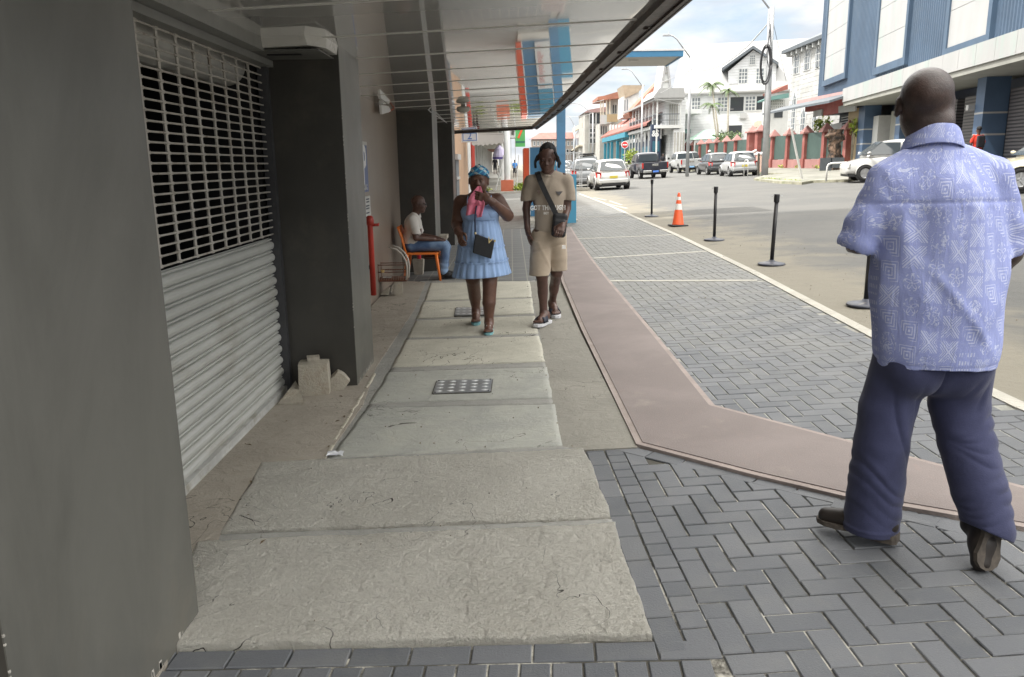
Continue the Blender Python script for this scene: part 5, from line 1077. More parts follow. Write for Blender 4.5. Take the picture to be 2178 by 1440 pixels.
def palm(label, px, pby, ptop, Dy, crown, n=12, lean=0):
    b = PY(px[0], pby, Dy); tp = PY(px[1], ptop, Dy); z0 = gz(b.x); t = thing('palm_tree', label, 'palm tree', (b.x, Dy, z0), 0, 'slender palms before the white house'); o = Vector((b.x, Dy, z0)); rg = np.random.default_rng(int(px[0]))
    mb = MB(); q = tp-o; mb.tube([(0, 0, 0), (q.x*.35, 0, q.z*.5), q], [.13, .10, .07], 8); mb.build('trunk', m_trunk, t, smooth=True)
    for k in range(n):
        a = 2*math.pi*k/n+rg.uniform(-.2, .2); el = rg.uniform(.0, 1.0); L_ = crown*rg.uniform(.8, 1.1); mb = MB(); pts = []
        for j in range(9):
            f_ = j/8; pts.append(q+Vector((math.cos(a)*L_*f_*math.cos(el*.6), math.sin(a)*L_*f_*math.cos(el*.6), L_*(math.sin(el)*f_-.75*f_*f_))))
        mb.tube(pts, .015, 4)
        for j in range(1, 9):
            for s_ in (-1, 1):
                for h_ in (0, .5):
                    p0 = pts[j-1].lerp(pts[j], h_); d = (pts[j]-pts[j-1]).normalized(); sd_ = d.cross(Vector((0, 0, 1))).normalized()*s_; ll = L_*.26*(1-abs(j/8-.4)); e = p0+sd_*ll*.8+d*ll*.4-Vector((0, 0, ll*.5)); w_ = d*.05
                    mb.add([p0-w_, p0+w_, e+w_*.2, e-w_*.2], [(0, 1, 2, 3)])
        mb.build('frond', m_leafA, t)
    return t
palm('taller palm with a full crown and trunk slanting right of the first street lamp', (1534, 1514), 292, 182, 88, 1.8, 12)
palm('thin palm whose small crown sits lower on the taller palm', (1530, 1515), 292, 222, 86, 1.5, 9)
palm('small crowned palm right of the full crowned palm', (1549, 1549), 292, 192, 90, 1.2, 9)
shrub('leafy_shrub', 'leafy yellow green shrub beside the stop sign', 'shrub', (14.3, 96, 2.2), (1.1, .8, 1.0), 260, .22, m_leafY)
shrub('leafy_shrub', 'yellow green plant peeking over the fence near the church', 'shrub', (23.2, 60.5, 4.1), (.8, .8, .7), 170, .2, m_leafY)
shrub('leafy_shrub', 'bright plant growing at the top of the blackened pillar', 'shrub', (20.75, 49.2, 3.45), (.35, .3, .55), 90, .16, m_leafY)
shrub('leafy_shrub', 'dark green garden plants under the pale green pavilion roof', 'shrub', (21.9, 82, 4.0), (1.5, 2.5, .6), 260, .2, m_leafA)
shrub('leafy_shrub', 'low weeds right of the orange pillar base', 'shrub', (.55, 43.6, .25), (.55, .3, .28), 200, .12, m_leafY)
shrub('leafy_shrub', 'low weeds left of the orange pillar base', 'shrub', (-1.55, 45.2, .15), (.5, .3, .2), 120, .1, m_leafY)
mb = MB(); rg = np.random.default_rng(5)
for yv in pil[:8]: leaves(mb, (20.6, yv+.3, gz(20.6)+.22), (.25, .5, .14), 40, .09, rg)
for i in range(30): leaves(mb, (12.9+rg.uniform(0, .1), 36+i*.2, gz(12.9)+.1), (.08, .15, .05), 6, .05, rg)
o = mb.build('weeds', m_leafY); tag(o, 'weeds and grass growing along the fence foot and the kerb', 'weeds', None, 'stuff')
# stop sign
t = thing('stop_sign', 'red round road sign with a white bar and rim beside the turquoise shop', 'road sign', (0, 0, 0)); p = PY(1329, 308, 80); t.location = (p.x, 80, gz(p.x)); z_ = p.z-gz(p.x)
Mx = Matrix(((1, 0, 0, 0), (0, 0, -1, 0), (0, 1, 0, z_), (0, 0, 0, 1)))
mb = MB(); mb.tube([(0, .06, 0), (0, .06, z_+.2)], .05, 8); mb.build('post', m_gal, t)
mb = MB(); mb.lathe([(.36, -.03), (.36, 0), (.001, 0)], n=24, M=Mx); mb.build('rim', m_letter, t); mb = MB(); mb.lathe([(.30, 0), (.30, .012), (.001, .012)], n=24, M=Mx); mb.build('face', newmat('sign_red', (.6, .04, .04), .4), t)
mb = MB(); mb.box(-.22, .22, -.05, -.013, z_-.05, z_+.05); mb.build('bar', m_letter, t)
# ---- blue canopy and kiosk right after the arcade
m_kblue = mat('kiosk_blue', (.055, .17, .30), .45, .06, .8); m_kpost = mat('post_blue', (.075, .20, .34), .4, .06, .8, dirt=(.06, .14, .22), dscale=3); m_klight = mat('panel_blue', (.06, .27, .42), .45, .05, 1); m_kred = mat('kiosk_orange', (.70, .10, .035), .45, .06, 1)
t = thing('blue_canopy', 'flat canopy with a blue edge and pale underside projecting over the parking bays', 'canopy', (1.5, 21.2, 4))
zc0 = PY(1437, 120, 20.2).z; zc1 = PY(1437, 105, 20.2).z
mb = MB(); mb.box(-1.7, 4.18, 20.25, 22.3, zc0+.02, zc1); fix(mb.build('slab', mat('pale_soffit', (.5, .49, .45), .6, .05, 1), t), t)
mb = MB(); mb.box(-1.7, 4.23, 20.2, 20.248, zc0, zc1-.03); mb.box(4.182, 4.23, 20.25, 22.3, zc0, zc1-.03); fix(mb.build('fascia', mat('fascia_blue', (.07, .26, .47), .4, .04), t), t)
mb = MB(); mb.box(-1.7, 4.25, 20.18, 20.25, zc1-.028, zc1+.01); mb.box(4.18, 4.25, 20.25, 22.3, zc1-.028, zc1+.01); fix(mb.build('edge_strip', m_letter, t), t)
mb = MB(); mb.box(3.0, 3.25, 20.9, 21.0, zc0-.0, zc0+.018); fix(mb.build('soffit_light', m_trim, t), t)
pl = PY(1184, 420, 20.1); pr_ = PY(1202, 420, 20.1)
mb = MB(); mb.box(pl.x, pr_.x, 20.0, 20.2, -.0, zc0+.0); mb.box(pl.x, pr_.x, 20.2, 20.6, zc0-.3, zc0-.002); p_ = fix(mb.build('post', m_kpost, t), t)
t = thing('kiosk', 'blue kiosk with an orange side fin and white notice panel', 'kiosk', (.9, 22, .03))
z313 = PY(1150, 313, 22).z
mb = MB(); a, b = PY(1128, 400, 22), PY(1183, 400, 22); mb.box(a.x, b.x, 22.0, 23.6, .05, z313); fix(mb.build('cabinet', m_kblue, t), t)
mb = MB(); a2 = PY(1115, 400, 21.9); mb.box(a2.x, a.x-.03, 21.9, 24.2, .15, z313-.02); fix(mb.build('side_fin', m_kred, t), t)
mb = MB(); mb.box(a.x-.029, a.x-.004, 21.88, 24.1, .15, z313-.02); fix(mb.build('edge_strip', m_letter, t), t)
mb = MB(); xm = a.x+(b.x-a.x)*.46; mb.box(xm, b.x-.01, 21.94, 21.998, .2, 1.32); q = fix(mb.build('notice_panel', mat('notice_white', (.66, .67, .66), .5, .04), t), t)
mb = MB(); mb.box(xm, b.x-.01, 21.95, 21.998, 1.33, z313-.02); fix(mb.build('light_blue_panel', m_klight, t), t)
mb = MB(); z_ = .35; rg = np.random.default_rng(3)
while z_ < 1.2: mb.box(xm+.05, xm+.05+rg.uniform(.08, .2), 21.93, 21.9385, z_, z_+.03); z_ += .07
mb.build('printed_line', mat('print_red', (.5, .15, .12), .6, .05), q)
mb = MB(); xa, xb = PY(1202.5, 400, 20.0).x, PY(1226, 400, 20.0).x; mb.box(xa, xb, 20.0, 20.12, PY(1215, 480, 20).z, PY(1215, 371, 20).z); fix(mb.build('front_panel', m_klight, t), t)
mb = MB(); mb.box(.40, 1.7, 20.3, 24.3, -.03, .11); fix(mb.build('plinth', m_white_strip, t), t)
# orange board with white letters, seen in the ceiling reflection
t = thing('letter_board', 'orange board with white lettering standing behind the blue kiosk', 'board', (.8, 27, 1.2)); mb = MB(); mb.box(.45, 1.15, 27, 27.06, .0, 1.15); fix(mb.build('board', m_kred, t), t); W22 = Wall(.8, 27, 1, 0, True)
if W22.n.y > 0: W22.n = -W22.n
mb = MB(); mb.box(.5, .55, 27.02, 27.05, -.03, 0.02); mb.box(1.05, 1.1, 27.02, 27.05, -.03, 0.02); fix(mb.build('foot', m_gal, t), t)
# white pillar on an orange base
t = thing('white_pillar', 'round white pillar standing on an orange painted cube base', 'pillar', (0, 0, 0)); p = G(1079, 410); t.location = (-.22, 44.9, .05)
zb_ = PY(1079, 383, 44.9).z-.05; mb = MB(); mb.box(-.36, .34, -.35, .35, 0, zb_); mb.build('base', mat('orange_red_paint', (.62, .17, .09), .6, .08, 1, dirt=(.5, .25, .18), dscale=2), t, bevel=.01)
mb = MB(); mb.lathe([(.19, zb_), (.17, zb_+.05), (.165, 4.4)], n=18); mb.build('shaft', m_white, t, smooth=True)
mb = MB(); a, b = PY(1054, 405, 43.5), PY(1072, 330, 43.5); mb.tube([a, b], .035, 6); tag(mb.build('leaning_pole', m_wpole), 'thin white pole leaning towards the white pillar with the orange base', 'pole')
mb = MB(); a, b = PY(1098, 412, 43.5), PY(1103, 330, 43.5); mb.tube([a, b], .025, 6); tag(mb.build('leaning_pole', m_wpole), 'thin pale pole standing right of the orange pillar base', 'pole')
# green hanging sign
t = thing('hanging_sign', 'green hanging sign with a red figure next to the white pillar', 'sign', (.6, 46, 3.4)); Wg = Wall(0, 46, 1, 0, True)
if Wg.n.y > 0: Wg.n = -Wg.n
m_sg = mat('sign_green', (.10, .40, .12), .5, .08, 3); mb = MB(); Wg.rpx(mb, 1096, 276, 1117, 312, -.15, 0); fix(mb.build('panel', m_sg, t), t)
mb = MB(); Wg.rpx(mb, 1096.5, 300, 1116.5, 304, .001, .01); a = Wg.hit(1106, 288); fix(mb.build('band', mat('sign_dark_green', (.03, .14, .1), .5, .05), t), t)
fix(text('7', 'sign_figure', t, newmat('figure_red', (.75, .10, .03), .5), .8, Wg, a0=a[0], z0=a[1]+.1, d=.012, ext=.01, bold=.02), t)
mb = MB(); a = Wg.hit(1106, 276); Wg.box(mb, a[0]-.03, a[0]+.03, a[1]+.001, a[1]+1.4, -.1, -.04); fix(mb.build('hanger', m_gal, t), t)
# umbrella, rails, ladder down the street
t = thing('market_umbrella', 'lilac and white market umbrella far down the left walkway', 'umbrella', (-.95, 66, gz(-.95)+.35))
mb = MB(); mb.lathe([(.55, 1.75), (.53, 1.95), (.35, 2.45), (.02, 2.75)], n=12); mb.build('canopy', mat('lilac_canvas', (.55, .5, .68), .7, .06), t); mb = MB(); mb.lathe([(.56, 1.62), (.56, 1.78), (.54, 1.80)], n=12); mb.build('valance', mat('purple_canvas', (.10, .07, .25), .7, .06), t); mb = MB(); mb.tube([(0, 0, 0), (0, 0, 1.7)], .03, 6); mb.build('pole', m_gal, t)
t = thing('rail_frame', 'tall grey steel rail frame beside the parked cars right of the blue post', 'rail frame', (2.9, 41, gz(2.9)))
mb = MB(); Wr = Wall(0, 41, 1, 0, True)
if Wr.n.y > 0: Wr.n = -Wr.n
for q in (1207, 1212, 1221, 1233, 1237): Wr.rpx(mb, q, 326, q+1.3, 398 if q > 1230 else 378, -.04, 0)
Wr.rpx(mb, 1203, 324, 1238, 326, -.05, .01)
for yy in (350, 366, 379, 390): Wr.rpx(mb, 1229 if yy > 360 else 1204, yy, 1238, yy+1.4, -.03, -.01)
fix(mb.build('frame', m_gal, t), t)
p = G(1240, 405); mb = MB(); mb.box(p.x-.35, p.x+.35, p.y-.15, p.y+.15, gz(p.x)-.02, gz(p.x)+.14); tag(mb.build('kerb_block', m_white_strip, bevel=.02), 'low concrete block beside the white hatchback wheel', 'concrete block')
# bicycle down the left walkway
t = thing('bicycle', 'dark bicycle leaning beside the man in black down the left walkway', 'bicycle', (-1.15, 79, gz(-1.1)+.5), D(75))
for x_ in (-.5, .5):
    mb = MB(); mb.tube([(x_+.33*math.cos(a), 0, .35+.33*math.sin(a)) for a in np.linspace(0, 2*math.pi, 18)], .022, 6); mb.build('wheel', m_tyre, t)
mb = MB()
for a, b in (((-.5, 0, .35), (-.15, 0, .3)), ((-.15, 0, .3), (-.3, 0, .85)), ((-.3, 0, .75), (.35, 0, .8)), ((-.15, 0, .3), (.35, 0, .75)), ((.5, 0, .35), (.33, 0, .95)), ((-.5, 0, .35), (-.27, 0, .7))): mb.tube([a, b], .02, 6)
mb.build('frame', m_plas, t); mb = MB(); mb.tube([(.33, -.25, 1.0), (.33, 0, .97), (.33, .25, 1.0)], .015, 6); mb.build('handlebar', m_gal, t); mb = MB(); mb.box(-.42, -.18, -.06, .06, .86, .92); mb.build('saddle', m_plas, t, bevel=.02)
# ---------------- people: smooth implicit modelling, meshed with surface nets ----------------
def V3(*a): return np.array(a, float)
def rotm(rx=0, ry=0, rz=0):
    cx, sx, cy, sy, cz_, sz = math.cos(rx), math.sin(rx), math.cos(ry), math.sin(ry), math.cos(rz), math.sin(rz)
    return np.array([[cz_, -sz, 0], [sz, cz_, 0], [0, 0, 1]]) @ np.array([[cy, 0, sy], [0, 1, 0], [-sy, 0, cy]]) @ np.array([[1, 0, 0], [0, cx, -sx], [0, sx, cx]])
class SDF:
    def __init__(s, lo, hi, h):
        s.lo = np.array(lo, float); s.h = h; s.n = np.ceil((np.array(hi)-s.lo)/h).astype(int)+1
        s.D = np.full(s.n, .5, np.float32)
    def reg(s, lo, hi):
        a = np.clip(np.floor((np.array(lo)-s.lo)/s.h).astype(int), 0, s.n); b = np.clip(np.ceil((np.array(hi)-s.lo)/s.h).astype(int)+1, 0, s.n)
        sl = tuple(slice(i, j) for i, j in zip(a, b)); g_ = [s.lo[k]+s.h*np.arange(a[k], b[k], dtype=np.float32) for k in range(3)]
        return sl, np.meshgrid(*g_, indexing='ij')
    def comb(s, sl, d, k, sub=False):
        A = s.D[sl]
        if A.size == 0: return
        if sub: d = -d; h = np.clip(.5-.5*(A-d)/k, 0, 1); s.D[sl] = A*(1-h)+d*h+k*h*(1-h)
        else: h = np.clip(.5+.5*(A-d)/k, 0, 1); s.D[sl] = A*(1-h)+d*h-k*h*(1-h)
    def cone(s, a, b, ra, rb, k=.02, sq=(1, 1, 1), sub=False):
        a, b, sq = np.array(a, float), np.array(b, float), np.array(sq, float); m = max(ra, rb)*max(1, (1/sq).max())+k*1.5+s.h*3
        sl, (x, y, z) = s.reg(np.minimum(a, b)-m, np.maximum(a, b)+m)
        if x.size == 0: return
        A, B = a*sq, b*sq; ba = B-A; px, py, pz = x*sq[0]-A[0], y*sq[1]-A[1], z*sq[2]-A[2]
        t = np.clip((px*ba[0]+py*ba[1]+pz*ba[2])/max(1e-9, ba.dot(ba)), 0, 1)
        d = np.sqrt((px-ba[0]*t)**2+(py-ba[1]*t)**2+(pz-ba[2]*t)**2)-(ra+(rb-ra)*t); s.comb(sl, d/sq.max(), k, sub)
    def ell(s, c, r, R=None, k=.02, sub=False):
        c, r = np.array(c, float), np.array(r, float); m = r.max()+k*1.5+s.h*3; sl, (x, y, z) = s.reg(c-m, c+m)
        if x.size == 0: return
        p = np.stack([x-c[0], y-c[1], z-c[2]], -1)
        if R is not None: p = p @ R
        k0 = np.sqrt(((p/r)**2).sum(-1))+1e-6; k1 = np.sqrt(((p/r**2)**2).sum(-1))+1e-6; s.comb(sl, k0*(k0-1)/k1, k, sub)
    def box(s, c, hs, R=None, k=.01, rd=.01, sub=False):
        c, hs = np.array(c, float), np.array(hs, float); m = np.linalg.norm(hs)+k*1.5+s.h*3; sl, (x, y, z) = s.reg(c-m, c+m)
        if x.size == 0: return
        p = np.stack([x-c[0], y-c[1], z-c[2]], -1)
        if R is not None: p = p @ R
        q = np.abs(p)-(hs-rd); d = np.sqrt((np.maximum(q, 0)**2).sum(-1))+np.minimum(q.max(-1), 0)-rd; s.comb(sl, d, k, sub)
    def cut(s, f):          # keep where f(x,y,z) < 0
        sl, g_ = s.reg(s.lo, s.lo+s.h*s.n); s.D = np.maximum(s.D, f(*g_)[:s.n[0], :s.n[1], :s.n[2]].astype(np.float32))
    def disp(s, f):
        sl, g_ = s.reg(s.lo, s.lo+s.h*s.n); s.D = s.D+f(*g_).astype(np.float32)
    def mesh(s):
        D = s.D; S_ = D < 0; n = D.shape; c = np.zeros((n[0]-1, n[1]-1, n[2]-1), np.uint8)
        cor = [(i, j, k) for i in (0, 1) for j in (0, 1) for k in (0, 1)]
        sl = lambda o: D[o[0]:n[0]-1+o[0], o[1]:n[1]-1+o[1], o[2]:n[2]-1+o[2]]
        for o in cor: c += (sl(o) < 0)
        act = (c > 0) & (c < 8); I = np.argwhere(act); vals = {o: D[I[:, 0]+o[0], I[:, 1]+o[1], I[:, 2]+o[2]] for o in cor}
        P = np.zeros((len(I), 3)); cnt = np.zeros(len(I))
        for a in cor:
            for ax_ in range(3):
                if a[ax_] == 1: continue
                b = list(a); b[ax_] = 1; b = tuple(b); va, vb = vals[a], vals[b]; m = (va < 0) != (vb < 0); t = np.where(m, va/np.where(m, va-vb, 1), 0)
                q = np.array(a, float)[None]+np.zeros((len(I), 3)); q[:, ax_] += t; P[m] += q[m]; cnt += m
        P /= cnt[:, None]; vs = s.lo+s.h*(I+P); idx = np.full(act.shape, -1, int); idx[tuple(I.T)] = np.arange(len(I)); fs = []
        for ax_ in range(3):
            u, v = (ax_+1) % 3, (ax_+2) % 3; a = [slice(None)]*3; b = [slice(None)]*3; a[ax_] = slice(0, -1); b[ax_] = slice(1, None)
            A, B_ = S_[tuple(a)], S_[tuple(b)]; E = np.argwhere(A != B_); E = E[(E[:, u] > 0) & (E[:, v] > 0) & (E[:, u] < n[u]-1) & (E[:, v] < n[v]-1)]
            if not len(E): continue
            fl = A[tuple(E.T)]; q = []
            for du, dv in ((0, 0), (-1, 0), (-1, -1), (0, -1)): e = E.copy(); e[:, u] += du; e[:, v] += dv; q.append(idx[tuple(e.T)])
            q = np.stack(q, -1); q[~fl] = q[~fl][:, ::-1]; fs.append(q)
        return vs, np.vstack(fs)
def skinmesh(parts, name, m, par, smooth_it=0):
    vs, fs, n = [], [], 0
    for S_ in (parts if isinstance(parts, list) else [parts]):
        v, f = S_.mesh(); vs.append(v); fs.append(f+n); n += len(v)
    vs = np.vstack(vs); fs = np.vstack(fs); me = bpy.data.meshes.new(name)
    me.vertices.add(len(vs)); me.vertices.foreach_set('co', vs.ravel()); me.loops.add(fs.size); me.loops.foreach_set('vertex_index', fs.ravel().astype(np.int32))
    me.polygons.add(len(fs)); me.polygons.foreach_set('loop_start', np.arange(0, fs.size, 4, dtype=np.int32)); me.update(calc_edges=True); me.polygons.foreach_set('use_smooth', np.ones(len(fs), bool))
    me.materials.append(m); o = bpy.data.objects.new(name, me); SC.collection.objects.link(o); o.parent = par
    if smooth_it: q = o.modifiers.new('s', 'SMOOTH'); q.factor = .5; q.iterations = smooth_it
    return o
def wav(seed, f, st=(1, 1, 1), n=7):
    r = np.random.default_rng(seed); dirs = r.normal(size=(n, 3))*np.array(st)*f; ph = r.uniform(0, 6.28, n)
    def g_(x, y, z):
        w_ = np.sin(x*dirs[0][0]*.5+y*dirs[0][1]*.5+z*dirs[0][2]*.5+ph[0])*.8
        return sum(np.sin(x*d[0]+y*d[1]+z*d[2]+p+w_) for d, p in zip(dirs, ph))/n
    return g_
def head(S_, c, R, s=1.0, neck=None, nr=.055, chub=0.0, ears=True, face=True):
    """R turns head space (face looks to -y) into person space"""
    T_ = lambda *p: np.array(c)+R @ (np.array(p)*s)
    S_.ell(T_(0, .014, .036), np.array((.076, .097, .086))*s, R, .01)
    S_.ell(T_(0, -.006, -.012), np.array((.070+chub*.5, .084, .085))*s, R, .02)
    S_.ell(T_(0, -.020, -.050), np.array((.057+chub, .066, .066))*s, R, .03)
    if neck is not None: S_.cone(T_(0, .022, -.055), neck, nr, nr*1.12, .03)
    if face:
        S_.ell(T_(0, -.066, -.094), np.array((.026, .022, .022))*s, R, .03)
        for q in (-1, 1):
            S_.ell(T_(q*.036, -.058, -.030), np.array((.028, .026, .026))*s, R, .02)
            S_.ell(T_(q*.030, -.094, .003), np.array((.017, .013, .011))*s, R, .012, True)
            S_.ell(T_(q*.029, -.078, .002), np.array((.0135, .0125, .0115))*s, R, .003)
            S_.ell(T_(q*.030, -.085, .018), np.array((.022, .010, .007))*s, R, .012)
            S_.ell(T_(q*.013, -.095, -.030), np.array((.010, .010, .008))*s, R, .006)
        S_.cone(T_(0, -.088, .008), T_(0, -.103, -.026), .0085*s, .0125*s, .012)
        S_.ell(T_(0, -.091, -.052), np.array((.024, .010, .0065))*s, R, .007); S_.ell(T_(0, -.090, -.064), np.array((.020, .010, .007))*s, R, .007)
        S_.ell(T_(0, -.103, -.0575), np.array((.022, .008, .0016))*s, R, .004, True)
    if ears:
        for q in (-1, 1):
            Re = R @ rotm(0, 0, q*.35); S_.ell(T_(q*.084, .012, -.004), np.array((.011, .021, .034))*s, Re, .004); S_.ell(T_(q*.094, .006, -.002), np.array((.006, .010, .02))*s, Re, .004, True)
    return T_
def limb(S_, pts, rs, k=.03):
    for i, (a, b, ra, rb) in enumerate(zip(pts, pts[1:], rs, rs[1:])): S_.cone(a, b, ra, rb, k if i == 0 else .010)
def hand(S_, w, f, n, t, s=1.0, curl=(.5, .55, .6, .65), th=.5, spread=.08):
    """w wrist, f towards the fingers, n palm normal (curl direction), t thumb side"""
    f, n, t = [np.array(q, float)/np.linalg.norm(q) for q in (f, n, t)]; n = n-f*n.dot(f); n /= np.linalg.norm(n); t = np.cross(f, n)*np.sign(np.dot(np.cross(f, n), t))
    w = np.array(w, float); P = lambda a, b, c: w+(f*a+t*b+n*c)*s
    S_.cone(w, P(.03, 0, 0), .026*s, .028*s, .012); 
    for b in (-.028, -.01, .01, .028): S_.cone(P(.02, b*.7, 0), P(.082, b, 0), .016*s, .0135*s, .010)
    for i, (b, L_) in enumerate(((.031, .070), (.011, .079), (-.010, .074), (-.030, .058))):
        p = P(.085, b, 0); cu = curl[i]; a = cu*.5; side = (b*spread*8)
        for j, (l, r0, r1) in enumerate(((.45, .0095, .0088), (.31, .0088, .0082), (.24, .0082, .0068))):
            d = f*math.cos(a)+n*math.sin(a)+t*side*.3; d /= np.linalg.norm(d); q = p+d*L_*l*s; S_.cone(p, q, r0*s, r1*s, .003); p = q; a += cu
    p = P(.022, .030, .004); a = P(.055, .058, .012+.02*th); b = P(.083, .062-.03*th, .018+.035*th); c_ = P(.104, .055-.045*th, .02+.04*th)
    S_.cone(p, a, .0165*s, .0125*s, .010); S_.cone(a, b, .0125*s, .0105*s, .004); S_.cone(b, c_, .0105*s, .0085*s, .003)
def foot(S_, heel, toe, s=1.0, toes=True, ank=None):
    heel, toe = np.array(heel, float), np.array(toe, float); d = toe-heel; L_ = np.linalg.norm(d); d /= L_; sd_ = np.array((d[1], -d[0], 0)); sd_ /= np.linalg.norm(sd_); up = np.cross(sd_, d); up *= np.sign(up[2]) if abs(up[2]) > .1 else 1
    P = lambda a, b, c: heel+d*a*L_+sd_*b+up*c
    S_.cone(P(.10, 0, .03), P(.55, 0, .03), .030, .036, .02); S_.cone(P(.35, 0, .04), P(.72, 0, .022), .032, .034, .02); S_.cone(P(.16, 0, .06), P(.5, 0, .04), .034, .03, .025)
    if ank is not None: S_.cone(P(.2, 0, .05), ank, .036, .036, .03)
    if toes:
        for i in range(5): b = -.032+.016*i; S_.cone(P(.72, b, .016), P(1.0-.03*abs(i-1 if sd_[0] > 0 else i-3), b*1.1, .012), .012, .011 if i not in (0, 4) else .012, .003)
m_skin = newmat('dark_skin', (.13, .06, .04), .40, .5); X.T = m_skin.node_tree; setc(m_skin, mixc(noise(geo(), 9, 5, .6).ss(.3, .7), (.098, .046, .032), (.15, .075, .050))); bump(m_skin, noise(geo(), 300, 3), .0012)
m_skin2 = newmat('deep_brown_skin', (.045, .021, .015), .42, .5); X.T = m_skin2.node_tree; setc(m_skin2, mixc(noise(geo(), 11, 5, .6).ss(.3, .7), (.072, .037, .028), (.115, .060, .045)))
m_skin3 = newmat('scalp_skin', (.07, .035, .026), .36, .5); X.T = m_skin3.node_tree; v = geo(); px_, py_, pz_ = sepv(v)
c = mixc(noise(v, 14, 6, .65).ss(.35, .7), (.030, .0175, .0145), (.064, .037, .030)); setc(m_skin3, c); bump(m_skin3, noise(v, 220, 4, .7), .0018); bump(m_skin3, noise(v, 45, 3, .6), .0015)
m_eye = newmat('eye_white', (.45, .42, .38), .2); m_pupil = newmat('pupil', (.01, .008, .007), .15); m_hair = mat('black_hair', (.012, .011, .011), .75, .3, 30, .01, 90); m_nail = newmat('nail', (.35, .25, .22), .3)
def eyes(T_, R, s, par, sep=.029):
    for q in (-1, 1):
        c_ = T_(q*sep, -.0805, .0025); mb = MB(); f_ = R @ V3(0, -1, 0)
        M = Matrix.Translation(Vector(c_)) @ Matrix([list(r_)+[0] for r_ in R]+[[0, 0, 0, 1]]); mb.lathe([(.0005*s, -.0105*s), (.006*s, -.0085*s), (.0105*s, 0), (.006*s, .0085*s), (.0005*s, .0105*s)], n=12, M=M @ Matrix.Rotation(math.pi/2, 4, 'X') @ Matrix.Diagonal((1, .62, 1, 1)))
        e = mb.build('eye', m_eye, par, smooth=True); mb = MB(); mb.lathe([(.0005, .0108*s), (.005*s, .0092*s), (.0052*s, .006*s)], n=10, M=M @ Matrix.Rotation(math.pi/2, 4, 'X')); mb.build('pupil', m_pupil, e)
def cloth(name, col, var=.1, bs=220, rough=.85, bmp=.0012):
    m = newmat(name, col, rough, .2); m.node_tree.nodes['Principled BSDF'].inputs['Sheen Weight'].default_value = .15; X.T = m.node_tree
    setc(m, mixc(noise(geo(), 6, 5, .6).ss(.3, .7), tuple(q*(1-var) for q in col), tuple(min(1, q*(1+var)) for q in col))); bump(m, noise(geo(), bs, 3, .7), bmp); bump(m, noise(geo(), 14, 4, .5), .006, .6); return m

# ===== the man walking away =====
O1 = (1.55, 2.85, 0.0)
t1 = thing('person', 'bald man seen from behind in a printed blue short sleeved shirt and navy trousers', 'person', O1)
m_shirt = newmat('printed_shirt_cloth', (.2, .25, .5), .85, .2); X.T = m_shirt.node_tree
x, y, z = sepv(crd('Object'))
ang_ = X.n('ARCTAN2', x, y*(-1.0)); u = X.n('MULTIPLY', ang_, .25); nzv = noise(crd('Object'), 5, 3); u = u+(nzv-.5)*.02; vv = z+(noise(crd('Object'), 4.2, 3)-.5)*.025
cell = .088; uu = u*(1/cell); vw = vv*(1/cell); vw = vw+(uu.fl()*.37); cu_, cv_ = uu.fl(), vw.fl(); fx = uu.fr()-.5; fy = vw.fr()-.5
hsh = ((cu_*12.9898+cv_*78.233).sin()*437.58).fr(); r_ = (fx*fx+fy*fy).sqrt(); ath = X.n('ARCTAN2', fy, fx)
dg = (fx.abs()-fy.abs()).abs()
mA = (dg*9.0).fr().lt(.42)*xmax(fx.abs(), fy.abs()).lt(.44)*dg.lt(.34)                                # carved cross
mB = (r_-(.20+(ath*5.0).sin()*.12)).abs().lt(.035)+r_.lt(.05)+(r_-.36).abs().lt(.02)*((ath*9).sin().gt(0)) # flower
mC = (fy*3.0).fr().gt(.5)*((fx*6.0+(fy*3).fl()*.5).fr()-.5).abs().lt(.26)*(xmax(fx.abs(), fy.abs()).lt(.42))   # little blocks
mD = ((noise(comb(uu, vw), 3.4, 2, .5, 1.2)-.5).abs()).lt(.032)*r_.lt(.46)                                # curls
mE = ((xmax(fx.abs(), fy.abs())*8).fr()).lt(.38)*xmax(fx.abs(), fy.abs()).lt(.40)*((fx+fy).gt(-.3))            # nested squares
sel = lambda a, b: hsh.gt(a)*hsh.lt(b)
pat = mA*sel(.0, .2)+mB*sel(.2, .42)+mC*sel(.42, .56)+mD*sel(.56, .82)+mE*sel(.82, 1.0)
pat = xmin(pat, 1.0)*(noise(crd('Object'), 38, 4, .7).ss(.30, .52)*.85)
base = mixc(noise(crd('Object'), 3, 4).ss(.3, .7), (.25, .285, .54), (.30, .34, .61)); base = mixc(noise(crd('Object'), 160, 2).ss(.4, .7)*.25, base, (.38, .42, .58))
setc(m_shirt, mixc(pat*.60, base, (.68, .71, .80))); bump(m_shirt, noise(crd('Object'), 260, 3, .7), .001); bump(m_shirt, noise(crd('Object'), 16, 4, .5, 1.0, (1.6, 1, .5)), .009, .7)
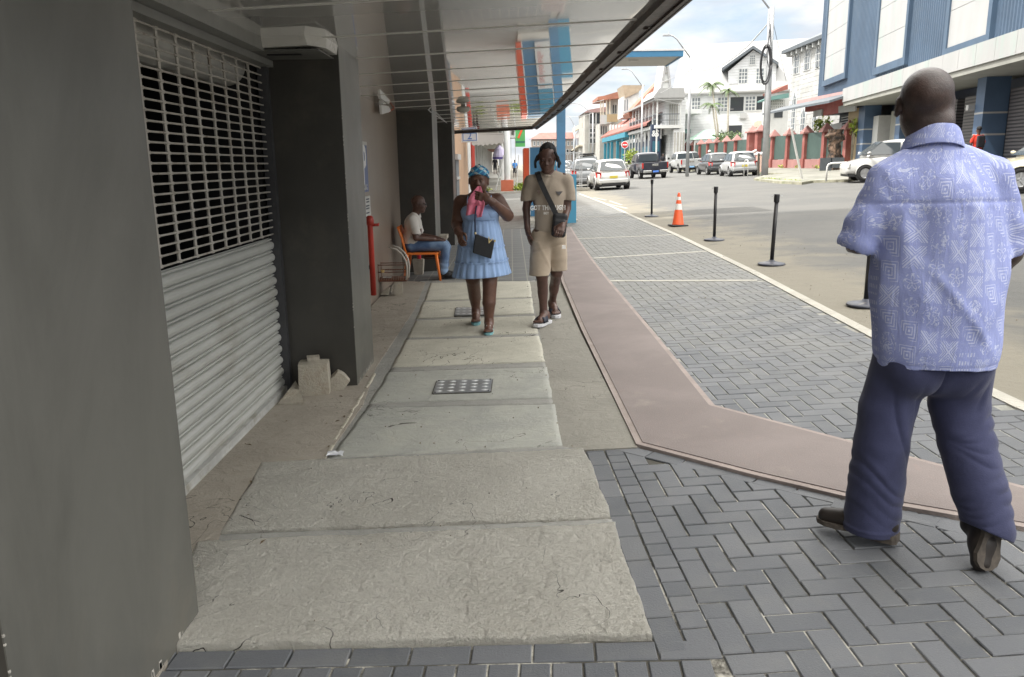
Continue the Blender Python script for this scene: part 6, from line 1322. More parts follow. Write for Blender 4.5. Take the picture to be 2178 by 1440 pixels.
# body: head, neck, arms
R1 = rotm(.05, -.03, math.pi-.36)         # faces away, turned to the left
S1 = SDF((-.45, -.25, .95), (.38, .30, 1.86), .0048)
hc = V3(-.095, .03, 1.708)
T1 = head(S1, hc, R1, 1.01, neck=(-.060, .02, 1.52), nr=.052, chub=.004)
S1.ell(hc+V3(.0, -.02, .045), (.076, .084, .076), None, .03); S1.cone(hc+V3(.035, -.045, -.06), (-.045, .0, 1.52), .05, .056, .03)
S1.cone((-.18, .01, 1.42), (.12, .01, 1.42), .04, .04, .03); S1.cone((-.03, .0, 1.40), (-.0, 0, 1.10), .09, .09, .05)
limb(S1, [(-.20, .0, 1.43), (-.290, .015, 1.245), (-.20, .24, 1.22)], [.050, .050, .040])
limb(S1, [(.165, 0, 1.43), (.262, .03, 1.19), (.245, .17, 1.02)], [.062, .05, .038])
hand(S1, (-.22, .22, 1.20), (.4, .8, .2), (.5, -.3, -.5), (0, 0, 1), 1.05, curl=(.7, .7, .8, .8)); hand(S1, (.245, .17, 1.02), (-.1, .5, -.85), (-.9, 0, .1), (0, 1, 0), 1.05)
skinmesh(S1, 'body', m_skin3, t1, 2)
# shirt
S_ = SDF((-.46, -.30, .74), (.40, .32, 1.68), .0052)
S_.ell((-.03, .0, 1.32), (.225, .14, .245), None, .03); S_.ell((.006, .0, 1.10), (.248, .158, .30), None, .05); S_.ell((.020, .0, .88), (.228, .182, .27), None, .05)
S_.cone((-.215, .0, 1.458), (-.07, .0, 1.535), .064, .070, .035); S_.cone((.150, .0, 1.472), (-.04, .0, 1.535), .064, .070, .035)
S_.cone((-.02, -.06, 1.38), (.03, -.07, 1.02), .10, .11, .07); S_.cone((-.058, .01, 1.48), (-.06, .016, 1.555), .098, .076, .03)
limb(S_, [(-.210, .0, 1.440), (-.276, .015, 1.29), (-.288, .025, 1.238)], [.074, .070, .074], .03)
limb(S_, [(.155, .0, 1.450), (.222, .01, 1.29), (.240, .02, 1.225)], [.074, .070, .072], .03)
S_.cut(lambda x, y, z: np.maximum(.783+.012*np.cos(x*9)-z, -1)); 
wa, wb_, wc = wav(3, 20, (1.0, .8, .35)), wav(5, 38, (1.0, .7, .5)), wav(8, 11, (1, 1, .5))
def sh_disp(x, y, z):
    back = np.clip(-y/.08, 0, 1); low = np.clip((1.40-z)/.25, 0, 1)
    d = -.0055*wa(x, y, z)-.002*wb_(x, y, z)-.005*wc(x, y, z)*low
    d += .0055*np.cos(x*52+np.sin(z*6)*1.2)*back*np.clip((1.385-z)/.03, 0, 1)*np.clip(1-(1.385-z)/.30, 0, 1)          # pleats below the yoke
    d += .004*np.exp(-((z-1.385+.03*np.abs(x))/.006)**2)*back                                                          # yoke seam
    d += -.010*np.exp(-(((x+.16)*.8+(z-1.17)*.25)/.028)**2)*np.clip((z-.95)/.1, 0, 1)*np.clip((1.38-z)/.1, 0, 1)           # long fold from the left armpit
    d += -.008*np.exp(-(((x-.17)*.75-(z-1.10)*.5)/.03)**2)*np.clip((z-.85)/.1, 0, 1)*np.clip((1.32-z)/.1, 0, 1)
    d += -.006*np.exp(-(((x-.02)+(z-1.0)*.8)/.022)**2)*np.clip((z-.82)/.1, 0, 1)*np.clip((1.2-z)/.1, 0, 1)
    d += .003*np.exp(-((z-.805)/.004)**2)
    arm = np.clip((np.abs(x+.02)-.21)/.03, 0, 1)*np.clip((z-1.16)/.04, 0, 1)
    d += .0022*np.sin(z*60+x*38+np.sin(y*30))*arm
    return d
S_.disp(sh_disp)
for (a, b, r_0, r_1) in (((-.311, .055, 1.150), (-.286, .026, 1.236), .070, .066), ((.258, .035, 1.135), (.236, .021, 1.222), .066, .062)): S_.cone(a, b, r_0, r_1, .004, sub=True)
S_.cut(lambda x, y, z: np.where((x < -.235) | (x > .205), 1.178+.06*np.abs(x+.02)*0-z, -1))
sh = skinmesh(S_, 'shirt', m_shirt, t1, 1)
mb = MB(); nC = 28
def cring(r, dz, k=1.0): return [Vector((-.060+r*1.04*math.cos(q), .016+r*math.sin(q), 1.600-.036*math.sin(q)-.008*math.cos(q)+dz)) for q in np.linspace(0, 2*math.pi, nC+1)[:-1]]
mb.loft([cring(.066, -.045), cring(.069, -.01), cring(.072, .012), cring(.078, .016), cring(.084, .006), cring(.094, -.026), cring(.103, -.056)], cap=False); mb.build('collar', m_shirt, sh, smooth=True, solid=.004, sub=1)
# grey shirt tail hanging at the left pocket
m_navyp = cloth('navy_trouser_cloth', (.040, .044, .092), .15, 200, .8); m_navyp.node_tree.nodes['Principled BSDF'].inputs['Sheen Weight'].default_value = .12
S_ = SDF((-.28, -.32, .06), (.34, .22, .90), .0050)
S_.ell((.015, .0, .82), (.200, .135, .16), None, .03)
limb(S_, [(-.095, .02, .80), (-.120, .04, .60), (-.128, .04, .46), (-.130, .05, .30), (-.132, .06, .10)], [.100, .101, .099, .103, .108], .03)
limb(S_, [(.125, .0, .82), (.140, .02, .62), (.155, -.03, .49), (.175, -.12, .32), (.185, -.185, .195)], [.110, .104, .100, .093, .084], .03)
S_.ell((.10, -.05, .79), (.10, .085, .12), None, .03); S_.ell((-.08, -.05, .79), (.10, .085, .12), None, .03)
wa2, wb2 = wav(13, 16, (1, 1, .5)), wav(15, 34, (.8, .8, 1))
def tr_disp(x, y, z):
    R_ = np.clip((x-.02)/.05, 0, 1); L_ = 1-R_; bk = np.clip(.4-y*6, 0, 1)
    d = -.0035*wa2(x, y, z)-.0018*wb2(x, y, z)
    def cr(u, w_, A, m):            # a sharp valley beside a soft ridge
        A = A*(.62+.38*np.sin(x*37+z*23+y*11)); w_ = w_*1.15
        return m*(A*.85*np.exp(-np.abs(u)/w_)-A*.55*np.exp(-((u-w_*2.2)/(w_*1.8))**2))
    wob = .012*np.sin(x*31+y*19)
    for z0, sl, A in ((.560, .45, .007), (.525, .15, .010), (.488, -.25, .008), (.450, -.5, .006)): d += cr(z-z0-sl*(x-.15)+wob, .010, A, R_*np.clip(1.2-np.abs(z-z0)*6, 0, 1)*np.clip((x-.06)/.08+.3, 0, 1))
    for z0, sl, A in ((.375, .8, .006), (.325, .55, .008), (.285, .35, .008), (.245, .15, .007)): d += cr(z-z0-sl*(x-.18)-wob, .009, A, R_)
    for z0, sl, A in ((.300, -.9, .006), (.250, -.75, .007), (.195, -.8, .007), (.150, -.55, .006)): d += cr(z-z0-sl*(x+.12)+wob, .010, A, L_)
    d += cr((x+.125)+(z-.60)*.30+.01*np.sin(z*14), .011, .009, L_*np.clip((.80-z)/.08, 0, 1)*np.clip((z-.30)/.15, 0, 1))
    d += cr((x+.060)+(z-.62)*.18-.01*np.sin(z*11), .010, .007, L_*np.clip((.76-z)/.08, 0, 1)*np.clip((z-.36)/.12, 0, 1))
    d += cr((x-.165)-(z-.68)*.35, .009, .006, R_*np.clip((.78-z)/.06, 0, 1)*np.clip((z-.57)/.06, 0, 1))
    d += cr((x-.105)-(z-.70)*.55, .009, .006, R_*np.clip((.77-z)/.06, 0, 1)*np.clip((z-.60)/.06, 0, 1))
    d += .010*np.exp(-np.abs(x)/.009)*np.clip((z-.55)/.1, 0, 1)*np.clip(-y/.05, 0, 1)-.0035*np.exp(-((z-.112)/.006)**2)*L_
    return d
S_.disp(tr_disp)
S_.cut(lambda x, y, z: z-.86); S_.cut(lambda x, y, z: np.where(x < .05, .088-z, (.185-.45*(x-.185)-.2*(y+.18))-z)); skinmesh(S_, 'trousers', m_navyp, t1, 1)
m_shoe = newmat('dark_brown_shoe', (.018, .013, .010), .5); m_sole = mat('worn_sole', (.075, .062, .05), .8, .3, 40)
def shoe(par, heel, toe, up, name='shoe', s=1.0, w_=.045, m1=None, m2=None):
    heel, toe = np.array(heel, float), np.array(toe, float); d = toe-heel; L_ = np.linalg.norm(d); d /= L_; up = np.array(up, float); up -= d*up.dot(d); up /= np.linalg.norm(up); sd_ = np.cross(d, up); P = lambda a, b, c: heel+d*a*L_+sd_*b+up*c
    lo = np.minimum(heel, toe)-.16; hi = np.maximum(heel, toe)+.16; Q = SDF(lo, hi, .005)
    Q.cone(P(.12, 0, .045), P(.5, 0, .045), .038, .040, .03); Q.cone(P(.5, 0, .040), P(.88, 0, .030), .042, .034, .03); Q.cone(P(.14, 0, .05), P(.20, 0, .10), .036, .042, .03)
    o = skinmesh(Q, name, m1 or m_shoe, par)
    mb = MB(); ring = []
    out = [(-.02, -.6), (.03, -.85), (.15, -.92), (.35, -.80), (.55, -.92), (.72, -1.1), (.88, -.95), (.98, -.55), (1.02, 0), (.98, .55), (.88, .95), (.72, 1.1), (.55, .92), (.35, .80), (.15, .92), (.03, .85), (-.02, .6)]
    r0 = [Vector(P(a, b*w_, 0)) for a, b in out]; r1 = [Vector(P(a, b*w_, .018)) for a, b in out]; mb.loft([r0, r1])
    hh = [(a, b) for a, b in out if a < .3 or False]; r0 = [Vector(P(min(a, .26), b*w_*.97, -.016)) for a, b in out]; r1 = [Vector(P(min(a, .26), b*w_*.97, -.0005)) for a, b in out]; mb.loft([r0, r1]); mb.build('sole', m2 or m_sole, o); return o
shoe(t1, (-.065, -.02, .084), (-.30, .17, .074), (0, 0, 1))
shoe(t1, (.198, -.200, .240), (.150, -.250, .072), (-.05, .95, .35), w_=.048)

# ===== the woman =====
O2 = (-.30, 7.42, gz(-.3)); t2 = thing('person', 'woman in a light blue tiered sundress holding a pink cloth to her nose', 'person', O2)
R2 = rotm(.0, .05, -.08); S2 = SDF((-.36, -.42, -.01), (.38, .50, 1.56), .0068); hc = V3(.0, -.03, 1.395)
T2 = head(S2, hc, R2, 1.03, neck=(.0, .02, 1.22), nr=.062, chub=.012)
S2.ell((.0, .0, 1.12), (.175, .125, .17), None, .05); S2.cone((-.15, .02, 1.205), (.15, .02, 1.215), .060, .060, .05); S2.ell((.0, .02, .88), (.19, .14, .2), None, .05)
S2.ell((-.075, -.09, 1.12), (.085, .075, .08), None, .03); S2.ell((.085, -.09, 1.12), (.085, .075, .08), None, .03)
limb(S2, [(-.175, .02, 1.20), (-.212, .04, 1.0), (-.195, -.12, .945), (-.18, -.17, .925)], [.066, .058, .040, .032])
limb(S2, [(.175, .02, 1.21), (.262, -.03, 1.075), (.13, -.20, 1.205), (.09, -.225, 1.235)], [.066, .055, .038, .031])
limb(S2, [(-.09, .06, .80), (-.085, .12, .47), (-.078, .32, .26), (-.072, .36, .10)], [.105, .068, .060, .036]); limb(S2, [(.09, -.02, .80), (.085, -.08, .45), (.075, -.10, .27), (.07, -.08, .07)], [.105, .068, .062, .037])
foot(S2, (-.072, .38, .045), (-.068, .17, .028), ank=(-.072, .36, .11)); foot(S2, (.072, -.06, .02), (.068, -.29, .02), ank=(.07, -.08, .09))
hand(S2, (-.18, -.17, .925), (.15, -.75, -.6), (.75, .25, -.3), (.3, -.6, .7), 1.0, curl=(.45, .5, .6, .65)); hand(S2, (.09, -.225, 1.235), (-.85, -.1, .30), (.05, .95, -.1), (.1, 0, 1), 1.0, curl=(.5, .55, .6, .65), th=.8)
skinmesh(S2, 'body', m_skin, t2, 1); eyes(T2, R2, 1.03, t2)
m_dress = cloth('light_blue_cotton', (.32, .46, .72), .06, 160, .85)
def dress_ring(z, rx, ry, cx=0, cy=0, fold=0, nf=22, ph=0, n=132, zs=0, fz=0):
    out = []
    for k in range(n):
        a = 2*math.pi*k/n; w_ = math.sin(a*nf+ph+1.3*math.sin(a*3+ph))*.6+math.sin(a*(nf*1.7)+ph*2)*.4; f_ = 1+fold*w_; out.append(Vector((cx+rx*f_*math.cos(a), cy+ry*f_*math.sin(a), z+zs*math.cos(a)+fz*w_)))
    return out
mb = MB(); rs_ = []
for z_, rx, ry, fo in ((1.165, .150, .135, 0), (1.15, .172, .160, .0), (1.12, .182, .178, 0), (1.08, .178, .172, 0), (1.05, .166, .150, .0), (1.035, .158, .140, .01)): rs_.append(dress_ring(z_, rx, ry, .008, -.018, fo))
mb.loft(rs_, cap=False); rs_ = []
for i, (z_, rx, ry, fo) in enumerate(((1.045, .168, .150, .02), (1.03, .162, .145, .02), (1.00, .170, .150, .02), (.94, .186, .165, .022), (.88, .198, .178, .024), (.80, .212, .190, .022), (.785, .210, .188, .02))): rs_.append(dress_ring(z_, rx, ry, .008, -.01, fo, 19, .3, fz=.004 if i == 0 else 0))
mb.loft(rs_, cap=False); rs_ = []
for i, (z_, rx, ry, fo) in enumerate(((.80, .222, .20, .035), (.785, .214, .192, .03), (.75, .224, .20, .026), (.69, .236, .212, .032), (.645, .243, .218, .03))): rs_.append(dress_ring(z_, rx, ry, .008, -.005, fo, 21, 1.7, fz=.004 if i == 0 else 0))
mb.loft(rs_, cap=False); rs_ = []
for i, (z_, rx, ry, fo) in enumerate(((.66, .252, .226, .035), (.645, .244, .219, .03), (.61, .252, .226, .03), (.56, .264, .238, .04), (.528, .272, .246, .05), (.520, .270, .243, .05))): rs_.append(dress_ring(z_, rx, ry, .008, .0, fo, 23, 2.9, zs=.014, fz=.003))
mb.loft(rs_, cap=False); dr = mb.build('dress', m_dress, t2, smooth=True, solid=.004)
S_ = SDF((-.22, -.24, 1.0), (.24, .1, 1.24), .006); S_.ell((-.072, -.098, 1.118), (.092, .082, .074), None, .02); S_.ell((.088, -.098, 1.118), (.092, .082, .074), None, .02); S_.cut(lambda x, y, z: np.maximum(z-(1.168+.03*np.exp(-((np.abs(x-.008)-.10)/.04)**2)), y-.03)); skinmesh(S_, 'bodice', m_dress, t2, 1)
mb = MB()
for x_ in (-.105, .115): mb.tube([(x_, -.135, 1.17), (x_*1.0, -.085, 1.235), (x_*.95, .0, 1.275), (x_*.9, .10, 1.24), (x_*.9, .14, 1.15)], .005, 6)
split(mb, 'shoulder_strap', m_dress, t2)
# head wrap
m_wrap = newmat('blue_white_headwrap', (.1, .3, .5), .7); X.T = m_wrap.node_tree; x, y, z = sepv(crd()); q = (z*13+x*9+(noise(crd(), 6, 2)-.5)*1.2)
c = mixc(q.fr().gt(.62)*1.0, (.03, .17, .36), (.55, .62, .64)); c = mixc((z*20-x*16).fr().lt(.25)*1.0, c, (.10, .42, .62)); setc(m_wrap, c); bump(m_wrap, noise(crd(), 25, 3), .004)
S_ = SDF((-.13, -.17, 1.34), (.13, .14, 1.58), .005); S_.ell(T2(0, .016, .040), (.096, .118, .104), R2, .01); S_.ell(T2(.0, .08, .02), (.05, .05, .045), R2, .02); S_.cone(T2(-.07, -.06, .05), T2(.075, -.055, .05), .018, .018, .03); S_.cut(lambda x, y, z: (1.424+.35*np.abs(x)*0-.30*(y+.02)-.0-z)); S_.disp(lambda x, y, z: .003*np.sin(z*110+x*60)+0*y); skinmesh(S_, 'headwrap', m_wrap, t2, 1)
# pink cloth held to the nose
m_pinkc = cloth('pink_towel', (.82, .24, .34), .12, 260, .95, .002)
mb = MB(); n1, n2 = 22, 16; vs = []
for i in range(n1):
    f_ = i/(n1-1)
    for j in range(n2):
        g_ = j/(n2-1); wd = .014+.074*math.sin(min(1, f_*1.25)*math.pi*.62); xc = .012-.055*f_+(.01 if f_ > .5 else 0); x_ = xc+(g_-.5)*2*wd*(1 if g_ < .5 else .75); z_ = 1.352-.245*f_-(.02 if g_ > .6 else .0)*f_*2+.03*(g_-.5)*f_; y_ = -.155-.03*math.sin(f_*2.2)+.016*math.sin(g_*15+f_*3)*f_-.04*(f_ < .6)*f_-(abs(g_-.5))*.02
        vs.append((x_, y_-.035, z_))
mb.add(vs, [(i*n2+j, i*n2+j+1, (i+1)*n2+j+1, (i+1)*n2+j) for i in range(n1-1) for j in range(n2-1)]); ck = mb.build('face_cloth', m_pinkc, None, smooth=True, solid=.006, loc=O2); tag(ck, 'pink cloth held in the woman\'s hand in front of her nose', 'cloth')
# handbag
def quadbox(mb, P, d): P = [Vector(p) for p in P]; mb.add(P+[p+Vector((0, d, 0)) for p in P], [(0, 1, 2, 3), (7, 6, 5, 4), (0, 4, 5, 1), (1, 5, 6, 2), (2, 6, 7, 3), (3, 7, 4, 0)])
hb = thing('handbag', 'small black shoulder bag with a gold V on its front, worn by the woman', 'handbag', (O2[0], O2[1], O2[2]))
m_leath = mat('black_leather', (.016, .017, .02), .38, .15, 20)
mb = MB(); quadbox(mb, [(-.060, -.285, .762), (.108, -.285, .703), (.142, -.280, .862), (-.032, -.280, .932)], .06); mb.build('bag_body', m_leath, hb, bevel=.008)
Mv = Matrix.Translation((.098, -.288, .868)) @ Matrix.Rotation(.37, 4, 'Y') @ Matrix.Rotation(math.pi/2, 4, 'X'); text('V', 'gold_letter', hb, newmat('gold', (.75, .6, .3), .3, .5, .8), .075, rotM=Mv, ext=.002, bold=.001)
mb = MB(); mb.tube([(-.032, -.262, .93), (-.034, -.25, 1.0), (-.03, -.255, 1.09), (-.02, -.235, 1.17), (.03, -.13, 1.225), (.075, -.03, 1.30), (.06, .07, 1.28)], .0075, 6); mb.build('strap', mat('navy_strap', (.03, .04, .09), .6, .1, 20), hb, smooth=True)
mb = MB(); mb.tube([(-.032, -.262, .925), (-.032, -.26, .945)], .011, 8); mb.tube([(.138, -.262, .855), (.142, -.26, .875)], .011, 8); split(mb, 'buckle', newmat('gold_ring', (.6, .48, .25), .3, .5, .8), hb)
m_fl = mat('white_flipflop', (.55, .58, .58), .6, .05); m_fl2 = newmat('teal_sole', (.2, .42, .45), .6)
def flip(par, heel, toe, mt, ms, wide=.043, strap=.009, slide=False, tilt=0):
    heel, toe = Vector(heel), Vector(toe); d = (toe-heel); L_ = d.length; d.normalize(); sd_ = Vector((d.y, -d.x, 0)).normalized(); up = sd_.cross(d); up = up if up.z > 0 else -up; P = lambda a, b, c: heel+d*a*L_+sd_*b*wide+up*c
    out = [(-.06, -.4), (-.02, -.8), (.12, -.95), (.4, -.85), (.7, -1.1), (.93, -.95), (1.06, -.4), (1.06, .4), (.93, .95), (.7, 1.1), (.4, .85), (.12, .95), (-.02, .8), (-.06, .4)]
    h_ = .018 if not slide else .034
    root = thing('sandal', None, None); root.parent = par
    mb = MB(); mb.loft([[P(a, b, -.012-h_*.6) for a, b in out], [P(a, b*1.03, 0-.004) for a, b in out]]); mb.build('sole', ms, root, bevel=.003)
    mb = MB()
    if slide:
        for s_ in np.linspace(.42, .78, 2): pass
        rr_ = []
        for a in (.40, .50, .62, .74): rr_.append([P(a+.04*math.cos(q*2), 1.08*math.cos(q)*(1.0), .075*(1.05-.35*(a-.4)/.34)*math.sin(q)) for q in np.linspace(0, math.pi, 9)])
        n_ = 9; mb.add([v_ for r_ in rr_ for v_ in r_], [(i*n_+j, i*n_+j+1, (i+1)*n_+j+1, (i+1)*n_+j) for i in range(3) for j in range(n_-1)]); mb.build('band', mt, root, smooth=True, solid=.008)
    else:
        for s_ in (-1, 1): mb.tube([P(.25, s_*.85, .0), P(.45, s_*.75, .045), P(.68, s_*.3, .048), P(.86, .1, .01)], strap, 6)
        mb.build('thong_strap', mt, root, smooth=True)
flip(t2, (-.072, .395, .040), (-.067, .16, .022), m_fl, m_fl2); flip(t2, (.072, -.045, .022), (.067, -.30, .022), m_fl, m_fl2)

# ===== the young man =====
O3 = (.35, 7.5, gz(.35)); t3 = thing('person', 'young man in a beige tee shirt and shorts with black slides looking down', 'person', O3)
R3 = rotm(.30, .06, -.12); S3 = SDF((-.30, -.32, -.01), (.32, .55, 1.74), .0066); hc = V3(-.015, -.045, 1.565)
T3 = head(S3, hc, R3, 1.05, neck=(-.0, .015, 1.40), nr=.052)
S3.cone((-.14, .01, 1.365), (.14, .01, 1.375), .055, .055, .05); S3.ell((0, .02, 1.2), (.15, .1, .2), None, .05); S3.ell((0, .03, .95), (.13, .1, .2), None, .05)
limb(S3, [(-.175, .02, 1.34), (-.212, .05, 1.10), (-.205, .0, .925), (-.20, -.02, .90)], [.046, .037, .028, .024]); limb(S3, [(.18, .02, 1.34), (.172, .02, 1.10), (.135, -.14, .985), (.12, -.17, .965)], [.046, .038, .029, .025])
limb(S3, [(-.075, .0, .85), (-.072, -.06, .48), (-.065, -.04, .38), (-.055, -.02, .08)], [.085, .058, .050, .033]); S3.ell((-.062, .0, .32), (.045, .05, .09), None, .03)
limb(S3, [(.075, .05, .85), (.078, .12, .48), (.072, .28, .36), (.05, .44, .12)], [.085, .058, .048, .033]); S3.ell((.062, .33, .30), (.042, .048, .08), None, .03)
foot(S3, (-.015, .01, .035), (-.125, -.175, .036), ank=(-.055, -.02, .10)); foot(S3, (.045, .475, .055), (.085, .26, .035), ank=(.05, .44, .13))
hand(S3, (-.20, -.02, .90), (.10, -.1, -.99), (.95, -.1, .1), (0, -1, 0), .95, curl=(.3, .35, .4, .45)); hand(S3, (.12, -.17, .965), (-.35, -.65, -.65), (-.2, .5, -.7), (-.8, .2, .3), .98, curl=(.5, .6, .7, .75), th=.4)
skinmesh(S3, 'body', m_skin2, t3, 1); eyes(T3, R3, 1.05, t3, .029)
S_ = SDF((-.14, -.17, 1.42), (.13, .14, 1.74), .0055); S_.ell(T3(0, .020, .044), (.081, .101, .092), R3, .01); S_.ell(T3(0, .055, -.01), (.074, .062, .075), R3, .03)
S_.cut(lambda x, y, z: np.minimum(1.0, (1.612-.95*(y+.09)*1.0-z)*.8)); S_.disp(lambda x, y, z: .003*np.sin(x*150)*np.cos(z*40)); 
for (a, b, c_) in (((-.085, -.03, .02), (-.105, -.045, -.03), (-.100, -.05, -.075)), ((-.088, .01, .01), (-.108, .0, -.05), (-.098, -.01, -.085)), ((.085, -.03, .03), (.108, -.04, -.015), (.104, -.045, -.06)), ((.088, .01, .01), (.112, .0, -.04), (.108, -.005, -.075)), ((.07, -.055, .07), (.098, -.075, .03), (.104, -.075, -.01))):
    S_.cone(T3(*a), T3(*b), .013, .012, .01); S_.cone(T3(*b), T3(*c_), .012, .009, .008)
skinmesh(S_, 'hair', m_hair, t3)
m_beige = cloth('beige_jersey', (.335, .28, .222), .07, 240, .9); m_beige2 = cloth('beige_shorts_jersey', (.385, .315, .24), .07, 240, .9)
S_ = SDF((-.30, -.22, .84), (.30, .24, 1.48), .0062)
S_.ell((.0, .01, 1.22), (.168, .118, .22), None, .05); S_.ell((-.005, .015, 1.0), (.155, .118, .24), None, .05); S_.cone((-.16, .01, 1.355), (-.03, .01, 1.40), .056, .056, .04); S_.cone((.165, .01, 1.36), (.03, .01, 1.40), .056, .056, .04)
limb(S_, [(-.165, .01, 1.345), (-.195, .02, 1.255), (-.205, .03, 1.19)], [.062, .060, .062], .03); limb(S_, [(.17, .01, 1.35), (.188, .015, 1.26), (.19, .01, 1.19)], [.062, .060, .062], .03)
for a in np.linspace(0, 2*math.pi, 13)[:-1]: b = a+2*math.pi/12; f_ = lambda q: V3(-.005+.064*math.cos(q), -.005+.06*math.sin(q), 1.428+.028*math.sin(q)); S_.cone(f_(a), f_(b), .011, .011, .006)
w3 = wav(21, 24, (1, 1, .5)); w4 = wav(22, 13, (1, 1, .4)); S_.disp(lambda x, y, z: -.004*w3(x, y, z)-.004*w4(x, y, z)+.004*np.exp(-((x*.9-(z-1.1)*.3+.08)/.018)**2)); S_.cut(lambda x, y, z: np.maximum(.885-z, np.where(np.abs(x) > .135, 1.175-z-.1*(np.abs(x)-.2), -1))); skinmesh(S_, 'tee_shirt', m_beige, t3, 1)
S_ = SDF((-.24, -.20, .42), (.24, .30, .94), .0062); S_.ell((-.005, .03, .85), (.155, .12, .12), None, .04); limb(S_, [(-.08, .0, .82), (-.088, -.03, .62), (-.09, -.045, .44)], [.095, .098, .104], .035); limb(S_, [(.075, .05, .82), (.082, .08, .64), (.085, .12, .47)], [.095, .096, .098], .035)
w5 = wav(31, 18, (1, 1, .35)); S_.disp(lambda x, y, z: -.006*w5(x, y, z)-.006*np.exp(-(((x+.05)+(z-.68)*.5)/.016)**2)*(z < .8)+.006*np.exp(-((z-.74-.2*x)/.012)**2)*(y < 0)); S_.cut(lambda x, y, z: np.where(x < 0, .478-z, .502-z)); skinmesh(S_, 'shorts', m_beige2, t3, 1)
m_slide = mat('navy_slide', (.018, .022, .038), .6, .1, 20); m_ssole = mat('white_slide_sole', (.6, .6, .62), .6, .05)
flip(t3, (-.01, .03, .034), (-.13, -.185, .034), m_slide, m_ssole, .052, slide=True); flip(t3, (.045, .50, .050), (.088, .25, .032), m_slide, m_ssole, .050, slide=True)
m_print = newmat('print_white', (.85, .82, .78), .8); Mf = lambda x_, y_, z_, sx=1: Matrix.Translation((x_, y_, z_)) @ Matrix.Rotation(math.pi/2, 4, 'X') @ Matrix.Diagonal((sx, 1, 1, 1))
def onshirt(o, obj_, off=.004, k=3):           # lay a flat print on the cloth in front
    from mathutils.bvhtree import BVHTree
    bv = BVHTree.FromPolygons([v_.co.copy() for v_ in obj_.data.vertices], [tuple(p.vertices) for p in obj_.data.polygons])
    for v_ in o.data.vertices:
        h_ = bv.ray_cast(Vector((v_.co.x, -1, v_.co.z)), Vector((0, 1, 0)))
        if h_[0] is not None: v_.co.y = h_[0].y-off
tee = [o for o in bpy.data.objects if o.name.startswith('tee_shirt')][0]
tx = text('GOT THROUGH', 'shirt_lettering', tee, m_print, .060, rotM=Mf(-.015, -.12, 1.113, .74), ext=.0, bold=.0022); onshirt(tx, tee, .006)
tx = text('BET', 'shirt_lettering', tee, m_print, .030, rotM=Mf(-.03, -.12, 1.064), ext=.0, bold=.001); onshirt(tx, tee, .006)
mb = MB(); mb.add([(.055, -.15, 1.262), (.125, -.15, 1.262), (.09, -.15, 1.222)], [(0, 1, 2)]); q = mb.build('chest_emblem', newmat('emblem_dark', (.03, .025, .025), .6), tee); onshirt(q, tee, .011)
mb = MB(); mb.box(-.115, -.085, -.15, -.149, 1.262, 1.275); mb.box(-.105, -.09, -.15, -.149, 1.24, 1.26); q = mb.build('chest_mark', newmat('faded_mark', (.5, .4, .35), .8), tee); onshirt(q, tee)
mb = MB(); mb.box(.115, .15, -.13, -.12, .735, .768); q = mb.build('leg_badge', m_print, [o for o in bpy.data.objects if o.name.startswith('shorts')][0])
sb = thing('sling_bag', 'small black zipped sling bag with a white tick mark across the young man', 'bag', O3)
m_nyl = mat('black_nylon', (.014, .014, .016), .6, .2, 30); S_ = SDF((-.02, -.26, .80), (.20, -.04, 1.10), .005); S_.box((.090, -.135, .955), (.068, .032, .112), rotm(0, .10, 0), .01, .03); S_.box((.086, -.165, .94), (.055, .02, .07), rotm(0, .10, 0), .01, .018); skinmesh(S_, 'bag_body', m_nyl, sb)
mb = MB(); z_ = .893; mb.add([(.098, -.19, z_), (.108, -.19, z_-.010), (.142, -.19, z_+.010), (.112, -.19, z_-.001)], [(0, 1, 2, 3)]); mb.build('tick_mark', newmat('mark_white', (.75, .75, .75), .5), sb)
mb = MB(); P_ = [(.062, -.15, 1.05), (.02, -.135, 1.14), (-.04, -.137, 1.26), (-.085, -.115, 1.36), (-.105, -.06, 1.425), (-.11, .0, 1.44), (-.09, .09, 1.38), (.0, .15, 1.2)]
for a, b in zip(P_, P_[1:]):
    a, b = Vector(a), Vector(b); wv = Vector((.023, 0, .008)); mb.add([a-wv, a+wv, b+wv, b-wv], [(0, 1, 2, 3)])
mb.build('strap', m_nyl, sb, solid=.004)
mb = MB(); mb.tube([(.07, -.172, 1.0), (.115, -.172, .99)], .004, 6); mb.build('zip', m_gal, sb)

# ===== the seated man and his chair =====
O4 = (-1.24, 11.15, gz(-1.24)); t4 = thing('person', 'seated man in profile with glasses, white polo shirt and blue jeans', 'person', O4)
R4 = rotm(.10, 0, math.pi/2-.05); S4 = SDF((-.34, -.26, -.01), (.50, .26, 1.22), .0075); hc = V3(-.055, -.02, 1.055)
T4 = head(S4, hc, R4, 1.0, neck=(-.11, .0, .90), nr=.055); S4.ell((-.15, 0, .70), (.12, .15, .2), None, .05)
for s_ in (-1, 1): limb(S4, [(-.14, s_*.15, .83), (-.09, s_*.19, .60), (.14, s_*.12, .575), (.18, s_*.10, .565)], [.050, .042, .030, .026]); hand(S4, (.18, s_*.10, .565), (.9, -s_*.2, -.15), (0, 0, -1), (0, -s_, 0), .95, curl=(.3, .3, .35, .4))
S4.cone((.0, .05, .3), (.2, .05, .3), .03, .03); skinmesh(S4, 'body', m_skin2, t4, 1)
m_polo = cloth('white_polo', (.60, .57, .53), .06); S_ = SDF((-.36, -.28, .36), (.12, .28, .98), .0075)
S_.ell((-.15, 0, .76), (.125, .17, .17), rotm(0, .1, 0), .04); S_.ell((-.17, 0, .55), (.14, .17, .16), None, .05)
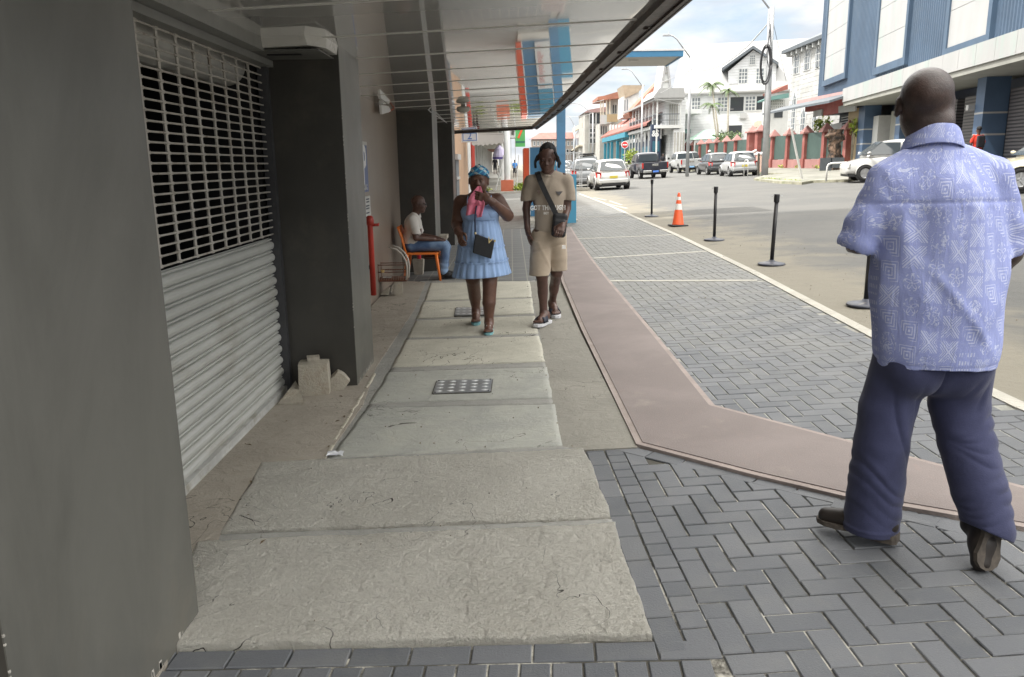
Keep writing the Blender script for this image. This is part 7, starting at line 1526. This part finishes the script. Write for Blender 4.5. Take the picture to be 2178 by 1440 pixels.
for s_ in (-1, 1): limb(S_, [(-.14, s_*.14, .84), (-.10, s_*.185, .72), (-.085, s_*.19, .66)], [.065, .062, .064], .03)
S_.cone((-.12, -.04, .90), (-.12, .04, .90), .05, .05, .03); S_.cone((-.07, 0, .92), (-.05, 0, .88), .03, .02, .02); w6 = wav(41, 24); S_.disp(lambda x, y, z: -.005*w6(x, y, z)); S_.cut(lambda x, y, z: np.maximum(.44-z, np.where(np.abs(y) > .165, .655-z, -1))); skinmesh(S_, 'polo_shirt', m_polo, t4, 1)
m_jean = cloth('blue_denim', (.10, .17, .30), .25, 120); X.T = m_jean.node_tree; x, y, z = sepv(crd()); setc(m_jean, mixc((noise(crd(), 4, 5)+x*.5).ss(.4, .75), (.05, .09, .19), (.22, .32, .47)))
S_ = SDF((-.36, -.24, .03), (.48, .24, .62), .0075)
for s_ in (-1, 1): limb(S_, [(-.17, s_*.08, .48), (.28, s_*.085, .475), (.30, s_*.085, .44), (.26, s_*.08, .10)], [.088, .068, .064, .056], .03)
S_.ell((-.19, 0, .48), (.12, .16, .09), None, .04); w7 = wav(43, 30); S_.disp(lambda x, y, z: -.004*w7(x, y, z)-.005*np.sin(z*75+x*20)*(z < .25)); S_.cut(lambda x, y, z: .055-z); skinmesh(S_, 'jeans', m_jean, t4, 1)
for s_ in (-1, 1): shoe(t4, (.20, s_*.08, .018), (.45, s_*.085, .016), (0, 0, 1), w_=.042, m1=m_hair, m2=m_plas)
mb = MB()
g0, g1_ = T4(-.034, -.098, .006), T4(.034, -.098, .006); fz = lambda *p: Vector(T4(*p))
for q in (-1, 1): mb.tube([fz(q*.034+.022*math.cos(a), -.100, .004+.016*math.sin(a)) for a in np.linspace(0, 2*math.pi, 12)], .003, 5); mb.tube([fz(q*.056, -.098, .008), fz(q*.084, .0, .006)], .003, 5)
mb.tube([fz(-.012, -.102, .008), fz(.012, -.102, .008)], .003, 5); mb.build('glasses', m_wire, t4); eyes(T4, R4, 1.0, t4)
m_och = newmat('orange_plastic', (.80, .20, .035), .35)
ch = thing('plastic_chair', 'orange plastic chair under the seated man', 'chair', O4)
mb = MB(); mb.loft([[Vector((x_, y_, z_)) for x_, y_ in ((-.26, -.21), (.20, -.22), (.22, .0), (.20, .22), (-.26, .21))] for z_ in (.365, .392)]); mb.build('seat', m_och, ch, bevel=.01)
mb = MB(); prf = [(-.245, .39), (-.27, .50), (-.29, .60), (-.325, .70), (-.345, .755)]
mb.add([(x_, y_*(.21-.02*abs(i-2)/2), z_) for i, (x_, z_) in enumerate(prf) for y_ in (-1, -.5, 0, .5, 1)], [(i*5+j, i*5+j+1, (i+1)*5+j+1, (i+1)*5+j) for i in range(4) for j in range(4)]); mb.build('backrest', m_och, ch, smooth=True, solid=.022)
for x_, y_, dx in ((.18, -.20, .05), (.18, .20, .05), (-.22, -.19, -.06), (-.22, .19, -.06)): mb = MB(); mb.tube([(x_, y_, .375), (x_+dx*.5, y_*1.02, .18), (x_+dx, y_*1.06, .0)], [.024, .020, .016], 8); mb.build('leg', m_och, ch, smooth=True)

# ===== small figures =====
def small(label, loc, rz, top, bot, skin=None, h=1.72, step=.12, helmet=None, pack=None, short=True, seat=False, z=None):
    t = thing('person', label, 'person', (loc[0], loc[1], gz(loc[0]) if z is None else z), rz); s = h/1.75; sk = skin or m_skin2
    S_ = SDF((-.35*s, -.45*s, -.02), (.35*s, .45*s, 1.8*s), .016); head(S_, V3(0, 0, 1.62)*s, rotm(0, 0, 0), s, neck=V3(0, .01, 1.45)*s, nr=.05, ears=False)
    for q in (-1, 1): limb(S_, [V3(q*.19, 0, 1.40)*s, V3(q*.23, .02, 1.14)*s, V3(q*.22, -.06, .90)*s], [.045, .038, .028]); limb(S_, [V3(q*.09, 0, .9)*s, V3(q*.10, q*step*.4, .5)*s, V3(q*.10, q*step, .08)*s], [.08, .05, .035]); S_.cone(V3(q*.10, q*step, .04)*s, V3(q*.10, q*step-.17, .03)*s, .035, .03, .02)
    S_.ell(V3(0, 0, 1.15)*s, (.15, .1, .25)); skinmesh(S_, 'body', sk, t)
    S_ = SDF((-.35*s, -.3*s, .8*s), (.35*s, .3*s, 1.55*s), .016); S_.ell(V3(0, 0, 1.25)*s, V3(.18, .125, .22)*s, None, .05); S_.ell(V3(0, 0, 1.02)*s, V3(.17, .12, .16)*s, None, .05)
    for q in (-1, 1): limb(S_, [V3(q*.16, 0, 1.40)*s, V3(q*.225, .01, 1.2)*s], [.06, .056], .04)
    skinmesh(S_, 'top', top, t)
    S_ = SDF((-.3*s, -.35*s, .03), (.3*s, .35*s, 1.0*s), .016); S_.ell(V3(0, 0, .92)*s, V3(.165, .12, .1)*s, None, .05)
    for q in (-1, 1): limb(S_, [V3(q*.09, 0, .85)*s, V3(q*.10, q*step*.4, .5)*s]+([] if short else [V3(q*.10, q*step, .1)*s]), [.095, .08]+([] if short else [.06]), .04)
    skinmesh(S_, 'trousers' if not short else 'shorts', bot, t)
    S_ = SDF(V3(-.14, -.15, 1.55)*s, V3(.14, .15, 1.8)*s, .012); S_.ell(V3(0, .02, 1.665)*s, (V3(.086, .102, .088) if helmet is None else V3(.12, .13, .12))*s); S_.cut(lambda x, y, z: np.maximum(1.62*s-z, -1)); skinmesh(S_, 'helmet' if helmet else 'hair', helmet or m_hair, t)
    if pack: mb = MB(); mb.box(-.13*s, .13*s, .12*s, .26*s, 1.0*s, 1.42*s); o = mb.build('backpack', pack, None, bevel=.04, loc=t.location); o.rotation_euler = (0, 0, rz); tag(o, 'black backpack on the back of the person in red', 'backpack')
    return t
m_cblk = cloth('black_cloth', (.02, .02, .025)); m_cblu = cloth('bright_blue_cloth', (.06, .25, .65)); m_cred = cloth('red_cloth', (.62, .05, .03)); m_cwht = cloth('white_cloth', (.6, .6, .6)); m_cgry = cloth('grey_cloth', (.2, .2, .2))
small('person in dark clothes walking away on the far left walkway beside the bicycle', (PY(1053, 360, 79).x, 79), math.pi, m_cblk, m_cblk, z=PY(1053, 371, 79).z)
small('person in a bright blue top and dark shorts beside the white pillar', (PY(1095, 360, 79).x, 79), math.pi, m_cblu, m_cblk, z=PY(1095, 378, 79).z)
small('person with a white helmet and pale top between the parked cars and the fence', (PY(1509, 330, 66).x, 66), .5, m_cwht, m_cgry, helmet=m_wpole, short=False)
small('person in a red top with a backpack by the dark roller shutters', (PY(2083, 268, 29.6).x, 29.6), math.pi, m_cred, m_cblk, z=PY(2083, 268, 29.6).z-1.80*.99, pack=m_cblk, short=False, h=1.78)
small('dark clothed person walking between the black pickup and the silver pickup', (PY(1410, 340, 78).x, 78), 0, m_cblk, m_cgry, short=False)
small('person in red and dark clothes standing by the white shop fronts on the left', (PY(1019, 350, 52).x, 52), 0, m_cred, m_cblk, h=1.66)
# ---------------- things on and along the left wall ----------------
m_block = mat('broken_block', (.40, .365, .30), .95, .14, 9, .01, 70, dirt=(.30, .25, .19), dscale=9)
def rock(name, label, c, half, rz, jag=.18, seed=1, cat='concrete block', group=None, m=None):
    bm_ = MB(); r = np.random.default_rng(seed); n = 7; P = {}
    vs = []; fs = []
    for ax_ in range(3):
        for sg in (-1, 1):
            base_ = len(vs)
            for i in range(n):
                for j in range(n):
                    p = [0, 0, 0]; p[ax_] = sg; p[(ax_+1) % 3] = -1+2*i/(n-1); p[(ax_+2) % 3] = -1+2*j/(n-1); q = np.array(p, float)
                    nr_ = np.linalg.norm(q/np.array([1, 1, 1])); q2 = q*(1-.10*max(0, nr_-1.05)); kx = np.sin(q2*3.1+seed)+np.sin(q2[::-1]*5.3+seed*2)
                    q2 = q2*(1+jag*.25*kx[::-1]*.5); vs.append(tuple(q2*np.array(half)))
            for i in range(n-1):
                for j in range(n-1): a = base_+i*n+j; f = (a, a+n, a+n+1, a+1); fs.append(f if sg > 0 else f[::-1])
    bm_.add(vs, fs); o = bm_.build(name, m or m_block, bevel=0); o.location = c; o.rotation_euler = rz if isinstance(rz, tuple) else (0, 0, rz); return tag(o, label, cat, group)
zf = gz(-1.45)-.014
rock('concrete_block', 'largest squared block of broken concrete at the foot of the dark pillar', (-1.43, 5.47, zf+.125), (.108, .085, .125), .12, .10, 3)
rock('concrete_chip', 'small chip lying on top of the largest broken concrete block', (-1.44, 5.49, zf+.262), (.045, .04, .016), .3, .2, 5, 'rubble')
rock('concrete_lump', 'wedge shaped lump of rubble leaning on the right of the largest block', (-1.295, 5.535, zf+.062), (.062, .055, .085), (0, .75, .2), .35, 8, 'rubble')
mb = MB(); a, b, c, d = G(592, 862), G(646, 860), G(641, 845), G(628, 836); up = Vector((0, 0, .035)); mb.add([a, b, c+up*.6, d+Vector((0, .02, .075)), a+up*.35, b+up*.5, c+up*1.3, d+Vector((0, .03, .085))], [(3, 2, 1, 0), (4, 5, 6, 7), (0, 1, 5, 4), (1, 2, 6, 5), (2, 3, 7, 6), (3, 0, 4, 7)])
tag(mb.build('concrete_shard', m_block), 'flat triangular concrete shard lying in front of the largest block', 'rubble')
# litter
mb = MB(); p = G(713, 969); vs = []; rg = np.random.default_rng(4)
for i in range(6):
    for j in range(4): vs.append((p.x-.045+.018*i+rg.normal(0, .002), p.y-.02+.016*j+rg.normal(0, .002), gz(p.x)+.004+.010*abs(math.sin(i*1.9+j*1.2))+(.006 if j == 3 else 0)))
mb.add(vs, [(i*4+j, (i+1)*4+j, (i+1)*4+j+1, i*4+j+1) for i in range(5) for j in range(3)]); tag(mb.build('paper_scrap', mat('crumpled_foil', (.62, .63, .66), .35, .1, 40, metal=.3), solid=.001), 'crumpled silvery white paper scrap at the slab corner', 'litter')
# checker plates
m_plate = mat('checker_steel', (.36, .37, .38), .38, .08, 6, metal=.6, dirt=(.30, .28, .24), dscale=10); m_lug = mat('plate_lug', (.78, .79, .80), .35, .05, 6, metal=.2)
def plate(label, P, nx, ny):
    P = [G(*p) for p in P]; t = thing('access_plate', label, 'metal plate', P[0]+Vector((0, 0, 0)), 0, 'steel access plates in the walkway'); O = P[0]; tl, tr, br, bl = [q-O for q in P]
    mb = MB(); z1 = .0115; mb.prism([(q.x, q.y) for q in (bl, br, tr, tl)], -.01, z1, slope=K)
    for i in range(nx):
        for j in range(ny):
            u, v = (i+.5)/nx, (j+.5)/ny; c = tl.lerp(tr, u).lerp(bl.lerp(br, u), v); w_, h_ = .031, .019; z_ = K*c.x+z1+.0005
            mb.add([(c.x-w_, c.y, z_), (c.x, c.y-h_, z_), (c.x+w_, c.y, z_), (c.x, c.y+h_, z_), (c.x, c.y, z_+.004)], [(0, 1, 4), (1, 2, 4), (2, 3, 4), (3, 0, 4)], 1)
    mb.build('plate', [m_plate, m_lug], t)
    mb = MB()
    for c in (bl, br, tr, tl): q = c.lerp((bl+tr)/2, .07); mb.lathe([(.006, 0), (.006, .003), (.001, .004)], c=(q.x, q.y, K*q.x+z1), n=8)
    split(mb, 'screw', m_plas, t)
    mb = MB(); w_ = .007
    for a, b in ((bl, br), (br, tr), (tr, tl), (tl, bl)):
        d = (b-a).normalized(); q = Vector((d.y, -d.x, 0))*w_; mb.prism([a-q*.1, a+q, b+q, b-q*.1], -.01, .0075, slope=K)
    mb.build('frame', mat('frame_grime', (.09, .085, .075), .9, .3, 20), t)
plate('larger steel checker plate set in the grey smooth slab', [(930, 812), (1047, 809), (1043, 835), (921, 839)], 5, 4)
plate('smaller steel checker plate just behind the woman\'s feet', [(970, 656), (1032, 655), (1031, 671), (967, 673)], 5, 3)
# parking sign and notice on the wall
m_sblue = mat('faded_sign_blue', (.13, .17, .34), .5, .08, 3); m_spale = mat('pale_notice', (.58, .58, .56), .6, .05, 3); m_sdark = newmat('notice_print', (.08, .09, .12), .7)
t = thing('parking_sign', 'blue wall sign with a big white P on the taupe wall', 'sign', (-1.675, 9.2, 1.3)); o_ = Vector(t.location)
def wallbox(mb, y0, y1, z0, z1, d0, d1): mb.box(-1.675+d0, -1.675+d1, y0, y1, z0, z1)
mb = MB(); wallbox(mb, 8.78, 9.33, 1.24, 1.80, .0, .014); o = mb.build('panel', m_sblue, t); o.location = -o_
mb = MB(); wallbox(mb, 8.78, 9.33, 1.76, 1.80, .0145, .018); o = mb.build('top_strip', m_spale, t); o.location = -o_
Wl = Wall(-1.66, 9.0, 0, 1, True)
o = text('P', 'sign_letter', t, m_letter, .62, Wl, a0=.12, z0=1.52, d=.001, ext=.002, sx=.72, bold=.012); o.location = -o_
o = text('PARKING', 'sign_lettering', t, m_letter, .085, Wl, a0=.06, z0=1.29, d=.001, ext=.001); o.location = -o_
t = thing('wall_notice', 'small white printed notice below the blue wall sign', 'notice', (-1.675, 9.3, 1.1)); o_ = Vector(t.location)
mb = MB(); wallbox(mb, 9.08, 9.42, .955, 1.19, .0, .008); o = mb.build('sheet', m_spale, t); o.location = -o_
mb = MB()
for z_ in (1.155, 1.125, 1.08, 1.05, 1.0): wallbox(mb, 9.12+rng.uniform(0, .05), 9.38-rng.uniform(0, .06), z_-.008, z_+.008, .0085, .0095)
o = mb.build('printed_line', m_sdark, t); o.location = -o_
# red standpipe
m_rpipe = mat('red_standpipe', (.50, .045, .03), .35, .15, 4, dirt=(.3, .05, .04), dscale=6); t = thing('standpipe', 'red painted standpipe with a small tap fixed before the taupe wall', 'standpipe', (-1.60, 8.95, .08))
mb = MB(); mb.tube([(0, 0, 0), (0, 0, .80), (0, .0, .86)], [.032, .032, .032], 14); mb.build('pipe', m_rpipe, t, smooth=True); mb = MB(); mb.lathe([(.045, .80), (.047, .85), (.038, .89), (.02, .905), (.002, .906)], n=16); mb.build('cap', m_rpipe, t, smooth=True)
mb = MB(); mb.tube([(0, .0, .79), (.05, .0, .80), (.10, .0, .80)], .016, 8); mb.tube([(.09, -.04, .80), (.09, .04, .81)], .012, 8); mb.build('tap', m_rpipe, t, smooth=True)
mb = MB(); mb.box(-.075, -.03, -.03, .03, .3, .34); mb.build('bracket', m_plas, t)
# bird cage on a block
m_cwire = mat('cage_wire', (.42, .40, .36), .5, .1, 20, metal=.5); m_cwood = mat('cage_wood', (.14, .05, .025), .6, .2, 12)
cx_, cy_, cz0 = -1.50, 9.9, .13
t = thing('bird_cage', 'small wooden framed wire bird cage with an arched top resting on a block', 'bird cage', (cx_, cy_, cz0))
mb = MB(); mb.box(-.18, .17, -.11, .11, -.02, .02); mb.build('tray', m_cwood, t, bevel=.004)
mb = MB()
for z_ in (.10, .19): 
    mb.tube([(-.18, -.11, z_), (.17, -.11, z_)], .006, 6); mb.tube([(-.18, .11, z_), (.17, .11, z_)], .006, 6)
for x_ in (-.18, .17): mb.tube([(x_, -.11, .0), (x_, -.11, .2)], .007, 6); mb.tube([(x_, .11, .0), (x_, .11, .2)], .007, 6)
mb.tube([(-.15, 0, .12), (.15, 0, .12)], .006, 6); mb.build('wood_frame', m_cwood, t)
mb = MB()
arc = lambda a, r: (.17-.0-r*(1-math.cos(a))*.98 if False else .17-.20+.20*math.cos(a), r, .20+.22*math.sin(a))
for y_ in (-.11, .11): mb.tube([(.17, y_, 0), (.185, y_, .15), (.17, y_, .24), (.13, y_, .32), (.06, y_, .385), (-.03, y_, .41)], .011, 8)
mb.build('arched_frame', mat('pale_cane', (.50, .47, .42), .6, .1, 10), t, smooth=True)
mb = MB()
for i in range(16): x_ = -.165+i*.0215; h_ = .19 if x_ < -.04 else (.20+.2*math.cos(min(1.5, abs(x_+.02)/.20*1.3))); mb.tube([(x_, -.112, .0), (x_, -.112, h_)], .0018, 4); mb.tube([(x_, .112, .0), (x_, .112, h_)], .0018, 4)
for i in range(10): a = i*.15; x_, z_ = .17-.20*(1-math.cos(a)), .2+.20*math.sin(a); mb.tube([(x_, -.11, z_), (x_, .11, z_)], .0018, 4)
for i in range(11): mb.tube([(.17, -.11+i*.022, 0), (.17, -.11+i*.022, .22)], .0018, 4)
mb.build('wires', m_cwire, t)
mb = MB(); mb.lathe([(.02, 0), (.026, .03), (.02, .032)], c=(-.12, -.13, .10), n=10); mb.build('seed_cup', mat('ochre_cup', (.5, .35, .15), .6), t); mb = MB(); mb.box(-.14, -.03, -.05, .03, .021, .026); mb.build('paper', m_spale, t)
rock('concrete_block', 'pale worn block standing upright under the bird cage', (-1.44, 9.83, .022), (.055, .05, .088), .1, .12, 13)
mb = MB(); mb.add([(-1.67, 9.75, -.05), (-1.56, 9.75, -.05), (-1.53, 9.75, .06), (-1.67, 10.0, -.05), (-1.56, 10.0, -.05), (-1.53, 10.0, .06)], [(0, 1, 2), (5, 4, 3), (0, 3, 4, 1), (1, 4, 5, 2), (0, 2, 5, 3)]); tag(mb.build('concrete_wedge', m_block), 'low concrete wedge against the wall left of the bird cage block', 'rubble')
# block with a red cup behind the chair
p = Vector((-1.40, 11.72, gz(-1.4)-.004)); 
mb = MB(); mb.loft([[p+Vector((x_*s_, y_, z_)) for x_, y_ in ((-.075, -.06), (.07, -.06), (.075, .06), (-.075, .06))] for z_, s_ in ((0, .85), (.1, .98), (.225, 1.15), (.23, 1.1))]); tag(mb.build('concrete_block', m_block, bevel=.008), 'rough grey block behind the orange chair carrying a red cup', 'concrete block')
mb = MB(); mb.lathe([(.030, 0), (.038, .12), (.035, .12), (.03, .01)], c=(p.x+.01, p.y, p.z+.231), n=16); tag(mb.build('cup', newmat('red_plastic', (.62, .04, .07), .35), smooth=True), 'red plastic cup standing on the grey block behind the chair', 'cup')
mb = MB(); p = PY(938, 500, 12.6); mb.box(p.x-.12, p.x+.10, 12.5, 12.85, p.z-.06, p.z); mb.box(p.x-.10, p.x+.08, 12.55, 12.8, gz(p.x)-.03, p.z-.061); tag(mb.build('stone_bench', m_block, bevel=.005), 'small grey stone bench between the pillars behind the seated man', 'bench')
# junction box with wires at the ceiling
t = thing('junction_box', 'broken white junction box with wires hanging under the ceiling at the wall', 'junction box', (-1.64, 10.6, 2.27)); o_ = Vector(t.location)
mb = MB(); mb.add([Vector(PX(*p, -1.64))-o_+Vector((d, 0, 0)) for d in (0, .05) for p in ((805, 205), (825, 208), (827, 219), (806, 222))], [(0, 1, 2, 3), (7, 6, 5, 4), (0, 4, 5, 1), (1, 5, 6, 2), (2, 6, 7, 3), (3, 7, 4, 0)]); mb.build('box', m_letter, t)
mb = MB(); mb.add([Vector(PX(*p, -1.62))-o_+Vector((d, 0, 0)) for d in (0, .03) for p in ((806, 223), (822, 226), (828, 238), (818, 240), (808, 243))], [(0, 1, 2, 3, 4), (9, 8, 7, 6, 5)]+[(i, 5+i, 5+(i+1) % 5, (i+1) % 5) for i in range(5)]); mb.build('loose_cover', m_letter, t)
mb = MB(); mb.tube([Vector(PX(*p, -1.60))-o_ for p in ((820, 216), (834, 222), (838, 230), (828, 238))], .012, 6); mb.build('copper_wire', newmat('copper_red', (.4, .1, .05), .5), t)
mb = MB(); mb.tube([Vector(PX(*p, -1.655)) for p in ((761, 188), (780, 197), (806, 212), (846, 230))], .011, 6); mb.tube([PX(846, 230, -1.655), PY(905, 228, 11.95), PY(917, 239, 12.0), PY(952, 262, 16)], .010, 6); tag(mb.build('ceiling_cable', m_wirel, smooth=True), 'pale cable running along the top of the wall to the pillars', 'cable')
# dome lamp under the ceiling
y_ = 11.4; x_ = PY(985, 216, y_).x; t = thing('ceiling_lamp', 'round pale lamp hanging flat under the glossy ceiling near the third pillar', 'ceiling lamp', (x_, y_, cz(x_)))
mb = MB(); mb.lathe([(.03, -.0), (.03, -.02), (.085, -.03), (.095, -.05), (.085, -.085), (.05, -.105), (.005, -.11)], n=24); mb.build('shade', mat('lamp_glass', (.42, .41, .37), .3, .06, 8), t, smooth=True)
# slow dirt: cracks along the slabs, leaves, grit
rg = np.random.default_rng(77); mb = MB()
def chip(x, y, s_, z=.006):
    a = rg.uniform(0, 6.28); n = rg.integers(3, 6); P = [(x+s_*math.cos(a+2*math.pi*k/n)*rg.uniform(.5, 1), y+s_*math.sin(a+2*math.pi*k/n)*rg.uniform(.5, 1)) for k in range(n)]
    mb.prism(P, z-.004, z+s_*rg.uniform(.2, .5), slope=K)
for _ in range(170): chip(rg.uniform(-1.6, -1.0), rg.uniform(2.7, 9.5), rg.uniform(.002, .007), -.012)
for _ in range(90): chip(rg.uniform(-1.0, .4), rg.uniform(2.4, 8), rg.uniform(.002, .005), .005)
for _ in range(70): chip(rg.uniform(-1.62, -1.2), rg.uniform(5.0, 5.5), rg.uniform(.003, .008), -.012)
for _ in range(140): x = rg.uniform(1.6, 5.5); chip(x, rg.uniform(4.5, 16), rg.uniform(.003, .010), -.002)
tag(mb.build('grit', mat('grit', (.24, .20, .15), .9, .4, 30)), 'loose grit and crumbs scattered over the walkway', 'grit', None, 'stuff')
mb = MB()
for _ in range(34):
    x, y = (rg.uniform(-1.6, -1.05), rg.uniform(3, 7)) if rg.random() < .6 else (rg.uniform(3.2, 6), rg.uniform(5, 14)); a = rg.uniform(0, 6.28); s_ = rg.uniform(.010, .026); d = Vector((math.cos(a), math.sin(a), 0)); n_ = Vector((-d.y, d.x, 0)); c = Vector((x, y, gz(x)+(.0 if x < 0 else -.012)+.004))
    mb.add([c-d*s_, c-n_*s_*.3+Vector((0, 0, .004)), c+d*s_, c+n_*s_*.3+Vector((0, 0, .006))], [(0, 1, 2, 3)])
tag(mb.build('dry_leaves', mat('dry_leaf', (.13, .085, .04), .8, .4, 30)), 'small dry leaves and twigs lying on the floor and road edge', 'leaves', None, 'stuff')
